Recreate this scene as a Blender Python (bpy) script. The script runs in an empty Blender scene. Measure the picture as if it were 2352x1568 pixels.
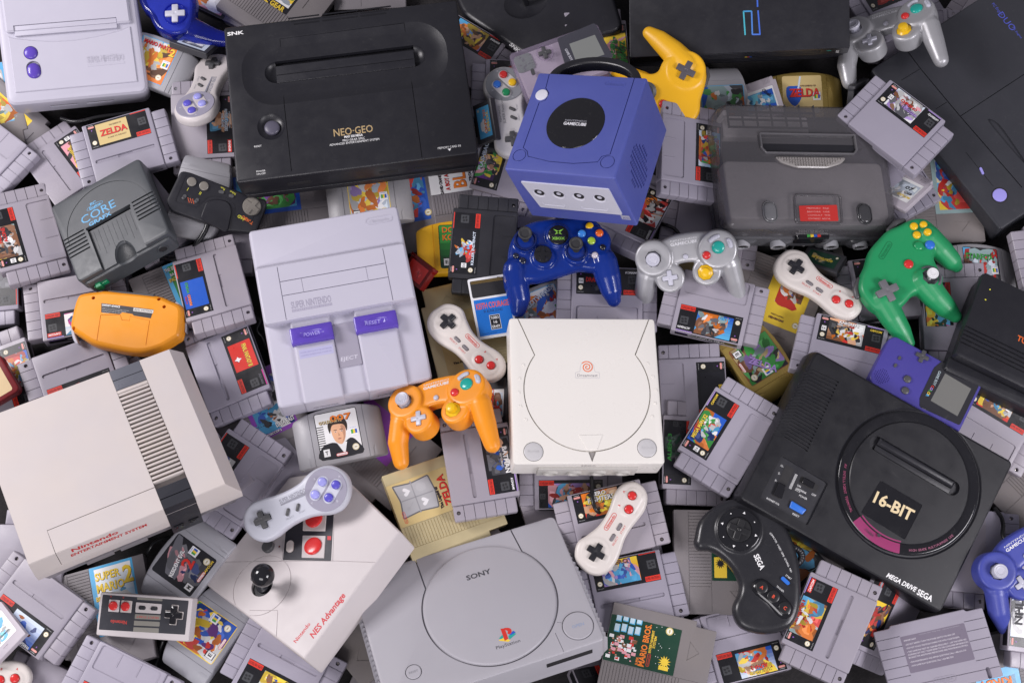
import bpy, bmesh, math, random
import numpy as np
from mathutils import Matrix, Vector
from mathutils.bvhtree import BVHTree

SC = bpy.context.scene
COL = SC.collection
# ------------------------------------------------------------------ camera, lamps, exposure
FPX = 3000.0            # focal length in pixels of a 2352-pixel-wide picture
TILT = math.radians(16)
DIST = 1742.0           # mm from camera to the point (0, 0, 50)
CAM = np.array([0.0, -DIST * math.sin(TILT), DIST * math.cos(TILT) + 50.0])
cd = bpy.data.cameras.new("camera")
cd.sensor_width = 36.0
cd.lens = FPX * 36.0 / 2352.0
cd.clip_start = 0.05
cd.clip_end = 50.0
cam = bpy.data.objects.new("camera", cd)
cam.location = (CAM[0] / 1000, CAM[1] / 1000, CAM[2] / 1000)
cam.rotation_euler = (TILT, 0, 0)
COL.objects.link(cam)
SC.camera = cam

W = bpy.data.worlds.new("World")
SC.world = W
W.use_nodes = True
W.node_tree.nodes["Background"].inputs[0].default_value = (0.93, 0.90, 1.0, 1)
W.node_tree.nodes["Background"].inputs[1].default_value = 0.21


def lamp(name, loc, target, size, power, color):
    l = bpy.data.lights.new(name, 'AREA')
    l.shape = 'RECTANGLE'
    l.size, l.size_y = size
    l.energy = power
    l.color = color
    o = bpy.data.objects.new(name, l)
    o.location = loc
    d = Vector(target) - Vector(loc)
    o.rotation_euler = d.to_track_quat('-Z', 'Y').to_euler()
    COL.objects.link(o)
    return o


lamp('softbox', (-1.75, 0.45, 1.35), (-0.12, -0.1, 0), (0.75, 0.7), 39, (1.0, 0.955, 0.975))
lamp('softbox', (1.7, -0.9, 1.35), (0.1, -0.15, 0), (0.75, 0.7), 30, (0.985, 0.95, 1.0))
lamp('softbox', (-0.5, -1.75, 1.6), (-0.1, -0.2, 0), (1.2, 0.7), 20, (1.0, 0.96, 0.99))
SC.view_settings.view_transform = 'Standard'
SC.view_settings.look = 'None'
SC.view_settings.exposure = 0.0
SC.view_settings.gamma = 1.0
SC.render.film_transparent = False
SC.cycles.max_bounces = 6
SC.cycles.transparent_max_bounces = 12
SC.cycles.use_denoising = True

# ------------------------------------------------------------------ pixel <-> millimetres
Rc = np.array([[1, 0, 0], [0, math.cos(TILT), -math.sin(TILT)], [0, math.sin(TILT), math.cos(TILT)]])


def T(c, r, u, v):      # pixel of tile (c, r) of the enlarged photograph -> 2352-wide pixel
    return (588.0 * c + u / 4.0, (0, 392.2, 784.4, 1176.0)[r] + v / 4.0)


def world(px, z):       # 2352-pixel -> world point (mm) at height z
    d = Rc @ np.array([(px[0] - 1176) / FPX, (784 - px[1]) / FPX, -1.0])
    t = (z - CAM[2]) / d[2]
    return CAM + d * t


def rod_(w):
    t = np.linalg.norm(w)
    if t < 1e-9:
        return np.eye(3)
    k = w / t
    K = np.array([[0, -k[2], k[1]], [k[2], 0, -k[0]], [-k[1], k[0], 0]])
    return np.eye(3) + math.sin(t) * K + (1 - math.cos(t)) * K @ K


def fit(pts, pix, z=30.0, sz=4.0, st=0.10, spx=3.5, t0=(0, 0)):
    """pose (4x4, mm) putting local points on given pixels; priors: base height z, small tilt"""
    X = np.array(pts, float)
    x = np.array(pix, float)
    zt = z + X[:, 2].mean()
    w = np.array([world(q, zt) for q in x])
    if len(X) > 1:
        a = X[:, :2] - X[:, :2].mean(0)
        b = w[:, :2] - w[:, :2].mean(0)
        ang = math.atan2((a[:, 0] * b[:, 1] - a[:, 1] * b[:, 0]).sum(), (a * b).sum())
    else:
        ang = 0
    c, s = math.cos(ang), math.sin(ang)
    Rz = np.array([[c, -s, 0], [s, c, 0], [0, 0, 1]])
    off = (w - (Rz @ X.T).T).mean(0)
    p = np.array([t0[0], t0[1], 0, off[0], off[1], z])

    def res(p):
        # tilt about x,y (world) then yaw correction
        R = rod_(np.array([p[0], p[1], 0])) @ rod_(np.array([0, 0, p[2]])) @ Rz
        Y = (R @ X.T).T + p[3:]
        C = (Rc.T @ (Y - CAM).T).T
        pr = np.c_[1176 + FPX * C[:, 0] / -C[:, 2], 784 - FPX * C[:, 1] / -C[:, 2]]
        return np.r_[((pr - x) / spx).ravel(), (p[0] - t0[0]) / st, (p[1] - t0[1]) / st, (p[5] - z) / sz]
    lam = 1e-2
    r = res(p)
    h = np.array([1e-5, 1e-5, 1e-5, 1e-2, 1e-2, 1e-2])
    for _ in range(60):
        J = np.array([(res(p + np.eye(6)[k] * h[k]) - r) / h[k] for k in range(6)]).T
        A = J.T @ J
        dp = np.linalg.solve(A + lam * np.diag(np.diag(A) + 1e-9), -J.T @ r)
        r2 = res(p + dp)
        if r2 @ r2 < r @ r:
            done = abs(r2 @ r2 - r @ r) < 1e-7
            p, r, lam = p + dp, r2, lam * .4
            if done:
                break
        else:
            lam *= 4
    R = rod_(np.array([p[0], p[1], 0])) @ rod_(np.array([0, 0, p[2]])) @ Rz
    m = Matrix.Identity(4)
    for i in range(3):
        for j in range(3):
            m[i][j] = R[i, j]
        m[i][3] = p[3 + i] / 1000.0
    return m


class Homog:
    """pixel -> local millimetres on an object's top plane, from four corners"""
    def __init__(self, pix, loc):
        A = []
        for (x, y), (u, v) in zip(pix, loc):
            A.append([x, y, 1, 0, 0, 0, -u * x, -u * y, -u])
            A.append([0, 0, 0, x, y, 1, -v * x, -v * y, -v])
        self.H = np.linalg.svd(np.array(A, float))[2][-1].reshape(3, 3)

    def __call__(self, px):
        q = self.H @ np.array([px[0], px[1], 1.0])
        return (q[0] / q[2], q[1] / q[2])


# ------------------------------------------------------------------ materials
def new_mat(name):
    m = bpy.data.materials.new(name)
    m.use_nodes = True
    nt = m.node_tree
    return m, nt, nt.nodes["Principled BSDF"]


def nd(nt, typ, **kw):
    n = nt.nodes.new(typ)
    for k, v in kw.items():
        if k in n.inputs:
            n.inputs[k].default_value = v
        else:
            setattr(n, k, v)
    return n


def plastic(name, col, rough=.42, bump=.25, grain=1400, spec=.5, metal=0.0, var=.05, clear=0.0, coat=0.0, attr=False, tint=None, dust=.06, age=0.0):
    m, nt, b = new_mat(name)
    L = nt.links.new
    tc = nd(nt, 'ShaderNodeTexCoord')
    big = nd(nt, 'ShaderNodeTexNoise', Scale=14.0, Detail=4.0, Roughness=.6)
    L(tc.outputs['Object'], big.inputs['Vector'])
    oi = nd(nt, 'ShaderNodeObjectInfo')
    mr = nd(nt, 'ShaderNodeMapRange')
    mr.inputs['To Min'].default_value = 1 - var
    mr.inputs['To Max'].default_value = 1 + var
    L(big.outputs['Fac'], mr.inputs['Value'])
    mr2 = nd(nt, 'ShaderNodeMapRange')
    mr2.inputs['To Min'].default_value = 1 - var * .8
    mr2.inputs['To Max'].default_value = 1 + var * .8
    L(oi.outputs['Random'], mr2.inputs['Value'])
    mu = nd(nt, 'ShaderNodeMath', operation='MULTIPLY')
    L(mr.outputs['Result'], mu.inputs[0])
    L(mr2.outputs['Result'], mu.inputs[1])
    vm = nd(nt, 'ShaderNodeVectorMath', operation='SCALE')
    if attr:
        at = nd(nt, 'ShaderNodeAttribute', attribute_name='Col')
        L(at.outputs['Color'], vm.inputs[0])
    else:
        vm.inputs[0].default_value = col[:3]
    L(mu.outputs[0], vm.inputs['Scale'])
    # faint scuffs and dust, and a little uneven ageing from piece to piece
    sc = nd(nt, 'ShaderNodeTexNoise', Scale=120.0, Detail=9.0, Roughness=.75, Distortion=1.2)
    L(tc.outputs['Object'], sc.inputs['Vector'])
    ms = nd(nt, 'ShaderNodeMapRange')
    ms.inputs['From Min'].default_value = .58
    ms.inputs['From Max'].default_value = .78
    ms.inputs['To Max'].default_value = dust
    L(sc.outputs['Fac'], ms.inputs['Value'])
    mxd = nd(nt, 'ShaderNodeMix', data_type='RGBA')
    mxd.inputs[7].default_value = (.45, .43, .40, 1)
    L(ms.outputs['Result'], mxd.inputs[0])
    L(vm.outputs['Vector'], mxd.inputs[6])
    last = mxd.outputs[2]
    if age > 0:
        fr = nd(nt, 'ShaderNodeMath', operation='MULTIPLY')
        fr.inputs[1].default_value = 7.31
        L(oi.outputs['Random'], fr.inputs[0])
        f2 = nd(nt, 'ShaderNodeMath', operation='FRACT')
        L(fr.outputs[0], f2.inputs[0])
        f3 = nd(nt, 'ShaderNodeMath', operation='MULTIPLY')
        f3.inputs[1].default_value = age
        L(f2.outputs[0], f3.inputs[0])
        f4 = nd(nt, 'ShaderNodeMath', operation='MULTIPLY')
        L(f3.outputs[0], f4.inputs[0])
        L(big.outputs['Fac'], f4.inputs[1])
        ag = nd(nt, 'ShaderNodeMix', data_type='RGBA', blend_type='MULTIPLY')
        ag.inputs[7].default_value = (1, .90, .66, 1)
        L(f4.outputs[0], ag.inputs[0])
        L(last, ag.inputs[6])
        last = ag.outputs[2]
    L(last, b.inputs['Base Color'])
    # roughness smudges
    sm = nd(nt, 'ShaderNodeTexNoise', Scale=38.0, Detail=5.0, Roughness=.65)
    L(tc.outputs['Object'], sm.inputs['Vector'])
    mr3 = nd(nt, 'ShaderNodeMapRange')
    mr3.inputs['From Min'].default_value = .3
    mr3.inputs['From Max'].default_value = .7
    mr3.inputs['To Min'].default_value = max(.02, rough - .07)
    mr3.inputs['To Max'].default_value = rough + .09
    L(sm.outputs['Fac'], mr3.inputs['Value'])
    L(mr3.outputs['Result'], b.inputs['Roughness'])
    b.inputs['Specular IOR Level'].default_value = spec
    b.inputs['Metallic'].default_value = metal
    b.inputs['Coat Weight'].default_value = coat
    b.inputs['Coat Roughness'].default_value = .08
    if bump > 0:
        gr = nd(nt, 'ShaderNodeTexNoise', Scale=float(grain), Detail=2.0)
        L(tc.outputs['Object'], gr.inputs['Vector'])
        bp = nd(nt, 'ShaderNodeBump', Strength=bump, Distance=.00025)
        L(gr.outputs['Fac'], bp.inputs['Height'])
        L(bp.outputs['Normal'], b.inputs['Normal'])
    if clear > 0:       # see-through tinted plastic
        out = nt.nodes['Material Output']
        tr = nd(nt, 'ShaderNodeBsdfTransparent')
        tr.inputs[0].default_value = tuple(tint or col[:3]) + (1,)
        mx = nd(nt, 'ShaderNodeMixShader')
        mx.inputs[0].default_value = clear
        L(b.outputs[0], mx.inputs[1])
        L(tr.outputs[0], mx.inputs[2])
        L(mx.outputs[0], out.inputs['Surface'])
    return m


def srgb(r, g, b):      # 0-255 as seen in print -> linear
    f = lambda c: (c / 255 / 12.92) if c / 255 <= .04045 else ((c / 255 + .055) / 1.055) ** 2.4
    return (f(r), f(g), f(b))


PRINT = plastic('printed_label', (1, 1, 1), rough=.32, bump=.06, grain=700, var=.03, attr=True)
MATTE = plastic('printed_ink', (1, 1, 1), rough=.5, bump=0, var=.0, attr=True)
MATS = {}


def mat(name, col=None, **kw):
    if name not in MATS:
        MATS[name] = plastic(name, col, **kw)
    return MATS[name]


# ------------------------------------------------------------------ mesh kit (all millimetres)
def rrect(x0, x1, y0, y1, r=0.0, seg=4):
    if r <= 0:
        return [(x0, y0), (x1, y0), (x1, y1), (x0, y1)]
    r = min(r, (x1 - x0) / 2 - 1e-3, (y1 - y0) / 2 - 1e-3)
    out = []
    for cx, cy, a in ((x1 - r, y0 + r, -90), (x1 - r, y1 - r, 0), (x0 + r, y1 - r, 90), (x0 + r, y0 + r, 180)):
        for k in range(seg + 1):
            t = math.radians(a + 90 * k / seg)
            out.append((cx + r * math.cos(t), cy + r * math.sin(t)))
    return out


def circ(cx, cy, r, n=28, ry=None, a0=0.0, a1=360.0):
    ry = r if ry is None else ry
    if a1 - a0 >= 360:
        return [(cx + r * math.cos(2 * math.pi * k / n + math.radians(a0)), cy + ry * math.sin(2 * math.pi * k / n + math.radians(a0))) for k in range(n)]
    return [(cx + r * math.cos(math.radians(a0 + (a1 - a0) * k / n)), cy + ry * math.sin(math.radians(a0 + (a1 - a0) * k / n))) for k in range(n + 1)]


def area(p):
    return sum(p[i - 1][0] * p[i][1] - p[i][0] * p[i - 1][1] for i in range(len(p))) / 2


def ccw(p):
    p = [tuple(q[:2]) for q in p]
    return p if area(p) > 0 else p[::-1]


def rpoly(pts, r, seg=4):
    """polygon with rounded corners; r one radius or one per point"""
    pts = ccw(pts)
    n = len(pts)
    out = []
    for i in range(n):
        a, b, c = Vector(pts[i - 1]), Vector(pts[i]), Vector(pts[(i + 1) % n])
        ri = r[i] if isinstance(r, (list, tuple)) else r
        u, w = (a - b), (c - b)
        lu, lw = u.length, w.length
        if ri <= 0 or lu < 1e-6 or lw < 1e-6:
            out.append(tuple(b))
            continue
        d = min(ri, lu * .48, lw * .48)
        p0, p2 = b + u / lu * d, b + w / lw * d
        for k in range(seg + 1):
            t = k / seg
            q = p0 * (1 - t) ** 2 + b * 2 * t * (1 - t) + p2 * t * t
            out.append((q.x, q.y))
    return out


def spl(pts, k=5):
    """closed Catmull-Rom through the points"""
    pts = [np.array(p[:2], float) for p in pts]
    n = len(pts)
    out = []
    for i in range(n):
        p0, p1, p2, p3 = pts[i - 1], pts[i], pts[(i + 1) % n], pts[(i + 2) % n]
        for j in range(k):
            t = j / k
            q = .5 * ((2 * p1) + (-p0 + p2) * t + (2 * p0 - 5 * p1 + 4 * p2 - p3) * t * t + (-p0 + 3 * p1 - 3 * p2 + p3) * t ** 3)
            out.append((q[0], q[1]))
    return ccw(out)


def inset(p, d):
    if abs(d) < 1e-9:
        return list(p)
    n = len(p)
    out = []
    for i in range(n):
        a, b, c = p[i - 1], p[i], p[(i + 1) % n]
        e1 = (b[0] - a[0], b[1] - a[1])
        e2 = (c[0] - b[0], c[1] - b[1])
        l1, l2 = math.hypot(*e1) or 1e-9, math.hypot(*e2) or 1e-9
        n1 = (-e1[1] / l1, e1[0] / l1)
        n2 = (-e2[1] / l2, e2[0] / l2)
        k = max(.25, 1 + n1[0] * n2[0] + n1[1] * n2[1])
        out.append([b[0] + d * (n1[0] + n2[0]) / k, b[1] + d * (n1[1] + n2[1]) / k])
    # runs of edges that turned over shrink to one point
    for _ in range(4):
        bad = []
        for i in range(n):
            j = (i + 1) % n
            ox, oy = p[j][0] - p[i][0], p[j][1] - p[i][1]
            nx, ny = out[j][0] - out[i][0], out[j][1] - out[i][1]
            bad.append(ox * nx + oy * ny < -1e-9)
        if not any(bad) or all(bad):
            break
        i0 = next(i for i in range(n) if not bad[i])
        run = []
        for k in range(n + 1):
            i = (i0 + 1 + k) % n
            if bad[i] and k < n:
                run.append(i)
            elif run:
                ids = run + [(run[-1] + 1) % n]
                cx = sum(out[q][0] for q in ids) / len(ids)
                cy = sum(out[q][1] for q in ids) / len(ids)
                for q in ids:
                    out[q] = [cx, cy]
                run = []
    return [tuple(q) for q in out]


_txt = {}
# printed or moulded marks of one thing that stand well apart become parts of their own (gap in mm)
APART = dict(lettering=5, controller_port=3, grey_band=3, bumps=2, side_teeth=20, vent_slots=6, socket=3, control_recesses=2, stick_wells=4, front_slots=9, emblem=12,
             port_sockets=2, port_rims=2, embossed_badge=6, inner_shield=2, grip_band=9, plain=3)



def text_mesh(s, bold, shear):
    key = (s, bold, shear)
    if key not in _txt:
        c = bpy.data.curves.new('t', 'FONT')
        c.body = s
        c.size = 1.0
        c.shear = shear
        c.offset = min(bold, .028)
        c.resolution_u = 2
        o = bpy.data.objects.new('t', c)
        me = o.to_mesh()
        v = [(p.co.x, p.co.y) for p in me.vertices]
        f = [tuple(q.vertices) for q in me.polygons]
        o.to_mesh_clear()
        bpy.data.objects.remove(o)
        bpy.data.curves.remove(c)
        _txt[key] = (v, f)
    return _txt[key]


class M:
    def __init__(self, *mats):
        self.v, self.f, self.mi, self.c = [], [], [], []
        self.mats = [MATS[m] if isinstance(m, str) else m for m in mats]

    def slot(self, m):
        if m is None:
            return 0
        if isinstance(m, int):
            return m
        if isinstance(m, str):
            m = MATS[m]
        if m not in self.mats:
            self.mats.append(m)
        return self.mats.index(m)

    def add(self, vs, fs, m=None, col=(1, 1, 1)):
        o = len(self.v)
        s = self.slot(m)
        self.v.extend(vs)
        for f in fs:
            self.f.append(tuple(i + o for i in f))
            self.mi.append(s)
            self.c.append(col)

    def rings(self, rs, m=None, col=(1, 1, 1), cap0=True, cap1=True, closed=True):
        n = len(rs[0])
        vs = [tuple(p) for r in rs for p in r]
        fs = []
        for k in range(len(rs) - 1):
            for i in range(n if closed else n - 1):
                j = (i + 1) % n
                fs.append((k * n + i, k * n + j, (k + 1) * n + j, (k + 1) * n + i))
        if cap0:
            fs.append(tuple(range(n))[::-1])
        if cap1:
            fs.append(tuple((len(rs) - 1) * n + i for i in range(n)))
        self.add(vs, fs, m, col)

    def prof(self, poly, prof, m=None, col=(1, 1, 1), base=True):
        """extrusion of a polygon through (inset, z) steps"""
        poly = ccw(poly)
        self.rings([[(x, y, z) for x, y in inset(poly, d)] for d, z in prof], m, col, cap0=base)
        return self

    def prism(self, poly, z0, z1, b=0.0, m=None, col=(1, 1, 1), seg=3, bb=None):
        pr = []
        bb = b * .5 if bb is None else bb
        if bb > 0:
            pr += [(bb, z0), (0, z0 + bb)]
        else:
            pr += [(0, z0)]
        if b > 0:
            for k in range(seg + 1):
                t = math.pi / 2 * k / seg
                pr.append((b * (1 - math.cos(t)), z1 - b + b * math.sin(t)))
        else:
            pr.append((0, z1))
        return self.prof(poly, pr, m, col)

    def box(self, x0, x1, y0, y1, z0, z1, b=0.0, r=None, m=None, col=(1, 1, 1)):
        return self.prism(rrect(x0, x1, y0, y1, (b if r is None else r)), z0, z1, b, m, col)

    def cyl(self, cx, cy, r, z0, z1, b=0.0, m=None, col=(1, 1, 1), n=28, ry=None):
        return self.prism(circ(cx, cy, r, n, ry), z0, z1, b, m, col)

    def dome(self, poly, z0, h, m=None, col=(1, 1, 1), seg=5, wall=0.0, flat=0.15):
        """button: wall then a soft crown"""
        poly = ccw(poly)
        xs = [p[0] for p in poly]
        ys = [p[1] for p in poly]
        R = min(max(xs) - min(xs), max(ys) - min(ys)) / 2 * (1 - flat)
        pr = [(0, z0 - .01), (0, z0 + wall)]
        for k in range(1, seg + 1):
            t = math.pi / 2 * k / seg
            pr.append((R * (1 - math.cos(t)), z0 + wall + h * math.sin(t)))
        return self.prof(poly, pr, m, col)

    def flat(self, poly, z, m=None, col=(1, 1, 1)):
        poly = ccw(poly)
        self.add([(x, y, z) for x, y in poly], [tuple(range(len(poly)))], m, col)
        return self

    def ringflat(self, outer, inner, z, m=None, col=(1, 1, 1)):
        outer, inner = ccw(outer), ccw(inner)
        n = len(outer)
        self.add([(x, y, z) for x, y in outer] + [(x, y, z) for x, y in inner],
                 [(i, (i + 1) % n, n + (i + 1) % n, n + i) for i in range(n)], m, col)
        return self

    def ringwall(self, poly, w, z0, z1, m=None, col=(1, 1, 1), b=.0):
        """a raised closed band of width w along a polygon, inside it"""
        poly = ccw(poly)
        q = [[(x, y, z) for x, y in inset(poly, d)] for d, z in ((0, z0), (0, z1 - b), (b, z1), (w - b, z1), (w, z1 - b), (w, z0))]
        self.rings(q, m, col, cap0=False, cap1=False)
        return self

    def line(self, pts, w, z, m=None, col=(1, 1, 1), closed=False):
        """flat printed stroke"""
        pts = list(pts) + ([pts[0]] if closed else [])
        for a, b in zip(pts[:-1], pts[1:]):
            d = math.hypot(b[0] - a[0], b[1] - a[1])
            if d < 1e-6:
                continue
            nx, ny = -(b[1] - a[1]) / d * w / 2, (b[0] - a[0]) / d * w / 2
            self.flat([(a[0] - nx, a[1] - ny), (b[0] - nx, b[1] - ny), (b[0] + nx, b[1] + ny), (a[0] + nx, a[1] + ny)], z, m, col)
        return self

    def bar(self, a, b, w, z0, z1, m=None, col=(1, 1, 1), r=0.0):
        """solid bar from a to b (also used as a cutter)"""
        d = math.hypot(b[0] - a[0], b[1] - a[1]) or 1e-6
        ux, uy = (b[0] - a[0]) / d, (b[1] - a[1]) / d
        nx, ny = -uy * w / 2, ux * w / 2
        if r > 0:
            base = rrect(0, d, -w / 2, w / 2, r, 5)
            poly = [(a[0] + ux * x - uy * y, a[1] + uy * x + ux * y) for x, y in base]
        else:
            poly = [(a[0] - nx, a[1] - ny), (b[0] - nx, b[1] - ny), (b[0] + nx, b[1] + ny), (a[0] + nx, a[1] + ny)]
        self.prism(poly, z0, z1, 0, m, col)
        return self

    def groove(self, pts, w, z0, z1, m=None, closed=False):
        """cutter along a polyline, mitred strip"""
        P_ = [np.array(p[:2], float) for p in pts]
        n = len(P_)
        L, R_ = [], []
        for i in range(n):
            a = P_[i - 1] if (i > 0 or closed) else P_[i]
            c = P_[(i + 1) % n] if (i < n - 1 or closed) else P_[i]
            t = c - a
            t = t / (np.linalg.norm(t) or 1)
            nr = np.array([-t[1], t[0]]) * w / 2
            L.append(P_[i] + nr)
            R_.append(P_[i] - nr)
        m_ = self.slot(m)
        o = len(self.v)
        for i in range(n):
            for q, z in ((L[i], z0), (R_[i], z0), (R_[i], z1), (L[i], z1)):
                self.v.append((q[0], q[1], z))
        k = n if closed else n - 1
        for i in range(k):
            a, b = o + 4 * i, o + 4 * ((i + 1) % n)
            for s in range(4):
                s2 = (s + 1) % 4
                self.f.append((a + s, b + s, b + s2, a + s2))
                self.mi.append(m_)
                self.c.append((1, 1, 1))
        if not closed:
            self.f.append((o, o + 1, o + 2, o + 3))
            self.mi.append(m_)
            self.c.append((1, 1, 1))
            e = o + 4 * (n - 1)
            self.f.append((e + 3, e + 2, e + 1, e))
            self.mi.append(m_)
            self.c.append((1, 1, 1))
        return self

    def ell(self, c, r, m=None, col=(1, 1, 1), n=20, k=10, rot=0.0):
        ca, sa = math.cos(rot), math.sin(rot)
        rs = []
        for j in range(1, k):
            t = -math.pi / 2 + math.pi * j / k
            rs.append([(c[0] + r[0] * math.cos(t) * math.cos(2 * math.pi * i / n) * ca - r[1] * math.cos(t) * math.sin(2 * math.pi * i / n) * sa,
                        c[1] + r[0] * math.cos(t) * math.cos(2 * math.pi * i / n) * sa + r[1] * math.cos(t) * math.sin(2 * math.pi * i / n) * ca,
                        c[2] + r[2] * math.sin(t)) for i in range(n)])
        self.rings(rs, m, col)
        return self

    def horn(self, pts, m=None, col=(1, 1, 1), n=18, zs=1.0):
        """tapered round limb through (x, y, z, r) points, with round ends"""
        P_ = [np.array(p, float) for p in pts]
        d0 = P_[0][:3] - P_[1][:3]
        d0 /= np.linalg.norm(d0)
        d1 = P_[-1][:3] - P_[-2][:3]
        d1 /= np.linalg.norm(d1)
        seq = []
        for t in (80, 55, 30):
            a = math.radians(t)
            seq.append((P_[0][:3] + d0 * P_[0][3] * math.sin(a), P_[0][3] * math.cos(a), -d0))
        for i, p in enumerate(P_):
            a = P_[max(0, i - 1)][:3]
            b = P_[min(len(P_) - 1, i + 1)][:3]
            t = (b - a) / (np.linalg.norm(b - a) or 1)
            seq.append((p[:3], p[3], t))
        for t in (30, 55, 80):
            a = math.radians(t)
            seq.append((P_[-1][:3] + d1 * P_[-1][3] * math.sin(a), P_[-1][3] * math.cos(a), d1))
        rs = []
        for c, r, t in seq:
            s = np.cross(t, [0, 0, 1.0])
            if np.linalg.norm(s) < 1e-3:
                s = np.array([1.0, 0, 0])
            s /= np.linalg.norm(s)
            u = np.cross(s, t)
            rs.append([tuple(c + s * r * math.cos(2 * math.pi * i / n) + u * r * zs * math.sin(2 * math.pi * i / n)) for i in range(n)])
        self.rings(rs, m, col)
        return self

    def text(self, s, x, y, z, h, m=None, col=(1, 1, 1), ang=0.0, w=None, al='c', bold=0.0, shear=0.0, ext=0.0, sx=1.0):
        """h = cap height, w = forced width"""
        vs, fs = text_mesh(s, bold if h > 2.6 else 0.0, shear)
        if not vs:
            return self
        k = h / .72
        xs = [p[0] for p in vs]
        x0, x1 = min(xs), max(xs)
        kx = k * sx if w is None else w / max(1e-6, x1 - x0)
        ox = {'c': (x0 + x1) / 2, 'l': x0, 'r': x1}[al]
        oy = .36
        ca, sa = math.cos(math.radians(ang)), math.sin(math.radians(ang))
        out = []
        for px, py in vs:
            a, b = (px - ox) * kx, (py - oy) * k
            out.append((x + a * ca - b * sa, y + a * sa + b * ca, z))
        self.add(out, fs, m, col)
        return self

    # ---- evaluate helpers
    def _temp(self, clean=False):
        me = bpy.data.meshes.new('tmp')
        me.from_pydata(self.v, [], self.f)
        for m in self.mats:
            me.materials.append(m)
        if self.mats:
            me.polygons.foreach_set('material_index', self.mi)
        me.update()
        if clean:
            bm = bmesh.new()
            bm.from_mesh(me)
            bmesh.ops.remove_doubles(bm, verts=bm.verts, dist=.004)
            bmesh.ops.dissolve_degenerate(bm, edges=bm.edges, dist=.002)
            bmesh.ops.recalc_face_normals(bm, faces=bm.faces)
            bm.to_mesh(me)
            bm.free()
        o = bpy.data.objects.new('tmp', me)
        COL.objects.link(o)
        return o

    def _load(self, o, extra=()):
        dg = bpy.context.evaluated_depsgraph_get()
        ev = o.evaluated_get(dg)
        me = ev.to_mesh()
        self.v = [tuple(p.co) for p in me.vertices]
        self.f = [tuple(p.vertices) for p in me.polygons]
        self.mi = [min(p.material_index, max(0, len(self.mats) - 1)) for p in me.polygons]
        self.c = [(1, 1, 1)] * len(self.f)
        ev.to_mesh_clear()
        for q in (o,) + tuple(extra):
            d = q.data
            bpy.data.objects.remove(q)
            bpy.data.meshes.remove(d)
        return self

    def cut(self, cutter, op='DIFFERENCE'):
        for m in self.mats:
            if m not in cutter.mats:
                cutter.mats.append(m)
        for m in cutter.mats:
            if m not in self.mats:
                self.mats.append(m)
        cutter.mi = [self.mats.index(cutter.mats[i]) for i in cutter.mi]
        cutter.mats = self.mats
        out = ([], [], [], [])
        bb = lambda v: [(min(p[k] for p in v), max(p[k] for p in v)) for k in range(3)]
        cis = [(c, bb(c.v)) for c in cutter.islands()]
        for isl in self.islands():
            q = bb(isl.v)
            hit = [c for c, r in cis if all(r[k][0] < q[k][1] and r[k][1] > q[k][0] for k in range(3))]
            # pieces of the cutter that touch each other go in separate passes
            while hit:
                now, rest, boxes = M(), [], []
                now.mats = self.mats
                for c in hit:
                    r = bb(c.v)
                    if any(all(r[k][0] < t[k][1] + .01 and r[k][1] > t[k][0] - .01 for k in range(3)) for t in boxes):
                        rest.append(c)
                        continue
                    boxes.append(r)
                    k0 = len(now.v)
                    now.v += c.v
                    now.f += [tuple(i + k0 for i in f) for f in c.f]
                    now.mi += c.mi
                    now.c += c.c
                hit = rest
                a, b = isl._temp(True), now._temp(True)
                md = a.modifiers.new('b', 'BOOLEAN')
                md.operation = op
                md.solver = 'EXACT'
                md.object = b
                bk = (isl.v, isl.f, isl.mi, isl.c)
                isl._load(a, (b,))
                if len(isl.f) < 4:
                    import traceback
                    print('BOOL EMPTY', [f.lineno for f in traceback.extract_stack()][-2], q)
                    isl.v, isl.f, isl.mi, isl.c = bk
            q2 = bb(isl.v)
            if any(abs(q2[k][j] - q[k][j]) > .3 + .1 * (q[k][1] - q[k][0]) for k in range(2) for j in range(2)):
                print('BOOL BOX CHANGED', q, q2)
            k = len(out[0])
            out[0].extend(isl.v)
            out[1].extend(tuple(i + k for i in f) for f in isl.f)
            out[2].extend(isl.mi)
            out[3].extend([(1, 1, 1)] * len(isl.f))
        self.v, self.f, self.mi, self.c = out
        return self

    def islands(self):
        par = list(range(len(self.v)))

        def root(i):
            while par[i] != i:
                par[i] = par[par[i]]
                i = par[i]
            return i
        for f in self.f:
            r0 = root(f[0])
            for i in f[1:]:
                par[root(i)] = r0
        groups = {}
        for k, f in enumerate(self.f):
            groups.setdefault(root(f[0]), []).append(k)
        res = []
        for ks in groups.values():
            m = M()
            m.mats = self.mats
            mp = {}
            for k in ks:
                ff = []
                for i in self.f[k]:
                    if i not in mp:
                        mp[i] = len(m.v)
                        m.v.append(self.v[i])
                    ff.append(mp[i])
                m.f.append(tuple(ff))
                m.mi.append(self.mi[k])
                m.c.append(self.c[k])
            res.append(m)
        return res

    def blob(self, vox=1.3, smooth=6, fac=.6):
        o = self._temp()
        md = o.modifiers.new('r', 'REMESH')
        md.mode = 'VOXEL'
        md.voxel_size = vox
        md2 = o.modifiers.new('s', 'SMOOTH')
        md2.factor = fac
        md2.iterations = smooth
        return self._load(o)

    def bvh(self):
        self._b = BVHTree.FromPolygons([Vector(p) for p in self.v], self.f)
        return self

    def top(self, x, y, d=0.0):
        h = self._b.ray_cast(Vector((x, y, 500)), Vector((0, 0, -1)))
        return (h[0].z if h[0] else 0.0) + d

    def drape(self, b, off=.06):
        """lay this part's flat printing on another mesh's surface"""
        self.v = [(x, y, b.top(x, y, off)) for x, y, z in self.v]
        return self

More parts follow.
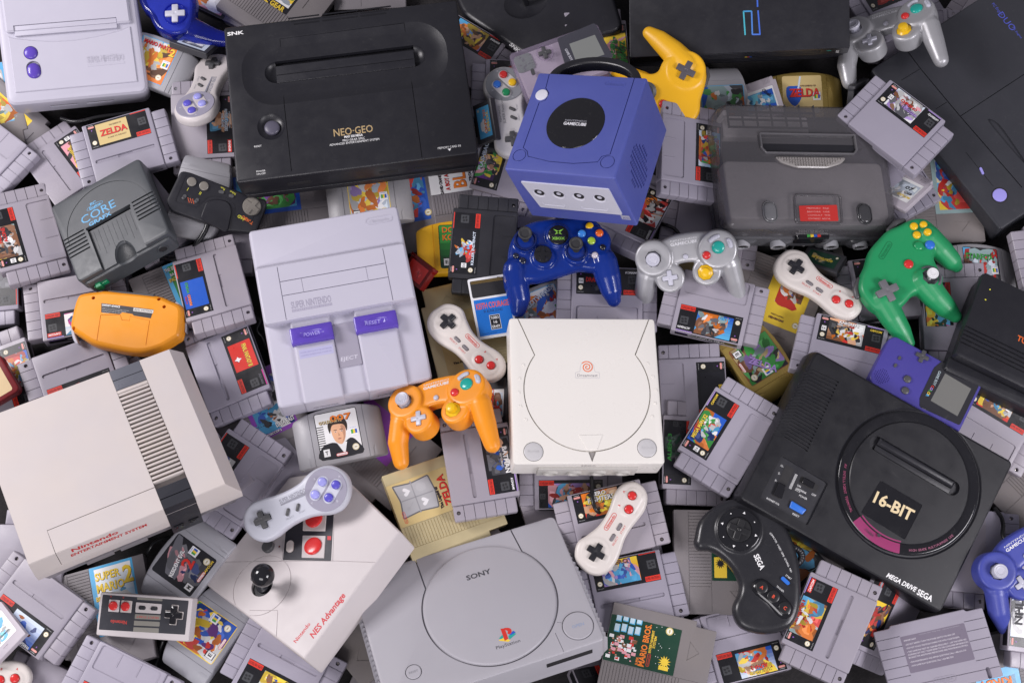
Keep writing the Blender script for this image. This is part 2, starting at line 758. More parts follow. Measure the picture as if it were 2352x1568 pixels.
    def mesh(self, name, smooth=24):
        me = bpy.data.meshes.new(name)
        k = .001
        me.from_pydata([(x * k, y * k, z * k) for x, y, z in self.v], [], self.f)
        for m in self.mats:
            me.materials.append(m)
        me.polygons.foreach_set('material_index', self.mi)
        if any(m in (PRINT, MATTE) for m in self.mats):
            ca = me.color_attributes.new('Col', 'FLOAT_COLOR', 'CORNER')
            buf = []
            for f, c in zip(self.f, self.c):
                buf.extend((c[0], c[1], c[2], 1.0) * len(f))
            ca.data.foreach_set('color', buf)
        me.validate()
        if smooth:
            me.polygons.foreach_set('use_smooth', [True] * len(me.polygons))
            me.set_sharp_from_angle(angle=math.radians(smooth))
        me.update()
        return me

    def obj(self, name, parent, smooth=24):
        if name not in APART or len(self.f) < 2:
            return part(name, self.mesh(name, smooth), parent)
        isl = self.islands()
        bb = [[min(p[0] for p in q.v), max(p[0] for p in q.v), min(p[1] for p in q.v), max(p[1] for p in q.v)] for q in isl]
        lab = list(range(len(isl)))
        g = APART[name]

        def root(i):
            while lab[i] != i:
                i = lab[i]
            return i
        for i in range(len(isl)):
            for j in range(i):
                a, b = bb[i], bb[j]
                if a[0] - g < b[1] and b[0] - g < a[1] and a[2] - g < b[3] and b[2] - g < a[3]:
                    lab[root(i)] = root(j)
        out = {}
        for i, q in enumerate(isl):
            k = root(i)
            if k not in out:
                out[k] = q
                continue
            t = out[k]
            n = len(t.v)
            t.v += q.v
            t.f += [tuple(x + n for x in f) for f in q.f]
            t.mi += q.mi
            t.c += q.c
        return [part(name, q.mesh(name, smooth), parent) for q in out.values()][0]


def part(name, me, parent):
    o = bpy.data.objects.new(name, me)
    COL.objects.link(o)
    o.parent = parent
    return o


def thing(name, label, cat, mw=None, group=None):
    o = bpy.data.objects.new(name, None)
    o.empty_display_size = .02
    COL.objects.link(o)
    if mw is not None:
        o.matrix_world = mw
    o['label'] = label
    o['category'] = cat
    if group:
        o['group'] = group
    return o


def rnd(*k):
    return random.Random('-'.join(map(str, k)))
def ground():
    mt, nt, b = new_mat('black_cloth')
    tc = nd(nt, 'ShaderNodeTexCoord')
    w1 = nd(nt, 'ShaderNodeTexBrick', Scale=170.0)
    w1.inputs['Color1'].default_value = (.035, .031, .033, 1)
    w1.inputs['Color2'].default_value = (.022, .02, .022, 1)
    w1.inputs['Mortar'].default_value = (.006, .006, .007, 1)
    nt.links.new(tc.outputs['Object'], w1.inputs['Vector'])
    nt.links.new(w1.outputs['Color'], b.inputs['Base Color'])
    bp = nd(nt, 'ShaderNodeBump', Strength=.8, Distance=.002)
    nt.links.new(w1.outputs['Fac'], bp.inputs['Height'])
    bp.invert = True
    nt.links.new(bp.outputs['Normal'], b.inputs['Normal'])
    b.inputs['Roughness'].default_value = .95
    n = 60
    R = rnd('cloth')
    vs = []
    for j in range(n + 1):
        for i in range(n + 1):
            x, y = -1.1 + 2.2 * i / n, -.9 + 1.8 * j / n
            vs.append((x, y, -.002 + .0025 * math.sin(x * 17 + 2 * math.sin(y * 9)) * math.sin(y * 13 + 1.7 * math.sin(x * 7)) - .003))
    fs = [(j * (n + 1) + i, j * (n + 1) + i + 1, (j + 1) * (n + 1) + i + 1, (j + 1) * (n + 1) + i) for j in range(n) for i in range(n)]
    me = bpy.data.meshes.new('ground')
    me.from_pydata(vs, [], fs)
    me.polygons.foreach_set('use_smooth', [True] * len(me.polygons))
    me.materials.append(mt)
    o = bpy.data.objects.new('ground', me)
    COL.objects.link(o)
    o['kind'] = 'structure'
ground()
# ------------------------------------------------------------------ cartridge plastics
SHELL = plastic('cartridge_grey', (0.325, 0.305, 0.375), rough=.38, bump=.3, grain=1100, var=.09, age=.55)
NESGREY = plastic('cartridge_warm_grey', (0.20, 0.185, 0.20), rough=.5, bump=.3, grain=1100, var=.08, age=.8)
N64GREY = plastic('cartridge_cool_grey', (0.33, 0.33, 0.365), rough=.42, bump=.25, grain=1200, var=.06, age=.6)
BLACKP = plastic('cartridge_black', (0.022, 0.022, 0.027), rough=.4, bump=.3, grain=1100, var=.05)
GOLDP = plastic('gold_plastic', (0.46, 0.33, 0.09), rough=.3, bump=.15, metal=.55, var=.05)
GOLDM = plastic('gold_foil_plastic', (0.66, 0.56, 0.33), rough=.38, bump=.1, metal=.45, var=.05)
YELP = plastic('yellow_plastic', (0.86, 0.46, 0.015), rough=.38, bump=.15, var=.03)
GBLIGHT = plastic('pale_grey_plastic', (0.46, 0.42, 0.47), rough=.45, bump=.2, var=.04)
DARKG = plastic('dark_grey_plastic', (0.045, 0.045, 0.052), rough=.42, bump=.3, grain=1100, var=.05)
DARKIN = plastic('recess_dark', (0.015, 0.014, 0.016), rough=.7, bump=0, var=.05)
STEEL = plastic('steel', (0.62, 0.58, 0.52), rough=.25, bump=0, metal=1.0, var=.05)
BRASS = plastic('gold_contacts', (0.7, 0.48, 0.18), rough=.3, bump=0, metal=1.0, var=.05)
REDCLR = plastic('red_clear_plastic', (0.18, 0.008, 0.006), rough=.18, bump=0, var=.05, clear=.25, tint=(0.8, 0.05, 0.03))
WHITEP = plastic('white_plastic', (0.74, 0.74, 0.76), rough=.35, bump=.1, var=.02)

BLK = (0.012, 0.012, 0.015)
RED = (0.66, 0.035, 0.02)
WHT = (0.82, 0.82, 0.82)
C = {'r': (0.62, .03, .02), 'o': (0.85, .22, .02), 'y': (.85, .6, .05), 'g': (.05, .35, .06), 'G': (.012, .05, .03), 'b': (.02, .1, .5), 'c': (.1, .42, .72),
     'B': (.01, .03, .15), 'p': (.25, .06, .4), 'm': (.6, .03, .3), 'w': (.82, .82, .82), 'k': (.015, .015, .02), 's': (.75, .42, .25), 'n': (.22, .09, .04),
     't': (.3, .42, .42), 'l': (.62, .7, .8), 'd': (.1, .1, .12), 'a': (.62, .48, .22), 'v': (.38, .25, .6), 'P': (.75, .35, .4), 'G2': (.3, .5, .2)}


def mix(a, b, t):
    return tuple(x * (1 - t) + y * t for x, y in zip(a, b))


def art(m, x0, x1, y0, y1, z, pal, seed, n=16):
    """printed picture: bands of ground colour, then loose painted shapes"""
    R = rnd('art', seed)
    cs = [C[k] for k in pal]
    w, h = x1 - x0, y1 - y0
    dk = pal[:2] == 'kk'
    nb = 7
    for i in range(nb):
        t = i / (nb - 1)
        c = mix(cs[0], cs[1], t)
        m.flat(rrect(x0, x1, y0 + h * i / nb, y0 + h * (i + 1) / nb), z, PRINT, c)
    cl = lambda v, a, b: max(a, min(b, v))
    n = int(n * (1.7 if dk else 2.6)) if n > 8 else n
    for k in range(n):
        c = mix((cs[2:] or cs)[R.randrange(len(cs[2:] or cs))], (0.5, .5, .5), R.random() * .12)
        f = .4 + .75 * R.random()
        c = tuple(min(.85, v * f) for v in c)
        big = k < n * .22
        r = (R.uniform(.1, .2) if big and dk else R.uniform(.16, .3) if big else R.uniform(.025, .11)) * min(w, h) * (1.2 if big else 1)
        e = .3 if dk else .12
        cx, cy = x0 + w * R.uniform(e, 1 - e), y0 + h * R.uniform(.12, .85)
        st = R.uniform(1, 2.6)
        an = R.uniform(0, math.pi)
        pts = []
        ph = [R.uniform(0, 6.28) for _ in range(3)]
        for j in range(16):
            t = 2 * math.pi * j / 16
            rr = r * (1 + .22 * math.sin(2 * t + ph[0]) + .16 * math.sin(3 * t + ph[1]) + .1 * math.sin(5 * t + ph[2]))
            a, b = rr * st * math.cos(t), rr * math.sin(t)
            pts.append((cl(cx + a * math.cos(an) - b * math.sin(an), x0, x1), cl(cy + a * math.sin(an) + b * math.cos(an), y0, y1)))
        m.flat(pts, z + .02 + .006 * k, PRINT, c)
        if big and R.random() < .8:
            q = [(cx + (x - cx) * .55 + r * .12, cy + (y - cy) * .5 + r * .1) for x, y in pts]
            q = [(cl(x, x0, x1), cl(y, y0, y1)) for x, y in q]
            m.flat(q, z + .023 + .006 * k, PRINT, tuple(min(.85, v * 1.5 + .03) for v in c))
    return z + .03 + .006 * n


def pill(m, x, y, w, z, col=(.7, .05, .03), ang=0, back=None, s='Nintendo', h=None):
    """rounded outlined badge with a word in it"""
    h = h or w * .26
    a = math.radians(ang)
    rot = lambda P_: [(x + px * math.cos(a) - py * math.sin(a), y + px * math.sin(a) + py * math.cos(a)) for px, py in P_]
    if back:
        m.flat(rot(rrect(-w / 2, w / 2, -h / 2, h / 2, h / 2, 5)), z, MATTE, back)
    m.ringflat(rot(rrect(-w / 2, w / 2, -h / 2, h / 2, h / 2, 5)), rot(rrect(-w / 2 + h * .13, w / 2 - h * .13, -h / 2 + h * .13, h / 2 - h * .13, h * .37, 5)), z + .02, MATTE, col)
    m.text(s, x, y, z + .02, h * .48, MATTE, col, ang, w=w * .78, bold=.02)


def seal(m, x, y, r, z, col=(.7, .62, .42)):
    pts = [(x + (r if k % 2 else r * .9) * math.cos(math.pi * k / 18), y + (r if k % 2 else r * .9) * math.sin(math.pi * k / 18)) for k in range(36)]
    m.flat(pts, z, MATTE, col)
    m.flat(circ(x, y, r * .68, 18), z + .02, MATTE, (.82, .8, .72))
    m.flat(circ(x, y, r * .5, 14, r * .22), z + .04, MATTE, mix(col, (.3, .25, .15), .4))


def rating(m, x, y, w, z, s='K·A', col=(.8, .8, .8), ang=0):
    a = math.radians(ang)
    rot = lambda P_: [(x + px * math.cos(a) - py * math.sin(a), y + px * math.sin(a) + py * math.cos(a)) for px, py in P_]
    h = w * 1.35
    m.flat(rot(rrect(-w / 2, w / 2, -h / 2, h / 2)), z, MATTE, (.02, .02, .02))
    m.flat(rot(rrect(-w / 2 + .4, w / 2 - .4, -h / 2 + 1.1, h / 2 - 1.4)), z + .02, MATTE, col)
    m.text(s, x, y, z + .04, h * .4, MATTE, (.02, .02, .02), ang, w=w * (.45 if len(s) == 1 else .66), bold=.05)


def emblem(m, x, y, w, z, col, hole):
    """four lobed grey badge"""
    m.flat(rrect(x - w / 2, x + w / 2, y - w / 2, y + w / 2, w * .1), z, MATTE, col)
    for i, (dx, dy) in enumerate(((-.2, .12), (.16, .2), (-.14, -.2), (.22, -.12))):
        m.flat([(x + w * dx + w * (.15 * math.cos(t) - .06 * math.sin(t)), y + w * dy + w * (.12 * math.sin(t) + .03 * math.cos(t))) for t in [k * math.pi / 6 for k in range(12)]], z + .02, MATTE, hole)


# ------------------------------------------------------------------ the kinds of shell (built once, shared)
def snes_shell(kind, m0):
    m = M(m0)
    m.prism(rrect(-48, 48, -44, 44, 2.0), 0, 20, 1.4, bb=1.0)
    for s in (-1, 1):
        x0, x1 = (47.6, 68) if s > 0 else (-68, -47.6)
        m2 = M(m0)
        m2.prism(rrect(x0, x1, -43.4, 38, 2.2), 0.6, 17.6, 2.2, bb=1.2)
        cutter = M(m0)
        for k in range(1, 6):
            y = -43.4 + 81.4 * k / 6
            cutter.prism(rrect(x0 + (.9 if s > 0 else -3), x1 + (3 if s > 0 else -.9), y - .42, y + .42), 16.2, 30, 0)
            cutter.prism(rrect(67.2 if s > 0 else -69.5, 69.5 if s > 0 else -67.2, y - .38, y + .38), 2, 29, 0)
        cutter.cyl(s * 57.5, -37, 2.6, 12.5, 30, n=14)
        m2.cut(cutter)
        o = len(m.v)
        m.v += m2.v
        m.f += [tuple(i + o for i in f) for f in m2.f]
        m.mi += m2.mi
        m.c += m2.c
    cu = M(m0)
    if kind == 'a':
        cu.prism(rrect(-42, 42, -41.5, -11, 3.5), 18.5, 30, 0)
    elif kind == 'b':
        cu.prism(rrect(-42, 42, -15.8, -10.6, 2.5), 18.0, 30, 0)
        cu.prism(rrect(-10, 10, -15.2, -11.2, .5), 17.2, 30, 0)
    cu.prism(rrect(-42, 42, -60, -39, 0), 3.5, 9.5, 0)
    m.cut(cu)
    if kind == 'a':
        for x in (-14, 14):
            m.prism(rrect(x - .5, x + .5, -41.4, -24), 18.4, 19.2, .3)
    me = m.mesh('shell')
    sc = M(STEEL)
    sc.dome(circ(0, 0, 1.9, 14), 0, .8, wall=.3)
    sc.cyl(0, 0, .7, 0, .2, m=DARKIN, n=6)
    return me, sc.mesh('screw')


def nes_shell(m0):
    m = M(m0)
    m.prism(rpoly([(-60, 66), (-60, -40), (-53, -40), (-53, -66), (53, -66), (53, -40), (60, -40), (60, 66)], [1.5] * 8), 0, 16.7, .9, bb=.9)
    cu = M(m0)
    for k in range(24):
        y = 62 - k * 4.05
        cu.prism(rrect(-41, -13, y - .45, y + .45), 16.0, 30, 0)
    cu.prism(rrect(-41.5, -41, -62, 64), 16.0, 30)
    cu.prism(rrect(-13, -12.5, -62, 64), 16.0, 30)
    cu.prism(rrect(-12.6, 45.4, -24, 70), 16.35, 30)
    cu.prism(rpoly([(10, -36), (34, -36), (22, -50)], .5), 16.0, 30)
    m.cut(cu)
    return m.mesh('shell')


def n64_outline(w=58, y0=-37.5, yt=37.5, ys=27):
    pts = [(-w, y0)]
    pts += [(w, y0), (w, ys - 8)]
    for k in range(13):
        t = math.radians(0 + 180 * k / 12)
        x = w * math.cos(t)
        pts.append((x * .985, ys + (yt - ys) * (1 - (x / w) ** 2)))
    pts += [(-w, ys - 8)]
    return rpoly(pts, [3, 3] + [2] * (len(pts) - 2), 3)


def n64_shell(m0):
    m = M(m0)
    out = n64_outline()
    z = lambda x: 18.5 if abs(x) < 36 else 18.5 - 8.0 * ((abs(x) - 36) / 22) ** 2.0
    n = 24
    # sliced loft across the width so the shoulders fall away
    xs = [-58, -57.3, -56, -53.5, -50, -46, -42, -38.5, -36, -35.6, -35.1, -35, -25, -12, 0, 12, 25, 35, 35.1, 35.6, 36, 38.5, 42, 46, 50, 53.5, 56, 57.3, 58]
    rs = []
    for x in xs:
        ax = abs(x)
        yt = 27 + 10.5 * (1 - (x / 58) ** 2)
        yb = -37.5
        zz = z(x)
        if 35.05 < ax < 35.8:
            zz -= .8
        e = 0
        if ax > 55:
            e = (ax - 55) ** 2 * .28
        zb = min(4.0 + (.9 * e), zz - 1)
        ztop = zz - e * .3
        b = 1.6
        rs.append([(x, yb + e + 1, 0 + e * .4), (x, yb + e, 1 + e * .4), (x, yb + e, ztop - b), (x, yb + e + b * .35, ztop - b * .35), (x, yb + e + b, ztop),
                   (x, (yb + yt) / 2, ztop), (x, yt - e - 3.2, ztop), (x, yt - e - 1.1, ztop - 1.1), (x, yt - e, ztop - 3.4), (x, yt - e, 1 + e * .4), (x, yt - e - 1, 0 + e * .4)])
    rs = [r[::-1] for r in rs]
    m.rings(rs, cap0=True, cap1=True)
    bb = M(m0)
    # small step at the lower side corners
    for s in (-1, 1):
        bb.prism(rpoly([(s * 41, -39), (s * 41, -26), (s * 44, -22), (s * 52, -22), (s * 52, -39)] if s > 0 else [(-41, -39), (-52, -39), (-52, -22), (-44, -22), (-41, -26)], .8), 17.3, 30)
    m.cut(bb)
    return m.mesh('shell', 34)


def gb_shell(m0):
    m = M(m0)
    m.prism(rpoly([(-28.5, -32.5), (28.5, -32.5), (28.5, 26), (25, 26), (25, 32.5), (-28.5, 32.5)], [1.5] * 6), 0, 7.6, .8)
    cu = M(m0)
    cu.prism(rrect(-22.5, 22.5, -20, 18, 2), 6.9, 20)
    for k in range(5):
        cu.prism(rrect(-20 + 2.2 * k, -19 + 2.2 * k, 22, 34), 6.9, 20)
        cu.prism(rrect(19 - 2.2 * k, 20 - 2.2 * k, 22, 34), 6.9, 20)
    cu.prism(rpoly([(-4, -24), (4, -24), (0, -29)], .3), 7.0, 20)
    m.cut(cu)
    return m.mesh('shell')


def gba_shell(m0):
    m = M(m0)
    m.prism(rpoly([(-28.5, -17), (28.5, -17), (28.5, 10), (30, 13), (30, 17.5), (-30, 17.5), (-30, 13), (-28.5, 10)], 1.2), 0, 8.6, .9)
    m.prism(rrect(-29.6, 29.6, 13.2, 17.6, 1), 8, 10.2, .8)
    cu = M(m0)
    cu.prism(rrect(-22.5, 22.5, -12.5, 11, 1.2), 8.1, 9.0)
    cu.prism(rrect(-26, 26, -30, -12.7, 0), 2.5, 5.5)
    m.cut(cu)
    return m.mesh('shell')


_sh = {}


def shell(kind, m0):
    key = (kind, m0.name)
    if key not in _sh:
        if kind in 'abc' and len(kind) == 1:
            _sh[key] = snes_shell(kind, m0)
        else:
            _sh[key] = {'nes': nes_shell, 'n64': n64_shell, 'gb': gb_shell, 'gba': gba_shell}[kind](m0)
    return _sh[key]


SP = {'a': (-68, 38), 'b': (68, 38), 'c': (68, -43.4), 'd': (-68, -43.4), 'e': (-42, 44), 'f': (42, 44), 'g': (42, 5.5), 'h': (-42, 5.5),
      'x': (-42, -13), 'y': (42, -13), 'u': (57.5, -37), 'v': (-57.5, -37), 'i': (-48, -44), 'j': (48, -44)}
NP = {'a': (-60, 66), 'b': (60, 66), 'c': (53, -66), 'd': (-53, -66), 'e': (-12, 66), 'f': (45, 66), 'g': (45, -24), 'h': (-12, -24), 'i': (-60, -40), 'j': (60, -40)}
UP = {'a': (-58, 20), 'b': (58, 20), 'c': (58, -37.5), 'd': (-58, -37.5), 'e': (-27, 30), 'f': (27, 30), 'g': (27, -30), 'h': (-27, -30), 't': (0, 37.5)}
GP = {'a': (-28.5, 32.5), 'b': (28.5, 32.5), 'c': (28.5, -32.5), 'd': (-28.5, -32.5), 'e': (-22, 17), 'f': (22, 17), 'g': (22, -19), 'h': (-22, -19)}
AP = {'a': (-30, 17.5), 'b': (30, 17.5), 'c': (28.5, -17), 'd': (-28.5, -17), 'e': (-22, 11), 'f': (22, 11), 'g': (22, -12.5), 'h': (-22, -12.5)}


def pose(tab, zt, z, kw, **fk):
    pts, pix = [], []
    for k, q in kw.items():
        x, y = tab[k]
        pts.append((x, y, zt))
        pix.append(q)
    return fit(pts, pix, z, **fk)


def wrap_spine(m, x0, x1, y, z0, z1, col):
    m.add([(x0, y, z0), (x1, y, z0), (x1, y, z1), (x0, y, z1)], [(1, 0, 3, 2)], PRINT, col)


def snes_label(seed, pal, title=(), pub=None, band=None, box=(-30, 17), ka=False, spine=None, full=False, n=16, art_on=True):
    """black sticker wrapping over the top edge: maker badge, picture, emblem and red bar"""
    m = M(PRINT, MATTE)
    z = 20.06
    y0, y1 = 5.5, 42.4
    # the sticker follows the rounded top edge
    pr = [(y0, z), (y1, z), (43.3, 19.7), (43.9, 19.0), (44.07, 18.2), (44.07, 7.5)]
    for (ya, za), (yb, zb) in zip(pr[:-1], pr[1:]):
        x0 = -42
        m.add([(x0, ya, za), (42, ya, za), (42, yb, zb), (x0, yb, zb)], [(0, 1, 2, 3)], PRINT, BLK)
    a0, a1 = box
    if art_on:
        zz = art(m, a0, a1, 10.0 if not full else 7.0, y1 - 1.2, z + .03, pal, seed, n)
    else:
        m.flat(rrect(a0, a1, 9, 40), z + .03, PRINT, C[pal[0]])
        zz = z + .06
    # left column
    m.text('LICENSED BY', -36, 40.6, z + .04, .9, MATTE, WHT, w=7)
    m.flat(rrect(-40.3, -31.7, 36.6, 39.2, 1.3), z + .04, MATTE, (.8, .5, .45))
    pill(m, -36, 37.9, 8.2, z + .06, (.7, .04, .03))
    m.flat([(-37, 33.8), (-35, 33.8), (-36, 31.8)], z + .04, MATTE, (.3, .12, .5))
    seal(m, -36, 14.5, 3.3, z + .04)
    m.text('MADE IN JAPAN', -36, 8.4, z + .04, 1.0, MATTE, (.5, .5, .5), w=8)
    if ka:
        rating(m, -35.5 if a0 > -31 else -30, 24, 7, zz + .02)
    # right block
    emblem(m, 33.5 if a1 < 30 else 37, 27, 11 if a1 < 30 else 7, z + .04, (.05, .052, .058), (.013, .013, .016))
    m.flat(rrect(22, 41.6, 6.2, 12.6, .6), zz, MATTE, RED)
    m.text('SUPER NINTENDO', 31.8, 9.7, zz + .02, 3.4, MATTE, (.16, .01, .01), w=18.4, bold=.03)
    if band:
        m.flat(rrect(20, 41.8, 41.0, 42.2), z + .05, MATTE, C[band])
        m.add([(20, 44.12, 17.8), (41.8, 44.12, 17.8), (41.8, 44.12, 16.4), (20, 44.12, 16.4)], [(0, 1, 2, 3)], MATTE, C[band])
    if pub:
        s, fg, bg = pub
        if bg:
            m.flat(rrect(23, 41, 34.4, 39.8), z + .05, MATTE, C[bg])
        m.text(s, 32, 37, z + .08, 2.9, MATTE, C[fg], w=min(17, 2.6 * len(s)), bold=.04, shear=.2)
    for (s, x, y, h, w, c, ang) in title:
        m.text(s, x + .5, y - .5, zz + .03, h, MATTE, (.02, .015, .03), ang, w=w, bold=.06)
        m.text(s, x, y, zz + .06, h, MATTE, C[c], ang, w=w, bold=.03)
    if spine:
        t = M(MATTE)
        t.text(spine[0], 0, 0, 0, 3.2, MATTE, C[spine[1]], w=min(60, 3 * len(spine[0])), bold=.03)
        m.add([(x, 44.13, 13 + y) for x, y, _ in t.v], [f[::-1] for f in t.f], MATTE, C[spine[1]])
    return m


LOCK = "game cartridge"


def snes(kind, pts, z, label, pal='', seed=0, m0=None, group='grey game cartridges with ribbed ends', lab=True, **kw):
    m0 = m0 or SHELL
    mw = pose(SP, 17.6, z, pts) if lab else pose(SP, 17.6, z, pts, st=.025, sz=3, spx=8)
    t = thing('game_cartridge', label, 'cartridge', mw, group)
    sh, sc = shell(kind, m0)
    part('shell', sh, t)
    for s in (-1, 1):
        o = part('screw', sc, t)
        o.location = (s * .0575, -.037, .0128)
    if lab:
        snes_label(seed or label, pal or 'bckwy', **kw).obj('sticker', t, 0)
    return t


def nes(pts, z, label, pal='bckwy', seed=0, m0=None, title=(), border=None, box=(-6, 50, -18, 62), pill_at=None, seal_at=None, n=18, lab=True, extra=None):
    t = thing('game_cartridge', label, 'cartridge', pose(NP, 16.7, z, pts) if lab else pose(NP, 16.7, z, pts, st=.025, sz=3, spx=8), 'wide flat game cartridges')
    part('shell', shell('nes', m0 or NESGREY), t)
    if lab:
        m = M(PRINT, MATTE)
        m.flat(rpoly([(-12, -23.6), (45, -23.6), (45, 65.4), (-12, 65.4)], 1), 16.42, PRINT, C[border or 'k'])
        m.add([(-12, 66.05, 15.5), (45, 66.05, 15.5), (45, 66.05, 1), (-12, 66.05, 1)], [(0, 1, 2, 3)], PRINT, C[border or 'k'])
        zz = art(m, box[0], -12 + (box[1] + 12) * .87, box[2], box[3], 16.46, pal, seed or label, n) if pal else 16.5
        title = [(s, -12 + (x + 12) * .87, y, h, w * .87, c, a) for s, x, y, h, w, c, a in title]
        if extra:
            extra(m, zz)
        for (s, x, y, h, w, c, ang) in title:
            m.text(s, x + .6, y - .6, zz + .02, h, MATTE, (.04, .01, .02), ang, w=w, bold=.05)
            m.text(s, x, y, zz + .05, h, MATTE, C[c], ang, w=w, bold=.03)
        if pill_at:
            pill(m, pill_at[0], pill_at[1], 16, zz + .04, (.7, .05, .03), ang=pill_at[2] if len(pill_at) > 2 else 0)
        if seal_at:
            seal(m, seal_at[0], seal_at[1], 5, zz + .04, (.6, .5, .2))
        m.obj('sticker', t, 0)
    return t


def n64(pts, z, label, pal='bckwy', seed=0, m0=None, title=(), rate=None, bg=None, lab=True, n=18, extra=None, st=.1, logo=True):
    t = thing('game_cartridge', label, 'cartridge', pose(UP, 18.5, z, pts, st=st), 'curved shoulder game cartridges')
    part('shell', shell('n64', m0 or N64GREY), t)
    if lab:
        m = M(PRINT, MATTE)
        m.flat(rrect(-28, 28, -31, 31, 3), 18.54, PRINT, C[bg or 'k'])
        zz = art(m, -27, 27, -30, 30, 18.58, pal, seed or label, n) if pal else 18.6
        if extra:
            extra(m, zz)
            zz += .3
        for (s, x, y, h, w, c, ang) in title:
            m.text(s, x + .6, y - .6, zz + .02, h, MATTE, (.02, .015, .05), ang, w=w, bold=.06)
            m.text(s, x, y, zz + .05, h, MATTE, C[c], ang, w=w, bold=.03)
        if logo:
            m.flat(rrect(14.5, 25.5, -6, 6), zz + .02, MATTE, (.82, .82, .84))
            for i, (dx, c) in enumerate(((-2.6, 'g'), (0, 'y'), (2.6, 'b'))):
                m.flat([(19 + dx, -3.6), (21.6 + dx, -3.2), (21.6 + dx, 2.4), (19 + dx, 2)], zz + .04 + .01 * i, MATTE, C[c])
            m.text('NINTENDO', 20, 4.6, zz + .05, 1.2, MATTE, C['b'], w=9)
        seal(m, 19, -21, 4.6, zz + .03)
        if rate:
            rating(m, -19, -22, 9, zz + .05, rate)
            pill(m, 0, -27, 15, zz + .05, (.7, .05, .03), back=(.82, .8, .8))
        m.obj('sticker', t, 0)
    return t


def gb(pts, z, label, pal, seed=0, title=(), m0=None, kind='gb'):
    tab, zt = (GP, 7.6) if kind == 'gb' else (AP, 8.6)
    t = thing('handheld_cartridge', label, 'cartridge', pose(tab, zt, z, pts, st=.2), 'small handheld game cartridges')
    part('shell', shell(kind, m0 or GBLIGHT), t)
    m = M(PRINT, MATTE)
    if kind == 'gb':
        m.flat(rrect(-22, 22, -19.5, 17.5, 1.5), 6.96, PRINT, WHT)
        zz = art(m, -20, 20, -17, 13, 7.0, pal, seed or label, 10)
    else:
        m.flat(rrect(-22, 22, -12.3, 10.8, 1), 8.15, PRINT, C[pal[0]])
        zz = art(m, -16, 16, -8, 7, 8.19, pal, seed or label, 7)
        seal(m, -18, -9, 2, zz)
    for (s, x, y, h, w, c, ang) in title:
        m.text(s, x, y, zz + .05, h, MATTE, C[c], ang, w=w, bold=.03)
    m.obj('sticker', t, 0)
    return t
# ------------------------------------------------------------------ consoles
def corners(w, h, z, pix, base, st=.1, sz=8, extra=(), ep=()):
    loc = [(-w / 2, h / 2), (w / 2, h / 2), (w / 2, -h / 2), (-w / 2, -h / 2)]
    mw = fit([(x, y, z) for x, y in loc] + list(extra), list(pix) + list(ep), base, sz=sz, st=st)
    return mw, Homog(pix, loc)


def q4(f, *uv, tile):
    return [f(T(tile[0], tile[1], u, v)) for u, v in uv]


MATS['lilac'] = plastic('lilac_grey_plastic', (0.50, 0.485, 0.57), rough=.4, bump=.2, var=.03)
MATS['lilac_dark'] = plastic('mid_grey_plastic', (0.33, 0.31, 0.38), rough=.42, bump=.2, var=.03)
MATS['pale'] = plastic('old_white_plastic', (0.56, 0.525, 0.58), rough=.42, bump=.2, var=.03)
MATS['cream'] = plastic('warm_white_plastic', (0.56, 0.52, 0.53), rough=.45, bump=.25, var=.06, age=.7)
MATS['bone'] = plastic('bone_white_plastic', (0.66, 0.61, 0.575), rough=.36, bump=.12, var=.03)
MATS['white'] = plastic('clean_white_plastic', (0.79, 0.76, 0.715), rough=.3, bump=.1, var=.015)
MATS['violet'] = plastic('violet_case_plastic', (0.065, 0.055, 0.29), rough=.38, bump=.2, var=.03)
MATS['grey'] = plastic('plain_grey_plastic', (0.395, 0.385, 0.42), rough=.44, bump=.3, var=.03)
MATS['mid'] = plastic('button_grey_plastic', (0.30, 0.29, 0.33), rough=.4, bump=.1, var=.03)
MATS['purple'] = plastic('violet_switch_plastic', (0.105, 0.06, 0.42), rough=.25, bump=.0, var=.03)
MATS['lavender'] = plastic('lavender_plastic', (0.34, 0.31, 0.75), rough=.3, bump=.0, var=.03)
MATS['black'] = plastic('matte_black_plastic', (0.016, 0.016, 0.021), rough=.38, bump=.35, grain=1000, var=.12, dust=.05)
MATS['charcoal'] = plastic('charcoal_plastic', (0.036, 0.037, 0.045), rough=.4, bump=.35, grain=1000, var=.06)
MATS['gloss'] = plastic('gloss_black_plastic', (0.012, 0.012, 0.015), rough=.1, bump=.0, var=.0)
MATS['dark'] = DARKIN
MATS['indigo'] = plastic('indigo_plastic', (0.078, 0.098, 0.36), rough=.38, bump=.3, var=.03)
MATS['slate'] = plastic('slate_grey_plastic', (0.062, 0.068, 0.076), rough=.42, bump=.3, var=.05)
MATS['nesdark'] = plastic('grey_green_plastic', (0.13, 0.135, 0.16), rough=.25, bump=.1, var=.05)
MATS['nesbase'] = plastic('underbody_grey_plastic', (0.20, 0.185, 0.20), rough=.45, bump=.25, var=.04)
MATS['red'] = plastic('red_plastic', (0.58, 0.035, 0.03), rough=.28, bump=.0, var=.03)
MATS['blue'] = plastic('blue_plastic', (0.03, 0.16, 0.62), rough=.3, bump=.0, var=.03)
MATS['green'] = plastic('green_switch_plastic', (0.01, 0.24, 0.10), rough=.3, bump=.0, var=.03)
MATS['silver'] = plastic('silver_trim', (0.5, 0.5, 0.52), rough=.3, metal=.6, bump=.0, var=.03)


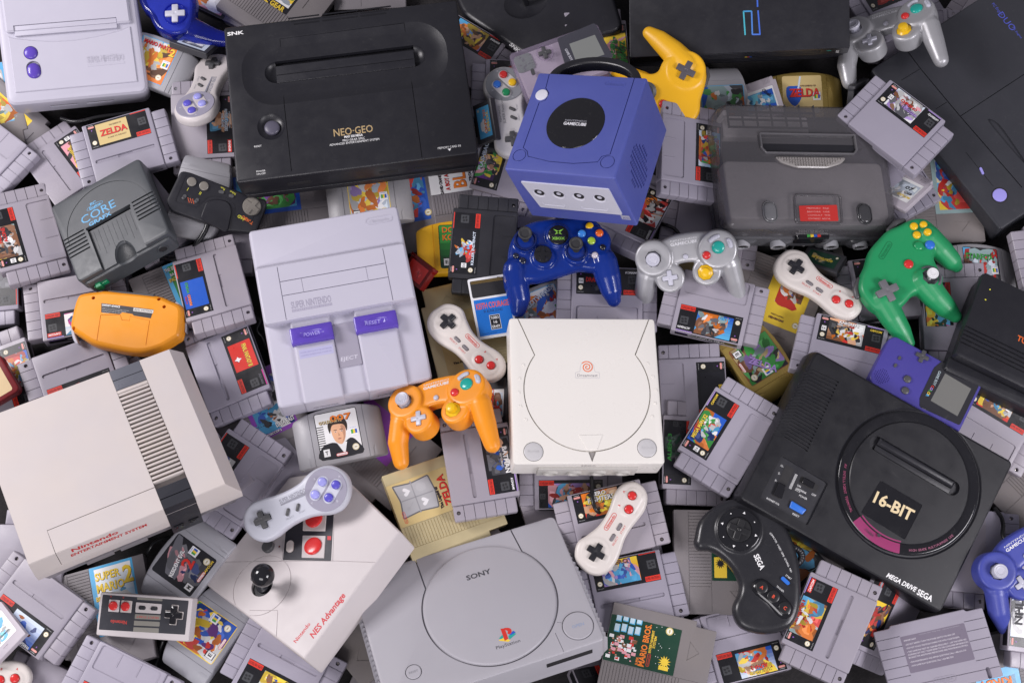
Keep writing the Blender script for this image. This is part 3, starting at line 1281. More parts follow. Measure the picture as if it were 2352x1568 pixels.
def snes_us():
    pix = [(568, 528), (912, 470), (998, 867), (635, 935)]
    mw, H = corners(200, 242, 60, pix, 45)
    r = thing('game_console', 'lilac white game console with two big purple sliding switches', 'console', mw, None)
    m = M('lilac')
    m.prism(rrect(-100, 100, -121, 121, 6), 0, 52, 5)
    m.prism(rrect(-99, 99, 64, 120, 5), 40, 60, 4)
    # centre block: raised flaps, sloping to the front
    m.prof(rrect(-99, 99, -13, 66, 5), [(0, 40), (0, 61), (1.4, 64), (3, 65)])
    m.prism(rrect(-67, -15, -122.5, -8, 2.5), 8, 57.5, 3)
    m.prism(rrect(16, 68, -122.5, -8, 2.5), 8, 57.5, 3)
    cu = M('lilac')
    W_ = .9
    cu.groove([(-70, -11), (-70, 62)], W_, 63.4, 80)
    cu.groove([(69, -11), (69, 62)], W_, 63.4, 80)
    cu.prism(rrect(-69.9, 69, 40.6, 41.7), 63.2, 80)
    cu.prism(rrect(-69.9, 69, 21.3, 22.3), 63.2, 80)
    cu.prism(rrect(-42.3, -41.7, 22.6, 40.4), 64.4, 80)
    cu.prism(rrect(42.3, 42.9, 22.6, 40.4), 64.4, 80)
    for x0, x1 in ((-57, -25), (27, 59)):
        cu.prism(rrect(x0, x1, -130, -119.6, .5), 20, 26)
    m.cut(cu)
    m.obj('body', r)
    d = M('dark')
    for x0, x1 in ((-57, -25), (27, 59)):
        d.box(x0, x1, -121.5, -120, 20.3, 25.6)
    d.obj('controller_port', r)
    e = M('lilac_dark')
    e.prof(rrect(-14.6, 15.6, -84, -26, .6), [(0, 40), (0, 53.6), (.8, 54.2)])
    o = e.obj('eject_button', r)
    e = M(MATTE)
    e.text('EJECT', 0, -73, 54.3, 5, MATTE, (.62, .6, .68), w=23, bold=.01, shear=.15)
    e.obj('lettering', o, 0)
    for x0, x1, s in ((-69, -14, 'POWER'), (14, 70, 'RESET ▲')):
        e = M('purple')
        e.prof(rrect(x0, x1, -46, -23, 2.5), [(0, 50), (0, 62.5), (.7, 64), (2.2, 64.8)])
        cu = M('purple')
        cu.ell(((x0 + x1) / 2, -34.5, 72), (24, 8.5, 9.8), n=36, k=18)
        e.cut(cu)
        o = e.obj('sliding_switch', r, 30)
        sw = e.bvh()
        e = M(MATTE)
        e.text(s.split()[0], (x0 + x1) / 2 - (4 if ' ' in s else 0), -34.5, 62.9, 5, MATTE, (.45, .4, .85), w=21, shear=.15)
        if ' ' in s:
            e.flat([((x0 + x1) / 2 + 9, -37), ((x0 + x1) / 2 + 12, -37), ((x0 + x1) / 2 + 12, -32)], 62.9, MATTE, (.45, .4, .85))
        e.drape(sw, .15)
        e.obj('lettering', o, 0)
    e = M(MATTE)
    e.text('SUPER NINTENDO', -35, 7, 65.1, 9.5, MATTE, (.33, .31, .40), w=52, bold=.02)
    e.flat(rrect(-61, -9, -2.5, .8), 65.08, MATTE, (.33, .31, .40))
    e.text('ENTERTAINMENT SYSTEM', -35, -.85, 65.12, 2.2, MATTE, (.53, .51, .62), w=50)
    e.flat(rrect(-62, -18, -64, -52, 1), 57.55, MATTE, (.44, .43, .62))
    e.text('POWER SWITCH MUST BE OFF BEFORE', -40, -56, 57.6, 1.8, MATTE, (.27, .25, .45), w=40)
    e.text('LOADING OR REMOVING A GAME PAK.', -40, -60, 57.6, 1.8, MATTE, (.27, .25, .45), w=40)
    e.obj('lettering', r, 0)
    e = M('lilac')
    e.ringwall(rrect(54, 90, 99, 109, 5), .8, 59.8, 60.5)
    e.text('Nintendo', 72, 104, 60.35, 4.6, w=26, bold=.02)
    e.obj('embossed_badge', r, 0)


def snes_small():
    # small white console, top left
    pix = [T(0,0,-70,-70), T(0,0,1235,-130), T(0,0,1362,850), T(0,0,85,1000)]
    mw, H = corners(190, 158, 46, pix, 40)
    r = thing('game_console', 'small off-white console with two round violet buttons in the top left corner', 'console', mw)
    m = M('lilac')
    m.prism(rrect(-95, 95, -79, 79, 12), 0, 50, 8)
    m.prof(rrect(-84, 84, 22, 79, 3), [(0, 40), (0, 53), (2.5, 55)])
    # front apron with a dished upper edge
    ap = [(-84 + 168 * k / 16, 16 - 12 * math.sin(math.pi * k / 16)) for k in range(17)]
    m.prof([(-84, 22.5)] + ap + [(84, 22.5)], [(0, 40), (0, 53.2), (1, 54)]) if False else None
    q = [(-82, -62), (82, -62), (82, 17)] + [(x, y) for x, y in ap[::-1]][1:-1] + [(-82, 17)]
    m.prof(q, [(0, 40), (0, 50.9), (1.0, 51.7)])
    cu = M('lilac')
    sl = q4(H, (160, 268), (1098, 166), (1104, 258), (165, 372), tile=(0, 0))
    y0 = (sl[2][1] + sl[3][1]) / 2
    y1 = (sl[0][1] + sl[1][1]) / 2
    cu.prism(rrect(-73, 65, y0, y1), 52.5, 70)
    cu.cyl(-55, -8.5, 9.6, 49.5, 70)
    cu.prism(rrect(-63.5, -44.5, -45, -20, 9.4, 7), 49.5, 70)
    for x0, x1 in ((-42, -5), (8, 45)):
        cu.prism(rrect(x0, x1, -90, -76.5, .5), 22, 30)
    m.cut(cu)
    m.obj('body', r)
    e = M('lilac')
    e.box(-72.4, 64.4, y0 + .4, (y0 + y1) / 2 - .3, 50, 53.6, .4)
    e.box(-72.4, 64.4, (y0 + y1) / 2 + .3, y1 - .4, 50, 53.6, .4)
    e.obj('cartridge_flap', r)
    e = M('purple')
    e.dome(circ(-55, -8.5, 9.1, 28), 48, 3.4, wall=3.2)
    e.obj('button', r, 35)
    e = M('purple')
    e.dome(rrect(-63, -45, -45, -23, 9, 7), 48, 4, wall=3.2)
    e.obj('button', r, 35)
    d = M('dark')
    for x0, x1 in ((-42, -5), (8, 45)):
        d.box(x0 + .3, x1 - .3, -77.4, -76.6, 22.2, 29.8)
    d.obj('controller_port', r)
    e = M('lilac')
    e.text('SUPER NINTENDO', 43, -25, 52.1, 9.5, w=50, bold=.02)
    e.prism(rrect(18, 68, -35, -32), 51.6, 52.0)
    e.obj('embossed_badge', r, 0)


def neo():
    pix = [(510, 66), (1052, -2), (1100, 352), (541, 418)]
    mw, H = corners(325, 237, 50, pix, 50, ep=[(556, 430), (1103, 366)], extra=[(-154, -118, 20), (161, -118, 30)][:0] or [], ) if False else corners(325, 237, 50, pix, 50)
    r = thing('game_console', 'big black console with gold lettering and a long cartridge slot', 'console', mw)
    tt = (1, 0)
    h1 = lambda u, v: H(T(1, 0, u, v))
    m = M('black')
    m.prism(rrect(-162.5, 162.5, -118.5, 118.5, 4), 6, 50, 3)
    m.prism(rrect(-158, 158, -121, 116, 4), 0, 12, 1)
    # ridge carrying the slot: long lozenge with a bowl round it
    c0, c1 = h1(170, 600), h1(1440, 470)
    cu = M('black')
    # slot opening
    a = q4(H, (150, 565), (1440, 392), (1465, 590), (175, 765), tile=tt)
    yb, yt = (a[2][1] + a[3][1]) / 2, (a[0][1] + a[1][1]) / 2
    x0, x1 = (a[0][0] + a[3][0]) / 2, (a[1][0] + a[2][0]) / 2
    cu.prism(rrect(x0, x1, yb, yt), 36, 80)
    # scooped ends
    for x, s in ((x0 + 1, -1), (x1 - 1, 1)):
        cu.ell((x, (yb + yt) / 2, 48), (17, (yt - yb) / 2 + .4, 12), n=32, k=16)
    # wide dished surround (shallow)
    xs0, xs1 = x0 - 22, x1 + 26
    cu.prof(rrect(xs0 - 24, xs1 + 20, yb - 36, yt + 34, 46, 10), [(20, 44.6), (13, 45.4), (6, 47.6), (0, 50.2), (0, 60)])
    # seams
    cu.groove([h1(205, 365), h1(1360, 212)], .8, 48.9, 80)
    cu.groove([h1(225, 770), h1(315, 1568)], .8, 44.9, 80)
    cu.groove([h1(1408, 610), h1(1520, 1450)], .8, 44.9, 80)
    cu.groove([h1(205, 365), h1(208, 550)], .6, 45.3, 80)
    cu.groove([h1(1360, 212), h1(1385, 390)], .6, 45.3, 80)
    # reset bowl
    bc = H(T(1, 0, 128, 1165))
    cu.ell((bc[0], bc[1], 53), (19.5, 21, 11), n=36, k=16)
    # vents
    vb = q4(H, (280, 180), (1240, 55), (1190, 125), (340, 240), tile=tt)
    m.cut(cu)
    m.obj('body', r, 20)
    e = M('gloss')
    for k in range(3):
        for s in range(3):
            xa = (280 + 25 * k, 596, 950)[s]
            xb = (570, 930, 1238 - 22 * k)[s]
            fy = lambda u: 180 - (u - 280) * .128 + 29 * k
            e.bar(h1(xa, fy(xa)), h1(xb, fy(xb)), 2.2, 49.8, 50.3, r=1)
    e.obj('vent_slots', r)
    e = M('black')
    e.box(x0 + .5, x1 - .5, yb + .5, yb + (yt - yb) * .36, 34, 45, .6)
    e.box(x0 + .5, x1 - .5, yb + (yt - yb) * .39, yb + (yt - yb) * .8, 34, 43.5, .6)
    e.obj('slot_flap', r)
    e = M('mid')
    e.mats = [plastic('dusky_violet_plastic', (.09, .085, .12), rough=.35, bump=.1)]
    e.dome(circ(bc[0] + .5, bc[1], 10.5, 28), 42.5, 3, wall=4)
    e.obj('reset_button', r, 35)
    # raised band at the back
    e = M('black')
    bb = [h1(100, 215), h1(190, 310), h1(1330, 145), h1(1400, 50)]
    e.prof(bb + [(bb[3][0] + 3, 116), (bb[0][0] - 3, 116)], [(0, 40), (0, 50.8), (1.6, 52.2)]) if False else None
    d = M('dark')
    # front edge sockets
    for xx0, xx1, z0, z1 in ((27, 52, 22, 29), (74, 132, 24, 28), (-98, -66, 22, 30)):
        d.box(xx0, xx1, -119.1, -118, z0, z1, .3)
    d.obj('socket', r)
    e = M(MATTE)
    G = (.44, .32, .16)
    p = h1(882, 1203)
    e.text('NEO·GEO', p[0], p[1], 50.1, 11, MATTE, G, w=53, bold=.01)
    for s, u, v, w, h in (('MAX 330 MEGA', 885, 1252, 25, 3.5), ('PRO-GEAR SPEC', 888, 1283, 30, 3.2), ('ADVANCED ENTERTAINMENT SYSTEM', 893, 1308, 67, 3.2), ('MEMORY CARD IN', 1775, 1355, 31, 3.2)):
        p = h1(u, v)
        e.text(s, p[0], p[1], 50.1, h, MATTE, WHT, w=w, bold=.03 if 'MAX' in s else 0)
    p = h1(1777, 1380)
    e.flat([(p[0] - 2.4, p[1] + 1.5), (p[0] + 2.4, p[1] + 1.5), (p[0], p[1] - 2)], 50.1, MATTE, WHT)
    p = H(T(0, 0, 2150, 316))
    e.text('SNK', p[0], p[1], 50.1, 5.4, MATTE, WHT, w=23, bold=.09)
    p = H((590, 336))
    e.text('RESET', p[0], p[1], 50.1, 2.6, MATTE, WHT, w=10)
    p = H((597, 392))
    e.text('POWER', p[0], p[1], 50.1, 2.6, MATTE, WHT, w=12)
    e.text('ON-OFF', p[0], p[1] - 4, 50.1, 2.6, MATTE, WHT, w=12)
    e.obj('lettering', r, 0)


def arcade_stick():
    # black joystick base behind the clear handheld, reaching out of frame
    z = 40
    pix = [(1062, -60), (1440, -190), (1445, 105), (1187, 134)]
    mw = fit([(-110, 60, z), (100, -60, z)], [(1010, -20), (1187 + 3, 134)], 20) if False else fit([(-60, -70, z), (80, -70, z)], [(1187, 132), (1445, 60)], 6)
    r = thing('joystick_unit', 'flat black joystick unit between the black slot console and the slim black console', 'controller', mw)
    m = M('black')
    m.prism(rpoly([(-60, -70), (84, -70), (84, 150), (-150, 150), (-132, 30)], 14), 0, z, 6)
    cu = M('black')
    px = world(T(2, 0, 120, 0), 6 + z)
    loc = mw.inverted() @ Vector((px[0] / 1000, px[1] / 1000, px[2] / 1000)) * 1000
    cu.ell((loc.x, loc.y, z + 8), (36, 32, 18), n=36, k=18)
    m.cut(cu)
    m.obj('body', r, 30)
    e = M('gloss')
    e.cyl(loc.x, loc.y + 4, 4.5, z - 12, z + 25, 1)
    e.ell((loc.x, loc.y + 12, z + 32), (12, 12, 12))
    e.obj('joystick', r, 40)
    e = M(MATTE)
    p = world(T(2, 0, 50, 455), 6 + z)
    q = mw.inverted() @ Vector((p[0] / 1000, p[1] / 1000, p[2] / 1000)) * 1000
    e.text('SNK', q.x - 3, q.y + 3, z + .1, 5.4, MATTE, WHT, ang=-62, w=20, bold=.09)
    e.obj('lettering', r, 0)


def slim_black():
    pix = [(1438, -175), (1952, -215), (1956, 110), (1441, 141)]
    mw, H = corners(301, 182, 78, pix, 8, ep=[T(3, 0, 742, 560)], extra=[(150, -88, 30)], st=.08)
    r = thing('game_console', 'long black box console with blue lined emblem and ribbed front', 'console', mw)
    m = M('black')
    m.prism(rrect(-150, 150, -91, 91, 2), 42, 78, 1.2)
    m.prism(rrect(-150, 146, -88, 91, 2), 0, 42, 1)
    cu = M('black')
    for z0 in (66, 58, 50):
        cu.prism(rrect(-146, 112, -95, -89), z0, z0 + 4)
    for z0 in (34, 26, 18, 8):
        cu.prism(rrect(-148, 143, -95, -85.6), z0, z0 + 3.4)
    m.cut(cu)
    m.obj('body', r)
    e = M(MATTE)
    bl, te = (.05, .14, .62), (.06, .42, .52)
    h = lambda u, v: H(T(2, 0, u, v))
    e.line([h(2140, 332), h(2124, 101)], 2.0, 78.1, MATTE, te)
    e.line([h(2121, 101), h(2200, 98)], 2.0, 78.1, MATTE, (.05, .3, .6))
    e.line([h(2199, 98), h(2207, 325)], 2.0, 78.11, MATTE, (.07, .22, .62))
    e.line([h(2204, 325), h(2282, 323)], 2.0, 78.1, MATTE, (.07, .18, .65))
    e.line([h(2278, 325), h(2259, 90)], 2.0, 78.11, MATTE, bl)
    e.line([h(2255, 56), h(2251, -60)], 2.0, 78.1, MATTE, bl)
    e.obj('emblem', r, 0)
    e = M(MATTE)
    t3 = M(MATTE)
    t3.text('SONY', 0, 0, 0, 4.2, MATTE, WHT, w=16, bold=.05, ang=-90)
    e.add([(135 + x, -91.15, 56 + y) for x, y, _ in t3.v], t3.f, MATTE, WHT)
    e.add([(120, -91.15, 63), (126, -91.15, 63), (126, -91.15, 66), (120, -91.15, 66)], [(0, 1, 2, 3)], MATTE, (.03, .3, .25))
    for i, (dx, c) in enumerate(((0, C['r']), (3.4, C['b']), (-3, C['y']))):
        e.add([(12 + dx, -91.15 - .02 * i, 46), (15.5 + dx, -91.15 - .02 * i, 46), (15.5 + dx, -91.15 - .02 * i, 49), (12 + dx, -91.15 - .02 * i, 49)], [(0, 1, 2, 3)], MATTE, c)
    e.obj('lettering', r, 0)


def engine_duo():
    # large dark console at the right, seen diagonally
    loc = [(-132, 130), (132, 130), (132, -130), (-132, -130)]
    A = T(3, 1, 2115, 552)              # nearest corner (front edge, bottom of picture)
    P_ = [((-145, -130, 62), (1988, 158)), ((145, -130, 62), (2293, 530)), ((145, 20, 62), (2516, 392)), ((-145, 20, 62), (2202, 26))]
    # local x runs along the long left edge of the lid, y towards the upper right
    mw = fit([p for p, _ in P_], [q for _, q in P_], 2, st=.04)
    H = Homog([q for _, q in P_], [p[:2] for p, _ in P_])
    r = thing('game_console', 'large dark grey console with round lilac button at the upper right edge', 'console', mw)
    h = lambda u, v: H(T(3, 0, u, v))
    m = M('charcoal')
    m.prism(rrect(-145, 145, -130, 130, 5), 0, 62, 3)
    cu = M('charcoal')
    a, b, c = h(1380, 625), h(1755, 1068), h(2351, 700)
    cu.groove([h(1240, 440), a, b, H(T(3, 1, 2340, 160))], 1.3, 60, 80)
    cu.groove([b, c, h(2700, 480)], 1.1, 60, 80)
    cu.groove([h(1190, 735), a], .8, 60.6, 80)
    cu.groove([h(1520, 1000), h(1630, 935)], .8, 60.6, 80)
    cu.prism(spl([h(2020, 1095), h(2130, 1140), h(2280, 1340), h(2400, 1520), h(2340, 1480), h(2120, 1230)], 3), 59, 80)
    cu.groove([h(1800, 1400), H(T(3, 1, 2060, 150))], .6, 61.2, 80)
    for k in range(9):
        cu.box(145 - 3, 147, -125 + 6 * k, -122 + 6 * k, -1, 54)
    m.cut(cu)
    m.obj('body', r)
    p = H(T(3, 1, 2120, 232))
    e = M('lavender')
    e.cyl(p[0], p[1], 9.5, 61, 63.2, .8)
    e.obj('power_button', r, 30)
    e = M('dark')
    e.ringflat(circ(p[0], p[1], 11.4, 32), circ(p[0], p[1], 9.6, 32), 62.1)
    e.obj('button_gap', r)
    p = h(1935, 1545)
    q = H(T(3, 1, 1965, 40))
    e = M('lavender')
    e.bar(p, q, 3.2, 60, 63.4, r=1.5)
    e.obj('slide_switch', r)
    e = M(MATTE)
    bc = (.08, .1, .5)
    u0, u1 = h(2190, 110), h(2310, 250)
    an = math.degrees(math.atan2(u1[1] - u0[1], u1[0] - u0[0]))
    for s, u, v, hh, w in (('DUO', 2235, 185, 9, 32), ('PC Engine', 2145, 72, 4, 22), ('PC Engine', 2330, 290, 3, 20)):
        p = h(u, v)
        e.text(s, p[0], p[1], 62.1, hh, MATTE, bc, ang=an, w=w)
    e.obj('lettering', r, 0)


def cube():
    X = [(-75, 75, 110), (75, 75, 110), (75, -75, 110), (-75, -75, 110), (75, -75, 8), (-75, -75, 8)]
    px = [(1234, 162), (1480, 174), (1411, 407), (1163, 386), T(2, 1, 1168, 560), T(2, 1, 160, 370)]
    mw = fit(X, px, 50, sz=14, st=.6, spx=2.5)
    H = Homog(px[:4], [p[:2] for p in X[:4]])
    r = thing('game_console', 'purple cube shaped console with round black lid disc and black carrying handle', 'console', mw)
    h = lambda u, v: H(T(2, 0, u, v))
    m = M('indigo')
    m.prism(rrect(-75, 75, -75, 75, 3), 0, 110, 2.0)
    cu = M('indigo')
    # lid outline
    lid = [h(332, 650), h(300, 792), h(330, 840), h(300, 905), h(245, 925), h(112, 1345), h(148, 1375), h(158, 1425), h(340, 1470), h(560, 1490), h(780, 1475), h(815, 1425), h(890, 1405), h(1000, 1040), h(1102, 690)]
    cu.groove(lid, 1.1, 108.2, 130)
    for u, v, rr in ((80, 1415, 8.5), (868, 1475, 8.8)):
        p = h(u, v)
        cu.groove(circ(p[0], p[1], rr, 30), .9, 108.8, 130, closed=True)
    # front face pocket: controller panel is added below
    for i in range(9):
        for k in range(14):
            y, z = -44 + 6.4 * i, 20 + 5.0 * k
            if abs((y + 18) / 30) + abs((z - 52) / 40) < 1.15:
                cu.box(72.6, 80, y - 2.2, y + 2.2, z - 1.5, z + 1.5)
    m.cut(cu)
    m.obj('body', r, 20)
    e = M('gloss')
    p = h(575, 1118)
    e.cyl(p[0], p[1], 38.5, 109, 110.9, 1.2, n=56)
    o = e.obj('lid_disc', r, 30)
    f = M(MATTE)
    f.text('NINTENDO', p[0], p[1] + 3, 111, 2.6, MATTE, (.35, .35, .4), w=29)
    f.text('GAMECUBE', p[0], p[1] - 1.8, 111, 4.4, MATTE, (.75, .75, .8), w=31, bold=.05)
    f.obj('lettering', o, 0)
    e = M('mid')
    p = h(265, 858)
    e.cyl(p[0], p[1], 8.3, 109, 111.4, .8)
    e.mats = [plastic('pale_button_plastic', (.66, .66, .74), rough=.35, bump=0)]
    e.obj('open_button', r, 30)
    e = M('indigo')
    p = h(928, 755)
    e.ringwall(rrect(p[0] - 14, p[0] + 14, p[1] - 3.6, p[1] + 3.6, 3.6, 5), .6, 109.8, 110.4)
    e.text('Nintendo', p[0], p[1], 110.3, 3.6, w=22, bold=.02)
    e.obj('embossed_badge', r, 0)
    # front panel with four round sockets
    e = M('mid')
    e.mats = [plastic('pale_panel_plastic', (.60, .60, .68), rough=.38, bump=.2)]
    def fr(m2, poly, y0, y1):
        poly = ccw(poly)
        rs = [[(x, y, z) for x, z in poly] for y in (y0, y1)]
        m2.rings(rs[::-1] if y1 > y0 else rs)
    fr(e, rpoly([(-60, 86), (60, 86), (62, 27), (-52, 27)], 2), -74, -76.6)
    cu = M(e.mats[0])
    xs = (-42, -15, 13, 41)
    for x in xs:
        fr(cu, circ(x, 62, 8.8, 26), -70, -80)
    e.cut(cu)
    pn = e.obj('front_panel', r, 24)
    e = M('dark')
    for x in xs:
        fr(e, circ(x, 62, 8.2, 26), -74.6, -75.2)
    fr(e, circ(0, 0, .1, 3), -60, -61)
    e.obj('controller_port', r)
    e = M('mid')
    e.mats = pn.data.materials[:] and [pn.data.materials[0]]
    for x in xs:
        pts = circ(x, 62, 8.8, 26)
        e.rings([[(a, -76.7, b) for a, b in pts], [(x + (a - x) * .78, -75.6, 62.6 + (b - 62) * .78) for a, b in pts]], cap0=False, cap1=False)
        fr(e, circ(x, 63, 3.0, 16), -75.3, -75.6)
    for x0, x1 in ((-46, -14), (9, 45)):
        e.box(x0, x1, -77.0, -76.6, 34, 34.8)
        e.box(x0, x0 + .8, -77.0, -76.6, 34, 38)
        e.box(x1 - .8, x1, -77.0, -76.6, 34, 38)
    e.obj('port_rims', r)
    e = M(MATTE)
    e.add([(58, -75.15, 14), (70, -75.15, 14), (70, -75.15, 24), (58, -75.15, 24)], [(0, 1, 2, 3)], MATTE, (.4, .4, .5))
    t3 = M(MATTE)
    t3.text('ATI', 0, 0, 0, 4, MATTE, WHT, w=9, bold=.08)
    e.add([(64 + x, -75.2, 17.5 + y) for x, y, _ in t3.v], t3.f, MATTE, (.1, .1, .3))
    e.obj('maker_sticker', r, 0)
    # handle arching up behind the lid
    e = M('gloss')
    e.mats = [plastic('handle_black_plastic', (.014, .014, .018), rough=.28, bump=0)]
    outer, inner = [], []
    for k in range(25):
        t_ = math.pi * k / 24
        outer.append((64 * math.cos(t_), 74 + 36 * math.sin(t_)))
        inner.append((52 * math.cos(t_), 74 + 25 * math.sin(t_)))
    poly = outer + inner[::-1]
    e.prism(poly, 86, 104, 3)
    e.obj('handle', r, 30)


def smoky():
    pix = [T(3, 0, -470, 965), T(3, 0, 1040, 960), T(3, 1, 1265, 500), T(2, 1, 1870, 520)]
    mw, H = corners(264, 186, 60, pix, 58, st=.07)
    r = thing('game_console', 'smoky see-through console with red memory lid and four round ports', 'console', mw)
    smoke = plastic('smoke_clear_plastic', (.115, .11, .12), rough=.24, bump=.0, clear=.38, tint=(.84, .82, .84), var=.0, dust=0, coat=.3)
    tab = rpoly([(-125, 70), (-109, 93), (112, 93), (128, 70), (124, -93), (-121, -93)], [14, 20, 20, 14, 16, 16], 6)
    m = M(smoke)
    m.prof(tab, [(0, 14), (0, 46), (1.5, 52), (6, 57), (10, 58.5)], base=False)
    # centre hump
    m2 = M(smoke)
    m.obj('top_shell', r, 26)
    m = M('charcoal')
    m.ringwall(tab, 2.0, 12, 17.5, b=.6)
    m.obj('shell_seam', r)
    m = M('slate')
    m.mats = [plastic('inner_grey_metal', (.78, .75, .74), rough=.5, bump=.1, var=.25)]
    m.prism(rrect(-115, 115, -76, 8, 8), 12, 52, 4)
    m.prism(rrect(-100, 26, 54, 86, 3), 12, 30, 2)
    for x in (-104, 104):
        m.cyl(x, 78, 4, 10, 54, .5)
        m.cyl(x, -72, 4, 10, 50, .5)
    m.obj('inner_shield', r)
    m = M('charcoal')
    gx = [(-101 + 21 * k) for k in range(7)]
    for x in gx:
        m.box(x - .6, x + .6, 56, 91, 52, 56.5)
    for y in (56.7, 68, 79.5):
        m.box(-101, 25, y - .6, y + .6, 52, 56.5)
    m.obj('inner_ribs', r)
    # base with rounded port housings
    m = M('slate')
    m.mats = [plastic('smoke_base_plastic', (.09, .09, .1), rough=.28, bump=.1)]
    m.prism([(x * 1.0, y) for x, y in tab], 0, 14.4, 2)
    for x in (-80, -28, 32, 78):
        m.cyl(x, -92, 14, 4, 26, 5, n=26, ry=9)
    m.prism(rrect(-126, 126, -96, -86, 4), 2, 30, 3)
    m.obj('base', r)
    m = M('grey')
    m.mats = [plastic('port_ring_plastic', (.42, .42, .45), rough=.3, bump=0)]
    for x in (-88, -37, 40, 83):
        n = 24
        f = lambda rr, y: [(x + rr * math.cos(2 * math.pi * k / n), y, 17 + rr * .8 * math.sin(2 * math.pi * k / n)) for k in range(n)]
        m.rings([f(9.5, -92), f(11, -101), f(10.4, -104), f(8, -104), f(7.4, -101)], cap0=False, cap1=False)
    m.obj('controller_port', r, 40)
    m = M('dark')
    for x in (-88, -37, 40, 83):
        f = lambda rr, y: [(x + rr * math.cos(2 * math.pi * k / n), y, 17 + rr * .8 * math.sin(2 * math.pi * k / n)) for k in range(n)]
        m.rings([f(7.8, -101.5), f(7.8, -102)][::-1])
    m.obj('port_sockets', r)
    # cartridge slot
    h = lambda u, v: H(T(3, 0, u, v))
    h1 = lambda u, v: H(T(3, 1, u, v))
    sx0, sx1 = h(-50, 1300)[0], h(790, 1300)[0]
    sy1, sy0 = h(300, 1215)[1], h(300, 1385)[1]
    m = M('slate')
    m.mats = [plastic('smoke_trim_plastic', (.13, .125, .135), rough=.2, bump=0)]
    m.ringwall(rpoly([(sx0, sy1), (sx1, sy1), (sx1, sy0 + 6), (sx1 - 6, sy0 - 1), (sx0 + 6, sy0 - 1), (sx0, sy0 + 6)], 2), 2.6, 52, 62.5, b=.8)
    m.obj('slot_rim', r)
    m = M('black')
    ym = (sy0 + sy1) / 2
    m.box(sx0 + 3, sx1 - 3, sy0 + 2, ym - .5, 50, 58.8, .5)
    m.box(sx0 + 3, sx1 - 3, ym + .5, sy1 - 7, 50, 57.8, .5)
    m.obj('slot_flap', r)
    # knurled grip below the slot
    gp = [h(50, 1440), h(740, 1440), h1(715, -10), h1(540, 40), h1(380, 50), h1(180, 30), h1(0, -30), h(-260, 1568), h(-350, 1440)]
    cxm = (sx0 + sx1) / 2
    gr = [(cxm - 52, sy0 - 5), (cxm + 52, sy0 - 5), (cxm + 44, sy0 - 14), (cxm + 22, sy0 - 21), (cxm - 22, sy0 - 21), (cxm - 44, sy0 - 14)]
    m = M('silver')
    m.mats = [plastic('grip_plastic', (.3, .28, .27), rough=.25, bump=0)]
    m.prof(rpoly(gr, 5), [(0, 54), (0, 60.0), (1.5, 61)])
    for j in range(4):
        for i in range(25):
            x, y = cxm - 46 + 3.9 * i, sy0 - 8 - 3.4 * j
            if abs(x - cxm) < 47 - j * 8:
                m.prof(rrect(x - 1.5, x + 1.5, y - 1.3, y + 1.3), [(0, 60.8), (.6, 62.6)])
    m.obj('grip_texture', r)
    # lid and red memory label
    m = M(smoke)
    lp = [h1(215, 180), h1(650, 180), h1(665, 465), h1(215, 465)]
    m.ringwall(rpoly(lp, 6), 2.4, 57, 61, b=.8)
    m.obj('memory_lid', r)
    m = M(PRINT, MATTE)
    lp = [h1(258, 290), h1(610, 275), h1(622, 432), h1(264, 440)]
    m.flat(rpoly(lp, 1.5), 59.2, PRINT, (.55, .035, .03))
    cx_, cy_ = (lp[0][0] + lp[2][0]) / 2, (lp[0][1] + lp[2][1]) / 2
    for j in range(4):
        m.text(('MEMORY  PAK', 'BEFORE  USE', 'CONSULT  THE', 'OWNERS  BOOK')[j], cx_, cy_ + 7.5 - 5 * j, 59.25, 2.2, MATTE, (.75, .35, .33), w=32, bold=.04)
    m.obj('red_sticker', r, 0)
    for nm, u, v in (('power_switch', -10, 350), ('reset_button', 868, 355)):
        p = h1(u, v)
        m = M(smoke)
        m.mats = [plastic('clear_switch_plastic', (.16, .16, .17) if nm[0] == 'p' else (.05, .05, .055), rough=.12, bump=0)]
        m.dome(rrect(p[0] - 8.5, p[0] + 8.5, p[1] - 13.5, p[1] + 13.5, 8.4, 7), 57, 3.0, wall=2.5)
        m.ringwall(rrect(p[0] - 10.3, p[0] + 10.3, p[1] - 15.3, p[1] + 15.3, 10, 7), 1.4, 56, 60, b=.5)
        o = m.obj(nm, r, 35)
    m = M('gloss')
    pl = [h1(275, 545), h1(615, 548), h1(600, 620), h1(290, 610)]
    x0, x1 = pl[0][0], pl[1][0]
    m.prof(rpoly([(x0, -84), (x1, -84), (x1 - 3, -99), (x0 + 3, -99)], 1.5), [(0, 20), (0, 36.5), (1, 37.5)])
    o = m.obj('name_plate', r)
    m = M(MATTE)
    m.text('NINTENDO', (x0 + x1) / 2 - 2, -88, 37.7, 3.6, MATTE, WHT, w=36, bold=.05)
    m.text('64', (x0 + x1) / 2 + 20, -87.4, 37.7, 2, MATTE, WHT, w=5)
    for i, c in enumerate('gybr'):
        xx = (x0 + x1) / 2 - 9 + 5 * i
        m.flat([(xx, -97), (xx + 5, -96), (xx + 4, -91.5), (xx, -92)], 37.7 + .01 * i, MATTE, C[c])
    m.obj('lettering', o, 0)


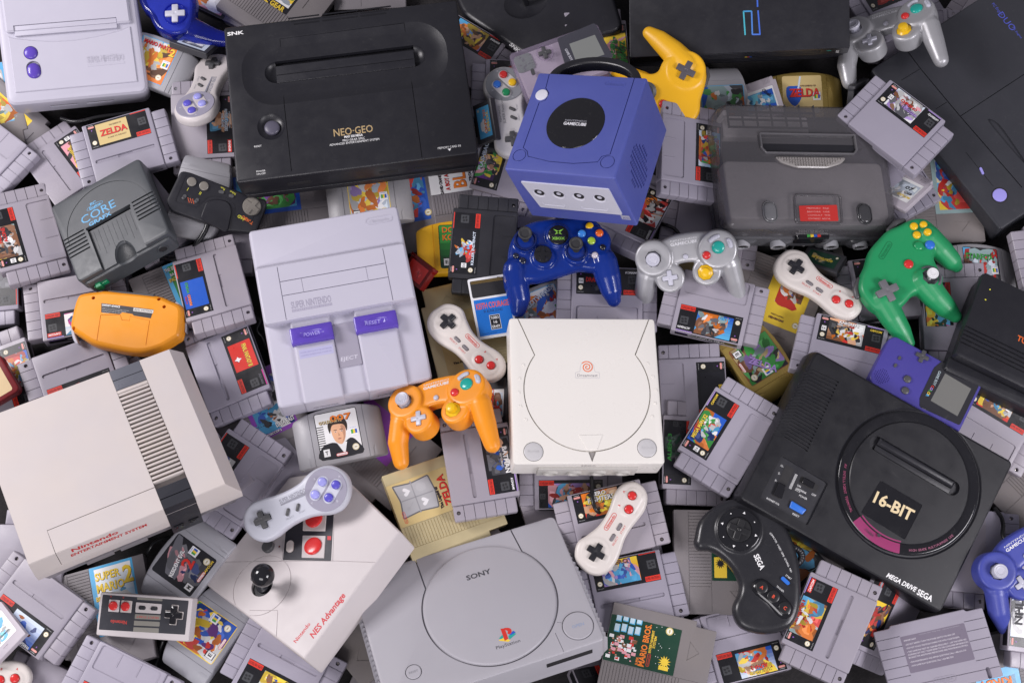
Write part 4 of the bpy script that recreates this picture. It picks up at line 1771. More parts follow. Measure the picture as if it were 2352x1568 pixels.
def core():
    pix = [(112, 470), (300, 362), (413, 550), (190, 645)]
    P_ = [((-70, 66, 38), T(0, 1, 445, 320)), ((70, 66, 38), T(0, 1, 1290, -110)), ((70, -66, 38), T(0, 1, 1532, 545)), ((-70, -66, 38), T(0, 1, 735, 1030))]
    mw = fit([p for p, _ in P_], [q for _, q in P_], 48)
    H = Homog([q for _, q in P_], [p[:2] for p, _ in P_])
    r = thing('game_console', 'small dark slate console with blue lettering and green switch', 'console', mw)
    h = lambda u, v: H(T(0, 1, u, v))
    m = M('slate')
    m.prism(rrect(-70, 70, -66, 66, 7), 10, 38, 4)
    m.prism(rrect(-66, 66, -70, 62, 7), 0, 30, 3)
    # round raised dome plate
    cc = h(950, 420)
    cu = M('slate')
    ring = [h(600, 520), h(600, 700), h(655, 690)]
    arc = [(62 * math.cos(math.radians(a)), -4 + 60 * math.sin(math.radians(a))) for a in range(-8, 190, 6)]
    cu.groove(arc, 1.0, 37.1, 60)
    y0 = h(870, 600)[1]
    # slot and card tray
    cu.box(-33, 33, -80, 0.5, 33.0, 60)
    cu.box(-34, 34, .4, 4.5, 26, 60)
    for s in (-1, 1):
        for k in range(6):
            x0, x1 = (37, 75) if s > 0 else (-75, -37)
            cu.box(x0, x1, 3.2 - 6 * k, 5.6 - 6 * k, 35.2, 60)
    cu.ell((2, -64, 33), (15, 26, 7), n=28, k=14)
    m.cut(cu)
    m.obj('body', r, 20)
    m = M('slate')
    for k in range(9):
        m.box(-28 + 7 * k, -27.2 + 7 * k, -34 - 10 * (k % 2), -3, 32.9, 33.5)
    m.obj('tray_ribs', r)
    m = M('green')
    m.box(-58, -38, -73, -68, 12, 19, .6)
    m.prof(rrect(-55, -47, -76, -68), [(0, 10), (0, 21), (1, 22)])
    m.obj('power_switch', r)
    m = M('dark')
    m.rings([[(47 + 6 * math.cos(2 * math.pi * k / 20), y, 17 + 6 * math.sin(2 * math.pi * k / 20)) for k in range(20)] for y in (-70.3, -69)])
    m.obj('port', r)
    m = M('slate')
    m.rings([[(47 + rr * math.cos(2 * math.pi * k / 20), y, 17 + rr * math.sin(2 * math.pi * k / 20)) for k in range(20)] for rr, y in ((8, -70), (7.6, -71.4), (6, -71.4), (5.8, -70))], cap0=False, cap1=False)
    m.obj('port_ring', r)
    m = M(MATTE)
    lb = (.10, .36, .62)
    a, b = h(765, 440), h(1085, 290)
    p = h(925, 375)
    m.text('CORE', p[0], p[1] + 0, 38.1, 13, MATTE, lb, w=52, bold=.0)
    m.text('GRAFX', p[0] - 1, p[1] - 12, 38.1, 6, MATTE, lb, w=34, bold=.05)
    m.text('PC', p[0] - 2, p[1] + 16.5, 38.1, 4.5, MATTE, lb, w=9, bold=.05)
    m.text('Engine', p[0] - 1, p[1] + 11, 38.1, 4.5, MATTE, lb, w=17, bold=.03)
    m.ringflat(circ(p[0] - 1, p[1] + 11.2, 12.5, 28, 3.8), circ(p[0] - 1, p[1] + 11.2, 11.9, 28, 3.3), 38.1, MATTE, lb)
    m.obj('lettering', r, 0)


def nes_console():
    P_ = [((-128, 101, 84), T(0, 2, -190, 760)), ((112, 101, 84), T(0, 2, 1615, 5)), ((112, -92, 84), T(0, 2, 2120, 1270)), ((-128, -92, 84), T(0, 3, 215, 535)), ((128, -101, 40), T(0, 2, 2205, 1375)), ((128, -96, 8), T(0,2,2170,1500))]
    mw = fit([p for p, _ in P_], [q for _, q in P_], 44, st=.25, sz=12)
    H = Homog([q for _, q in P_[:4]], [p[:2] for p, _ in P_[:4]])
    r = thing('game_console', 'big boxy white console with grey striped vent band and red lettering', 'console', mw)
    h = lambda u, v: H(T(0, 2, u, v))
    h3 = lambda u, v: H(T(0, 3, u, v))
    m = M('cream')
    # upper half: flat top, chamfered right side and front
    pts = [(-128, 101), (112, 101), (128, 101), (128, -101), (-128, -101)]
    top = [(-127.5, 100.5), (111, 100.5), (111, -91), (-127.5, -91)]
    mid = [(-128, 101), (126.5, 101), (126.5, -100), (-128, -100)]
    ring = lambda P4, z: [(x, y, z) for x, y in P4[::-1]]
    m.rings([ring([(-128, 101), (128, 101), (128, -101), (-128, -101)], 40), ring([(-128, 101), (128, 101), (128, -101), (-128, -101)], 58), ring([(-128, 101), (113, 101), (113, -92.5), (-128, -92.5)], 83), ring([(-127.4, 100.4), (112, 100.4), (112, -91.5), (-127.4, -91.5)], 84)])
    cu = M('cream')
    xv0, xv1 = 34.5, 73.5
    cu.box(xv0, xv1, -70, 102, 75.0, 100)
    cu.box(xv0, xv1, -130, -69.9, 72, 100)
    # door seam at the front
    ds = [(-95, -64), (xv0 + .3, -64)]
    cu.groove([(-128, -62), (xv0 + .2, -62)][:0] or [(-96, -120), (-96, -62), (xv0 + .2, -62)], .9, 60, 100)
    m.cut(cu)
    m.obj('upper_shell', r)
    m = M('nesbase')
    m.rings([ring([(-120, 96), (120, 96), (118, -92), (-120, -92)], 0), ring([(-126, 99), (126, 99), (126, -97), (-126, -97)], 40.2)])
    for x0 in (-72, -30):
        m.box(x0, x0 + 34, -101.5, -94, 22, 33, .6)
    m.obj('lower_shell', r)
    m = M('cream')
    for k in range(23):
        y = 67 - 5.55 * k
        m.box(xv0 + .4, xv1 - .4, y - 1.9, y + .7, 74, 84.0, .5)
    m.box(xv0 + .3, xv1 - .3, 68.5, 72.5, 80, 84, .5)
    m.obj('vent_slats', r)
    m = M('nesdark')
    m.box(xv0 + .3, xv1 - .3, 87, 100.6, 78, 84, .5)
    m.box(xv0 + .3, xv1 - .3, 73.2, 86.2, 78, 84, .5)
    m.obj('grey_band', r)
    MATS['nesblack'] = plastic('smoky_black_band', (.035, .036, .044), rough=.22, bump=.1)
    m = M('nesblack')
    m.box(xv0 + .3, xv1 - .3, -79, -65, 74, 84, .5)
    m.rings([ring([(xv0 + .3, -80), (xv1 - .3, -80), (xv1 - .3, -92), (xv0 + .3, -92)], 60), ring([(xv0 + .3, -80), (xv1 - .3, -80), (xv1 - .3, -92), (xv0 + .3, -92)], 83.6)])
    m.obj('grey_band', r)
    m = M('black')
    xx = [(xv0 + .3, -92.2), (xv1 - .3, -92.2), (xv1 - .3, -102), (xv0 + .3, -102)]
    m.rings([[(x, -92, z) for x, z in ((xv0 + .3, 6), (xv0 + .3, 83), (xv1 - .3, 83), (xv1 - .3, 6))], [(x, y, z) for x, y, z in ((xv0 + .3, -101.6, 6), (xv0 + .3, -101.6, 58), (xv1 - .3, -101.6, 58), (xv1 - .3, -101.6, 6))]][::-1])
    m.obj('port_panel', r)
    m = M('gloss')
    for x in (44, 63):
        m.box(x - 6.5, x + 6.5, -103.4, -101.5, 24, 36, .8)
        for i in range(6):
            m.box(x - 4 + 3 * (i % 3) - .9, x - 4 + 3 * (i % 3) + .9, -104, -103.3, 26.5 + 4.6 * (i // 3), 29.5 + 4.6 * (i // 3))
    m.obj('controller_port', r)
    m = M(MATTE)
    # lettering on the sloping front
    t3 = M(MATTE)
    t3.text('Nintendo', -51, 6.4, 0, 6, MATTE, (.5, .03, .03), w=56, bold=.05)
    t3.text('ENTERTAINMENT SYSTEM', -36, -2.2, 0, 4.6, MATTE, (.5, .03, .03), w=92, bold=.05)
    # slope runs from (y -92.5, z 83) to (y -101, z 58)
    L_ = math.hypot(8.5, 25)
    m.add([(x - 0, -92.5 - 8.5 / L_ * (12 - y) - .2, 83 - 25 / L_ * (12 - y) + .1) for x, y, _ in t3.v], t3.f, MATTE, (.5, .03, .03))
    m.obj('lettering', r, 0)


def disc_white():
    pix = [(1168, 731), (1503, 731), T(2, 2, 1408, 1130), T(2, 2, 15, 1115)]
    mw, H = corners(190, 195, 66, pix, 50, st=.12)
    r = thing('game_console', 'bright white console with round lid and orange spiral badge', 'console', mw)
    h = lambda u, v: H(T(2, 2, u, v))
    m = M('white')
    m.prism(rrect(-95, 95, -97.5, 97.5, 4), 22, 66, 2.4)
    m.prof(rrect(-93, 93, -95, 97, 4), [(8, 0), (0, 22.2)])
    cu = M('white')
    cc, ce = h(690, 495), h(1262, 440)
    cx, cy = h(688, 415)
    rad = 78
    cx, cy = 0, 4
    a1, a2 = h(210, 130), h(1133, 118)
    rad = (abs(h(108, 470)[0]) + abs(h(1268, 470)[0])) / 2
    cx = (h(108, 470)[0] + h(1268, 470)[0]) / 2
    cy = h(690, 1008)[1] + rad
    t1 = math.degrees(math.atan2(a1[1] - cy, a1[0] - cx))
    t2 = math.degrees(math.atan2(a2[1] - cy, a2[0] - cx))
    arc = circ(cx, cy, rad, 72, a0=t1, a1=360 + t2)
    corner1, corner2 = h(-60, -30 * 1 - 0), h(1260, -200)
    arc = [(h(42, -200)[0] - 0, 99)] + arc + [(h(1262, -210)[0], 99)]
    cu.groove(arc, 1.5, 62.5, 90)
    # pointer under the lid
    cu.prism([h(695, 1012), h(768, 1012), h(732, 1105)], 63.5, 90)
    for u, v in ((196, 1003), (1240, 983)):
        p = h(u, v)
        cu.cyl(p[0], p[1], 12.6, 63.5, 90, n=32)
    m.cut(cu)
    m.obj('body', r, 18)
    # slightly domed lid ring line
    m = M('white')
    tri = [h(607, 857), h(829, 855), h(778, 990), h(680, 990)]
    m.prof(tri, [(0, 65.6), (0, 66.3), (.6, 66.7)])
    m.obj('lid_window', r)
    m = M('dark')
    m.mats = [plastic('tinted_window_plastic', (.3, .28, .27), rough=.2, bump=0)]
    m.prism([h(699, 1015), h(764, 1015), h(732, 1100)], 63.6, 64.6)
    m.obj('pointer', r)
    for (u, v, s) in ((196, 1003, 'POWER'), (1240, 983, 'OPEN')):
        p = h(u, v)
        m = M('mid')
        m.mats = [MATS.setdefault('palebtn', plastic('pale_round_button', (.56, .55, .56), rough=.25, bump=0))]
        m.dome(circ(p[0], p[1], 11.9, 32), 62, 1.2, wall=4.3, flat=.1)
        m.text(s, p[0], p[1], 67.62, 2.8, None, w=14)
        m.obj('button', r, 35)
    m = M(PRINT, MATTE)
    p = h(686, 310)
    out = [(-15.5, -4), (15.5, -4), (15.5, 4), (10, 4.6), (9.2, 9)] + [(9.2 * math.cos(a), 10 + 9.2 * math.sin(a)) for a in [0.0, .4, .8, 1.2, 1.57, 1.94, 2.34, 2.74, 3.14]] + [(-9.2, 9), (-10, 4.6), (-15.5, 4)]
    pl = rpoly([(p[0] + x, p[1] + y) for x, y in out], 1.2)
    m.ringflat(pl, inset(ccw(pl), .35), 66.1, MATTE, (.5, .5, .55))
    m.text('Dreamcast', p[0], p[1], 66.12, 4, MATTE, (.28, .27, .3), w=26)
    sp = []
    for k in range(70):
        a = k / 69 * 2 * math.pi * 2.3
        rr = .6 + 7.4 * k / 69
        sp.append((p[0] + rr * math.cos(a + .6), p[1] + 11 + rr * math.sin(a + .6)))
    m.line(sp, 1.2, 66.14, MATTE, (.85, .16, .03))
    m.obj('badge', r, 0)
    m = M('white')
    for u, v in ((100, 215), (65, 338), (58, 463), (76, 590), (125, 712), (1245, 202), (1295, 323), (1320, 446), (1316, 570), (1288, 692)):
        p = h(u, v)
        m.prof(rrect(p[0] - 1.6, p[0] + 1.6, p[1] - 1.6, p[1] + 1.6, .5), [(0, 65.8), (0, 66.4), (.3, 66.7)])
    m.obj('bumps', r)
    m = M('mid')
    m.mats = [plastic('port_strip_plastic', (.55, .53, .50), rough=.35, bump=.1)]
    m.box(-63, 63, -101, -97, 26, 54, 1)
    for x in (-46, -16, 15, 46):
        n = 22
        f = lambda rr, y: [(x + rr * math.cos(2 * math.pi * k / n), y, 39 + rr * .75 * math.sin(2 * math.pi * k / n)) for k in range(n)]
        m.rings([f(10, -100.8), f(9.4, -103.5), f(7.6, -103.5), f(7, -101.4)], cap0=False, cap1=True)
    m.obj('port_strip', r, 40)
    m = M(MATTE)
    t3 = M(MATTE)
    t3.text('SEGA', 0, 0, 0, 4, MATTE, WHT, w=19, bold=.08)
    m.add([(x + 0, -97.65, 58.5 + y) for x, y, _ in t3.v], t3.f, MATTE, (.36, .34, .35))
    m.obj('lettering', r, 0)


def grey_disc():
    P_ = [((-135, 94, 50), T(1, 3, 880, 690)), ((135, 94, 50), (1264, 1164)), ((135, -94, 50), T(2, 3, 905, 1245)), ((-135, -94, 50), T(1, 3, 1190, 1720))]
    pix = [q for _, q in P_]
    mw, H = corners(270, 188, 52, pix, 46, st=.1)
    r = thing('game_console', 'grey console with large round lid and toothed edges at the bottom of the photo', 'console', mw)
    h = lambda u, v: H(T(1, 3, u, v))
    h2 = lambda u, v: H(T(2, 3, u, v))
    m = M('grey')
    m.prism(rrect(-135, 135, -94, 94, 7), 12, 52, 3)
    m.prism(rrect(-132, 132, -92, 92, 6), 0, 13, 2)
    cu = M('grey')
    # lid circle from three visible places
    pts = [h(1422, 960), h2(348, 960), h(2100, 330)]
    (x1, y1), (x2, y2), (x3, y3) = pts
    A = np.array([[x2 - x1, y2 - y1], [x3 - x1, y3 - y1]]) * 2
    B = np.array([x2 ** 2 + y2 ** 2 - x1 ** 2 - y1 ** 2, x3 ** 2 + y3 ** 2 - x1 ** 2 - y1 ** 2])
    cx, cy = np.linalg.solve(A, B)
    rad = math.hypot(x1 - cx, y1 - cy)
    s1, s2 = h(1365, 545), h(1450, 765)
    s3, s4 = h(2232, 180), h2(-60, 430)
    aa = math.degrees(math.atan2(s2[1] - cy, s2[0] - cx))
    ab = math.degrees(math.atan2(h(2325, 385)[1] - cy, h(2325, 385)[0] - cx))
    arc = circ(cx, cy, rad, 80, a0=aa, a1=360 + ab)
    cu.groove([(s1[0], 96), s1] + arc + [(s3[0], s3[1]), (s3[0], 96)], 1.8, 49, 80)
    for p, rr in ((h(1370, 1445), 9.6), (h2(580, 1100), 19)):
        cu.groove(circ(p[0], p[1], rr, 36), .9, 50.3, 80, closed=True)
    cu.groove([h2(345, 1060), h2(430, 1075)], .8, 51.2, 80)
    cu.groove([h2(318, 1165), h2(430, 1400)], .8, 51.2, 80)
    m.cut(cu)
    m.obj('body', r, 20)
    m = M('grey')
    m.prof(circ(cx, cy, rad - 1.6, 80), [(0, 50), (0, 52.6), (1.2, 53.6), (4, 54.2)])
    m.obj('lid', r, 20)
    m = M('grey')
    for s in (-1, 1):
        for k in range(26):
            y = -86 + 6.9 * k
            m.prof([(s * 134, y - 3.2), (s * 140.5, y), (s * 134, y + 3.2)], [(0, 10), (0, 40), (1.6, 45)])
    m.obj('side_teeth', r)
    m = M('mid')
    p = h(1370, 1445)
    m.prof(circ(p[0], p[1], 9, 32), [(0, 50), (0, 52.4), (.6, 52.9)])
    m.mats = [MATS['grey']]
    o = m.obj('reset_button', r, 30)
    f = M(MATTE)
    f.text('RESET', p[0], p[1], 53, 2.6, MATTE, (.2, .2, .22), w=11, ang=0)
    f.obj('lettering', o, 0)
    m = M('grey')
    p = h2(580, 1100)
    m.prof(circ(p[0], p[1], 18.3, 40), [(0, 50), (0, 52.6), (.8, 53.2)])
    o = m.obj('open_button', r, 30)
    f = M(MATTE)
    f.text('OPEN', p[0], p[1], 53.3, 4, MATTE, (.25, .33, .5), w=15)
    f.obj('lettering', o, 0)
    m = M(MATTE)
    p = h(1905, 625)
    m.text('SONY', p[0], p[1], 54.3, 7, MATTE, (.06, .06, .07), w=32, bold=.04)
    p = h(2182, 1262)
    m.text('PlayStation', p[0], p[1], 54.3, 4.4, MATTE, (.06, .06, .07), w=30)
    p = h(2165, 1180)
    X = lambda dx, dy: (p[0] + dx, p[1] + dy)
    # emblem: flat S in bands under an upright P
    m.flat([X(-11, -4), X(0, -9.5), X(3, -8), X(-6, -2)], 54.3, MATTE, C['y'])
    m.flat([X(-10, -1.6), X(-4, 2), X(0, 0), X(-7, -3.2)], 54.32, MATTE, (.02, .35, .3))
    m.flat([X(2, -7), X(12, -2.5), X(9, .5), X(2, -2)], 54.3, MATTE, (.02, .35, .3))
    m.flat([X(3, 0), X(10, 2.5), X(12, -.4), X(6, -2)], 54.34, MATTE, C['b'])
    m.flat([X(-4, -7), X(1, -5.4), X(1, 9), X(-4, 10.4)], 54.36, MATTE, C['r'])
    m.flat(spl([X(0, 9.6), X(6, 8), X(8, 4), X(6, 0), X(2.2, 1), X(3.4, 4), X(2, 6)], 3), 54.38, MATTE, C['r'])
    m.obj('emblem', r, 0)
    m = M('dark')
    m.box(-118, -60, -94.8, -93.5, 30, 38, .3)
    m.box(60, 118, -94.8, -93.5, 30, 38, .3)
    m.obj('front_slots', r)


def drive():
    P_ = [((-140, 106, 50), T(3, 2, 545, 172)), ((140, 106, 50), T(3, 2, 2200, 1110)), ((138, -106, 50), T(3, 3, 1592, 860)), ((-140, -106, 50), T(3, 2, -180, 1360 + 20))]
    P_[3] = ((-140, -106, 50), (1693, 1146))
    mw = fit([p for p, _ in P_], [q for _, q in P_], 46, st=.08)
    H = Homog([q for _, q in P_], [p[:2] for p, _ in P_])
    r = thing('game_console', 'black console with big round ring top and gold 16-BIT lettering', 'console', mw)
    h = lambda u, v: H(T(3, 2, u, v))
    h3 = lambda u, v: H(T(3, 3, u, v))
    m = M('black')
    m.mats = [plastic('deep_black_plastic', (.009, .009, .012), rough=.36, bump=.35, grain=1000, var=.12, spec=.4, dust=.05)]
    MATS['deepblack'] = m.mats[0]
    out = rrect(-149, 146, -110, 112, 9)
    _ = rpoly([(-150, 100), (-138, 112), (138, 110), (148, 100), (148, -98), (138, -110), (-142, -110), (-150, -96)], 12)
    m.prof(out, [(2, 0), (0, 4), (0, 30), (2.6, 44), (4, 47.2), (6, 48)])
    # main plate steps
    cu = M('black')
    c = h(1300, 1130)
    pa, pb, pc_ = h(680, 1240), h(1935, 1250), h(1300, 668)
    (x1, y1), (x2, y2), (x3, y3) = pa, pb, pc_
    A = np.array([[x2 - x1, y2 - y1], [x3 - x1, y3 - y1]]) * 2
    B = np.array([x2 ** 2 + y2 ** 2 - x1 ** 2 - y1 ** 2, x3 ** 2 + y3 ** 2 - x1 ** 2 - y1 ** 2])
    cx, cy = np.linalg.solve(A, B)
    R_ = math.hypot(x1 - cx, y1 - cy)
    # control recess
    rc = [h(140, 1035), h(585, 1285), h3(365, 110), h3(-110, -140)]
    cu.prism(rpoly(rc, 3), 45.5, 90)
    # vent grooves, left wing
    for k in range(22):
        t_ = k / 21
        a = (300 - 265 * t_ + 15, 290 + 560 * t_)
        b_ = (715 - 320 * t_, 410 + 585 * t_)
        cu.groove([h(*a), h((a[0] + b_[0]) / 2 - 45, (a[1] + b_[1]) / 2 - 55), h(*b_)], 1.7, 45.8, 90)
    cu.prof(circ(cx, cy, R_ + 5, 72), [(3, 46.0), (0, 48.5), (0, 80)])
    m.cut(cu)
    m.obj('body', r, 18)
    m = M('gloss')
    pr = [(R_, 44), (R_, 49.5), (R_ - 1.5, 50.8), (R_ - 3, 51), (R_ - 13, 48.8), (R_ - 14, 48.8), (R_ - 14, 44)]
    m.rings([[(cx + rr * math.cos(2 * math.pi * k / 90), cy + rr * math.sin(2 * math.pi * k / 90), z) for k in range(90)] for rr, z in pr], cap0=False, cap1=False)
    ring = m.obj('gloss_ring', r, 40)
    m = M('deepblack')
    m.prof(circ(cx, cy, R_ - 13.6, 80), [(0, 40), (0, 50), (1, 51)])
    cu = M('black')
    sa, sb = h(985, 905), h(1765, 1350)
    cu.bar(sa, sb, 19, 45, 90, r=9)
    pl = [h(1070, 1255), h(1450, 1465), h3(1330, 225), h3(850, -10), h(900, 1530)]
    cu.prism(rpoly([h(1070, 1255), h(1450, 1470), h3(1285, 218), h3(880, -20)], 2), 50.2, 90)
    m.cut(cu)
    m.obj('disc_top', r, 18)
    m = M('black')
    an = math.atan2(sb[1] - sa[1], sb[0] - sa[0])
    nx, ny = -math.sin(an), math.cos(an)
    ux, uy = math.cos(an), math.sin(an)
    f = lambda p, a, b: (p[0] + ux * a + nx * b, p[1] + uy * a + ny * b)
    m.prism([f(sa, 10, -8.6), f(sb, -10, -8.6), f(sb, -10, -1.5), f(sa, 10, -1.5)], 44, 49, .5)
    m.prof([f(sa, 10, -1), f(sb, -10, -1), f(sb, -10, 9), f(sa, 10, 9)], [(0, 44), (0, 51), (2.2, 53.4), (3.6, 53.9)])
    m.obj('slot_flap', r)
    m = M('gloss')
    m.prism(rpoly([h(1070, 1257), h(1448, 1468), h3(1283, 216), h3(882, -18)], 2), 49, 50.9)
    o = m.obj('badge_plate', r)
    f2 = M(MATTE)
    b0, b1 = h(1020, 1440), h(1385, 1530)
    ang = math.degrees(math.atan2(h(1385, 1560)[1] - h(1020, 1380)[1], h(1385, 1560)[0] - h(1020, 1380)[0]))
    p = h(1197, 1470)
    f2.text('16-BIT', p[0], p[1] - 2, 51.1, 15, MATTE, (.72, .58, .34), ang=ang, w=54, bold=.05)
    f2.obj('lettering', o, 0)
    # pink segment of the ring
    m = M(PRINT)
    m.mats = [plastic('pink_ring_segment', (.3, .045, .14), rough=.15, bump=0), PRINT]
    g0, g1 = h3(895, 5), h3(1240, 300)
    a0 = math.atan2(g0[1] - cy, g0[0] - cx)
    a1 = math.atan2(g1[1] - cy, g1[0] - cx)
    if a1 < a0:
        a1 += 2 * math.pi
    N = 20
    m.rings([[(cx + rr * math.cos(a0 + (a1 - a0) * k / N), cy + rr * math.sin(a0 + (a1 - a0) * k / N), z) for k in range(N + 1)] for rr, z in ((R_ - 1.2, 50.9), (R_ - 3, 51.15), (R_ - 13, 49.0), (R_ - 15.5, 51.2), (R_ - 17, 51.2))], 0, cap0=False, cap1=False, closed=False)
    m.obj('pink_segment', r, 40)
    m = M(MATTE)

    def curve_text(s, rr, am, w, col, hh, z, flip=1):
        n = len(s)
        for i, chh in enumerate(s):
            if chh == ' ':
                continue
            a = am + flip * (i - (n - 1) / 2) * (w / n) / rr
            m.text(chh, cx + rr * math.cos(a), cy + rr * math.sin(a), z, hh, MATTE, col, ang=math.degrees(a) + (90 if flip > 0 else -90), bold=.02)
    tp = h3(1530, 245)
    curve_text('HIGH GRADE MULTIPURPOSE USE', R_ - 7, math.atan2(tp[1] - cy, tp[0] - cx), 62, (.24, .06, .12), 3, 50.6)
    tp = h(735, 1330)
    curve_text('AV INTELLIGENT TERMINAL', R_ - 7, math.atan2(tp[1] - cy, tp[0] - cx), 62, (.24, .03, .09), 3.2, 50.6)
    tp = h3(985, 130)
    curve_text('POWER', R_ - 8, math.atan2(tp[1] - cy, tp[0] - cx), 14, (.08, .02, .05), 3, 51.3)
    p = h3(1045, 183)
    m.flat(circ(p[0], p[1], 2.4, 16), 51.3, MATTE, C['k'])
    p, q = h3(1340, 640), h3(1470, 745)
    a_ = ang
    m.text('MEGA DRIVE', *h3(1262, 612), 48.1, 6, MATTE, WHT, ang=a_, w=42, bold=.06, shear=.25)
    m.text('SEGA', *h3(1478, 722), 48.1, 7.6, MATTE, WHT, ang=a_, w=21, bold=.09)
    for s, u, v, w in (('ON', 300, 1308, 5), ('OFF', 443, 1390, 6), ('CARTRIDGE', 320, 1352, 14), ('LOCK', 288, 1352, 7), ('POWER', 337, 1412, 11), ('10-', 143, 1127, 4), ('5-', 110, 1195, 3), ('0-', 72, 1260, 3), ('PHONES VOL', 30, 1455, 18)):
        m.text(s, *h(u, v), 45.7, 2.5, MATTE, WHT, ang=a_, w=w)
    m.text('RESET', *h3(255, 15), 45.7, 2.5, MATTE, WHT, ang=a_, w=9)
    for k in range(16):
        m.line([h(268 - 4.6 * k, 1200 + 8.4 * k), h(292 - 4.6 * k, 1212 + 8.4 * k)], .5, 45.7, MATTE, WHT)
    m.obj('lettering', r, 0)
    m = M('dark')
    m.prism(rpoly([h(180, 1115), h(262, 1155), h(108, 1440), h(20, 1400)], 1.5), 45, 45.75)
    m.prism(rpoly([h(330, 1210), h(500, 1305), h(460, 1375), h(300, 1285)], 2), 45, 45.75)
    m.prism(rpoly([h(208, 1422), h(380, 1520), h3(335, 25), h3(170, -75)], 1), 45, 45.75)
    m.obj('control_recesses', r)
    m = M('gloss')
    m.prof(rpoly([h(95, 1275), h(165, 1310), h(115, 1430), h(30, 1390)], 1), [(0, 45.6), (0, 49), (1, 50)])
    m.obj('volume_slider', r)
    m = M('gloss')
    m.prof(rpoly([h(350, 1228), h(455, 1285), h(430, 1335), h(325, 1278)], 1), [(0, 45.6), (0, 49), (1, 50)])
    m.obj('power_switch', r)
    m = M('blue')
    m.dome(rpoly([h(215, 1448), h(360, 1528), h3(315, 10), h3(190, -55)], 1.2), 45.6, 1.2, wall=2.4, flat=.5)
    m.obj('reset_button', r)


def turbo():
    # black box console leaving the frame at the right
    A, B, D_ = T(3, 1, 2040, 1000), T(3, 2, 1745, 90), T(3, 1, 2600, 1230)
    mw = fit([(-70, 60, 48), (-70, -62, 48), (30, 60, 48)], [A, B, D_], 46, st=.08)
    r = thing('game_console', 'plain black box console with orange lettering cut off by the right frame edge', 'console', mw)
    H = lambda px: tuple((mw.inverted() @ Vector(tuple(world(px, 46 + 48) / 1000)) * 1000)[:2])
    m = M('black')
    m.prof(rrect(-74, 120, -66, 64, 6), [(5, 0), (3, 30), (0, 36), (0, 44), (1, 47), (4, 48)])
    m.prism(rrect(-74, 120, -82, -60, 5), 0, 30, 5)
    cu = M('black')
    h = lambda u, v: H(T(3, 2, u, v))
    for k in range(5):
        y = -22 - 6 * k
        cu.box(-78, 130, y - 1.2, y + 1.2, 45.2, 80)
    m.cut(cu)
    m.obj('body', r, 26)
    m = M(MATTE)
    p = H(T(3, 1, 2330, 1540))
    m.text('TURBO', p[0] + 12, p[1], 48.1, 8, MATTE, (.75, .14, .02), w=34, bold=.02)
    for u, v in ((2040, 1090), (1993, 1188)):
        p = H(T(3, 1, u, v))
        m.flat(circ(p[0], p[1], 1.0, 10), 48.1, MATTE, (.8, .75, .05))
    m.obj('lettering', r, 0)


for f in (snes_us, snes_small, neo, arcade_stick, slim_black, engine_duo, cube, smoky, core, nes_console, disc_white, grey_disc, drive, turbo):
    f()
# ------------------------------------------------------------------ gamepads
class Tr:
    """tile pixels -> local millimetres, for tracing a pad lying flat: origin, turn and scale"""
    def __init__(self, tile, u0, v0, z, ang=0.0):
        self.t, self.z = tile, z
        self.o = world(T(tile[0], tile[1], u0, v0), z)
        self.a = math.radians(ang)
        self.mw = Matrix.Translation(Vector(tuple(self.o / 1000))) @ Matrix.Rotation(self.a, 4, 'Z')

    def __call__(self, u, v, tile=None, dz=0.0):
        t_ = tile or self.t
        p = world(T(t_[0], t_[1], u, v), self.z + dz) - self.o
        c, s = math.cos(-self.a), math.sin(-self.a)
        return (p[0] * c - p[1] * s, p[0] * s + p[1] * c)

    def many(self, *uv, tile=None, dz=0.0):
        return [self(u, v, tile, dz) for u, v in uv]

    def mm(self, px):      # length of a tile-pixel run, in mm
        a, b = self(0, 0), self(px, 0)
        return math.hypot(a[0] - b[0], a[1] - b[1])

    def base(self, zb):    # matrix with z=0 at height zb
        return Matrix.Translation(Vector((self.o[0] / 1000, self.o[1] / 1000, zb / 1000))) @ Matrix.Rotation(self.a, 4, 'Z')


def cross(x, y, L, w, ang=0):
    h = w / 2
    p = [(-h, -L), (h, -L), (h, -h), (L, -h), (L, h), (h, h), (h, L), (-h, L), (-h, h), (-L, h), (-L, -h), (-h, -h)]
    c, s = math.cos(math.radians(ang)), math.sin(math.radians(ang))
    return rpoly([(x + a * c - b * s, y + a * s + b * c) for a, b in p], [1.3, 1.3, .4] * 4, 3)


def dpad(r, x, y, z, L, w, ang, m0, name='direction_pad', h=4.5):
    m = M(m0)
    m.prof(cross(x, y, L, w, ang), [(0, z - 3), (0, z + h - .7), (.3, z + h - .2), (.7, z + h)])
    cu = M(m0)
    cu.ell((x, y, z + h + 7), (L * .45, L * .45, 7.6), n=20, k=16)
    m.cut(cu)
    return m.obj(name, r, 30)


def btn(r, x, y, z, rad, m0, name='button', h=2.2, wall=1.2, poly=None, flat=.15):
    m = M(m0)
    m.dome(poly or circ(x, y, rad, 26), z - 1.5, h, wall=wall + 1.5, flat=flat)
    return m.obj(name, r, 35)


def octagon(x, y, r, a=22.5):
    return [(x + r * math.cos(math.radians(a + 45 * k)), y + r * math.sin(math.radians(a + 45 * k))) for k in range(8)]


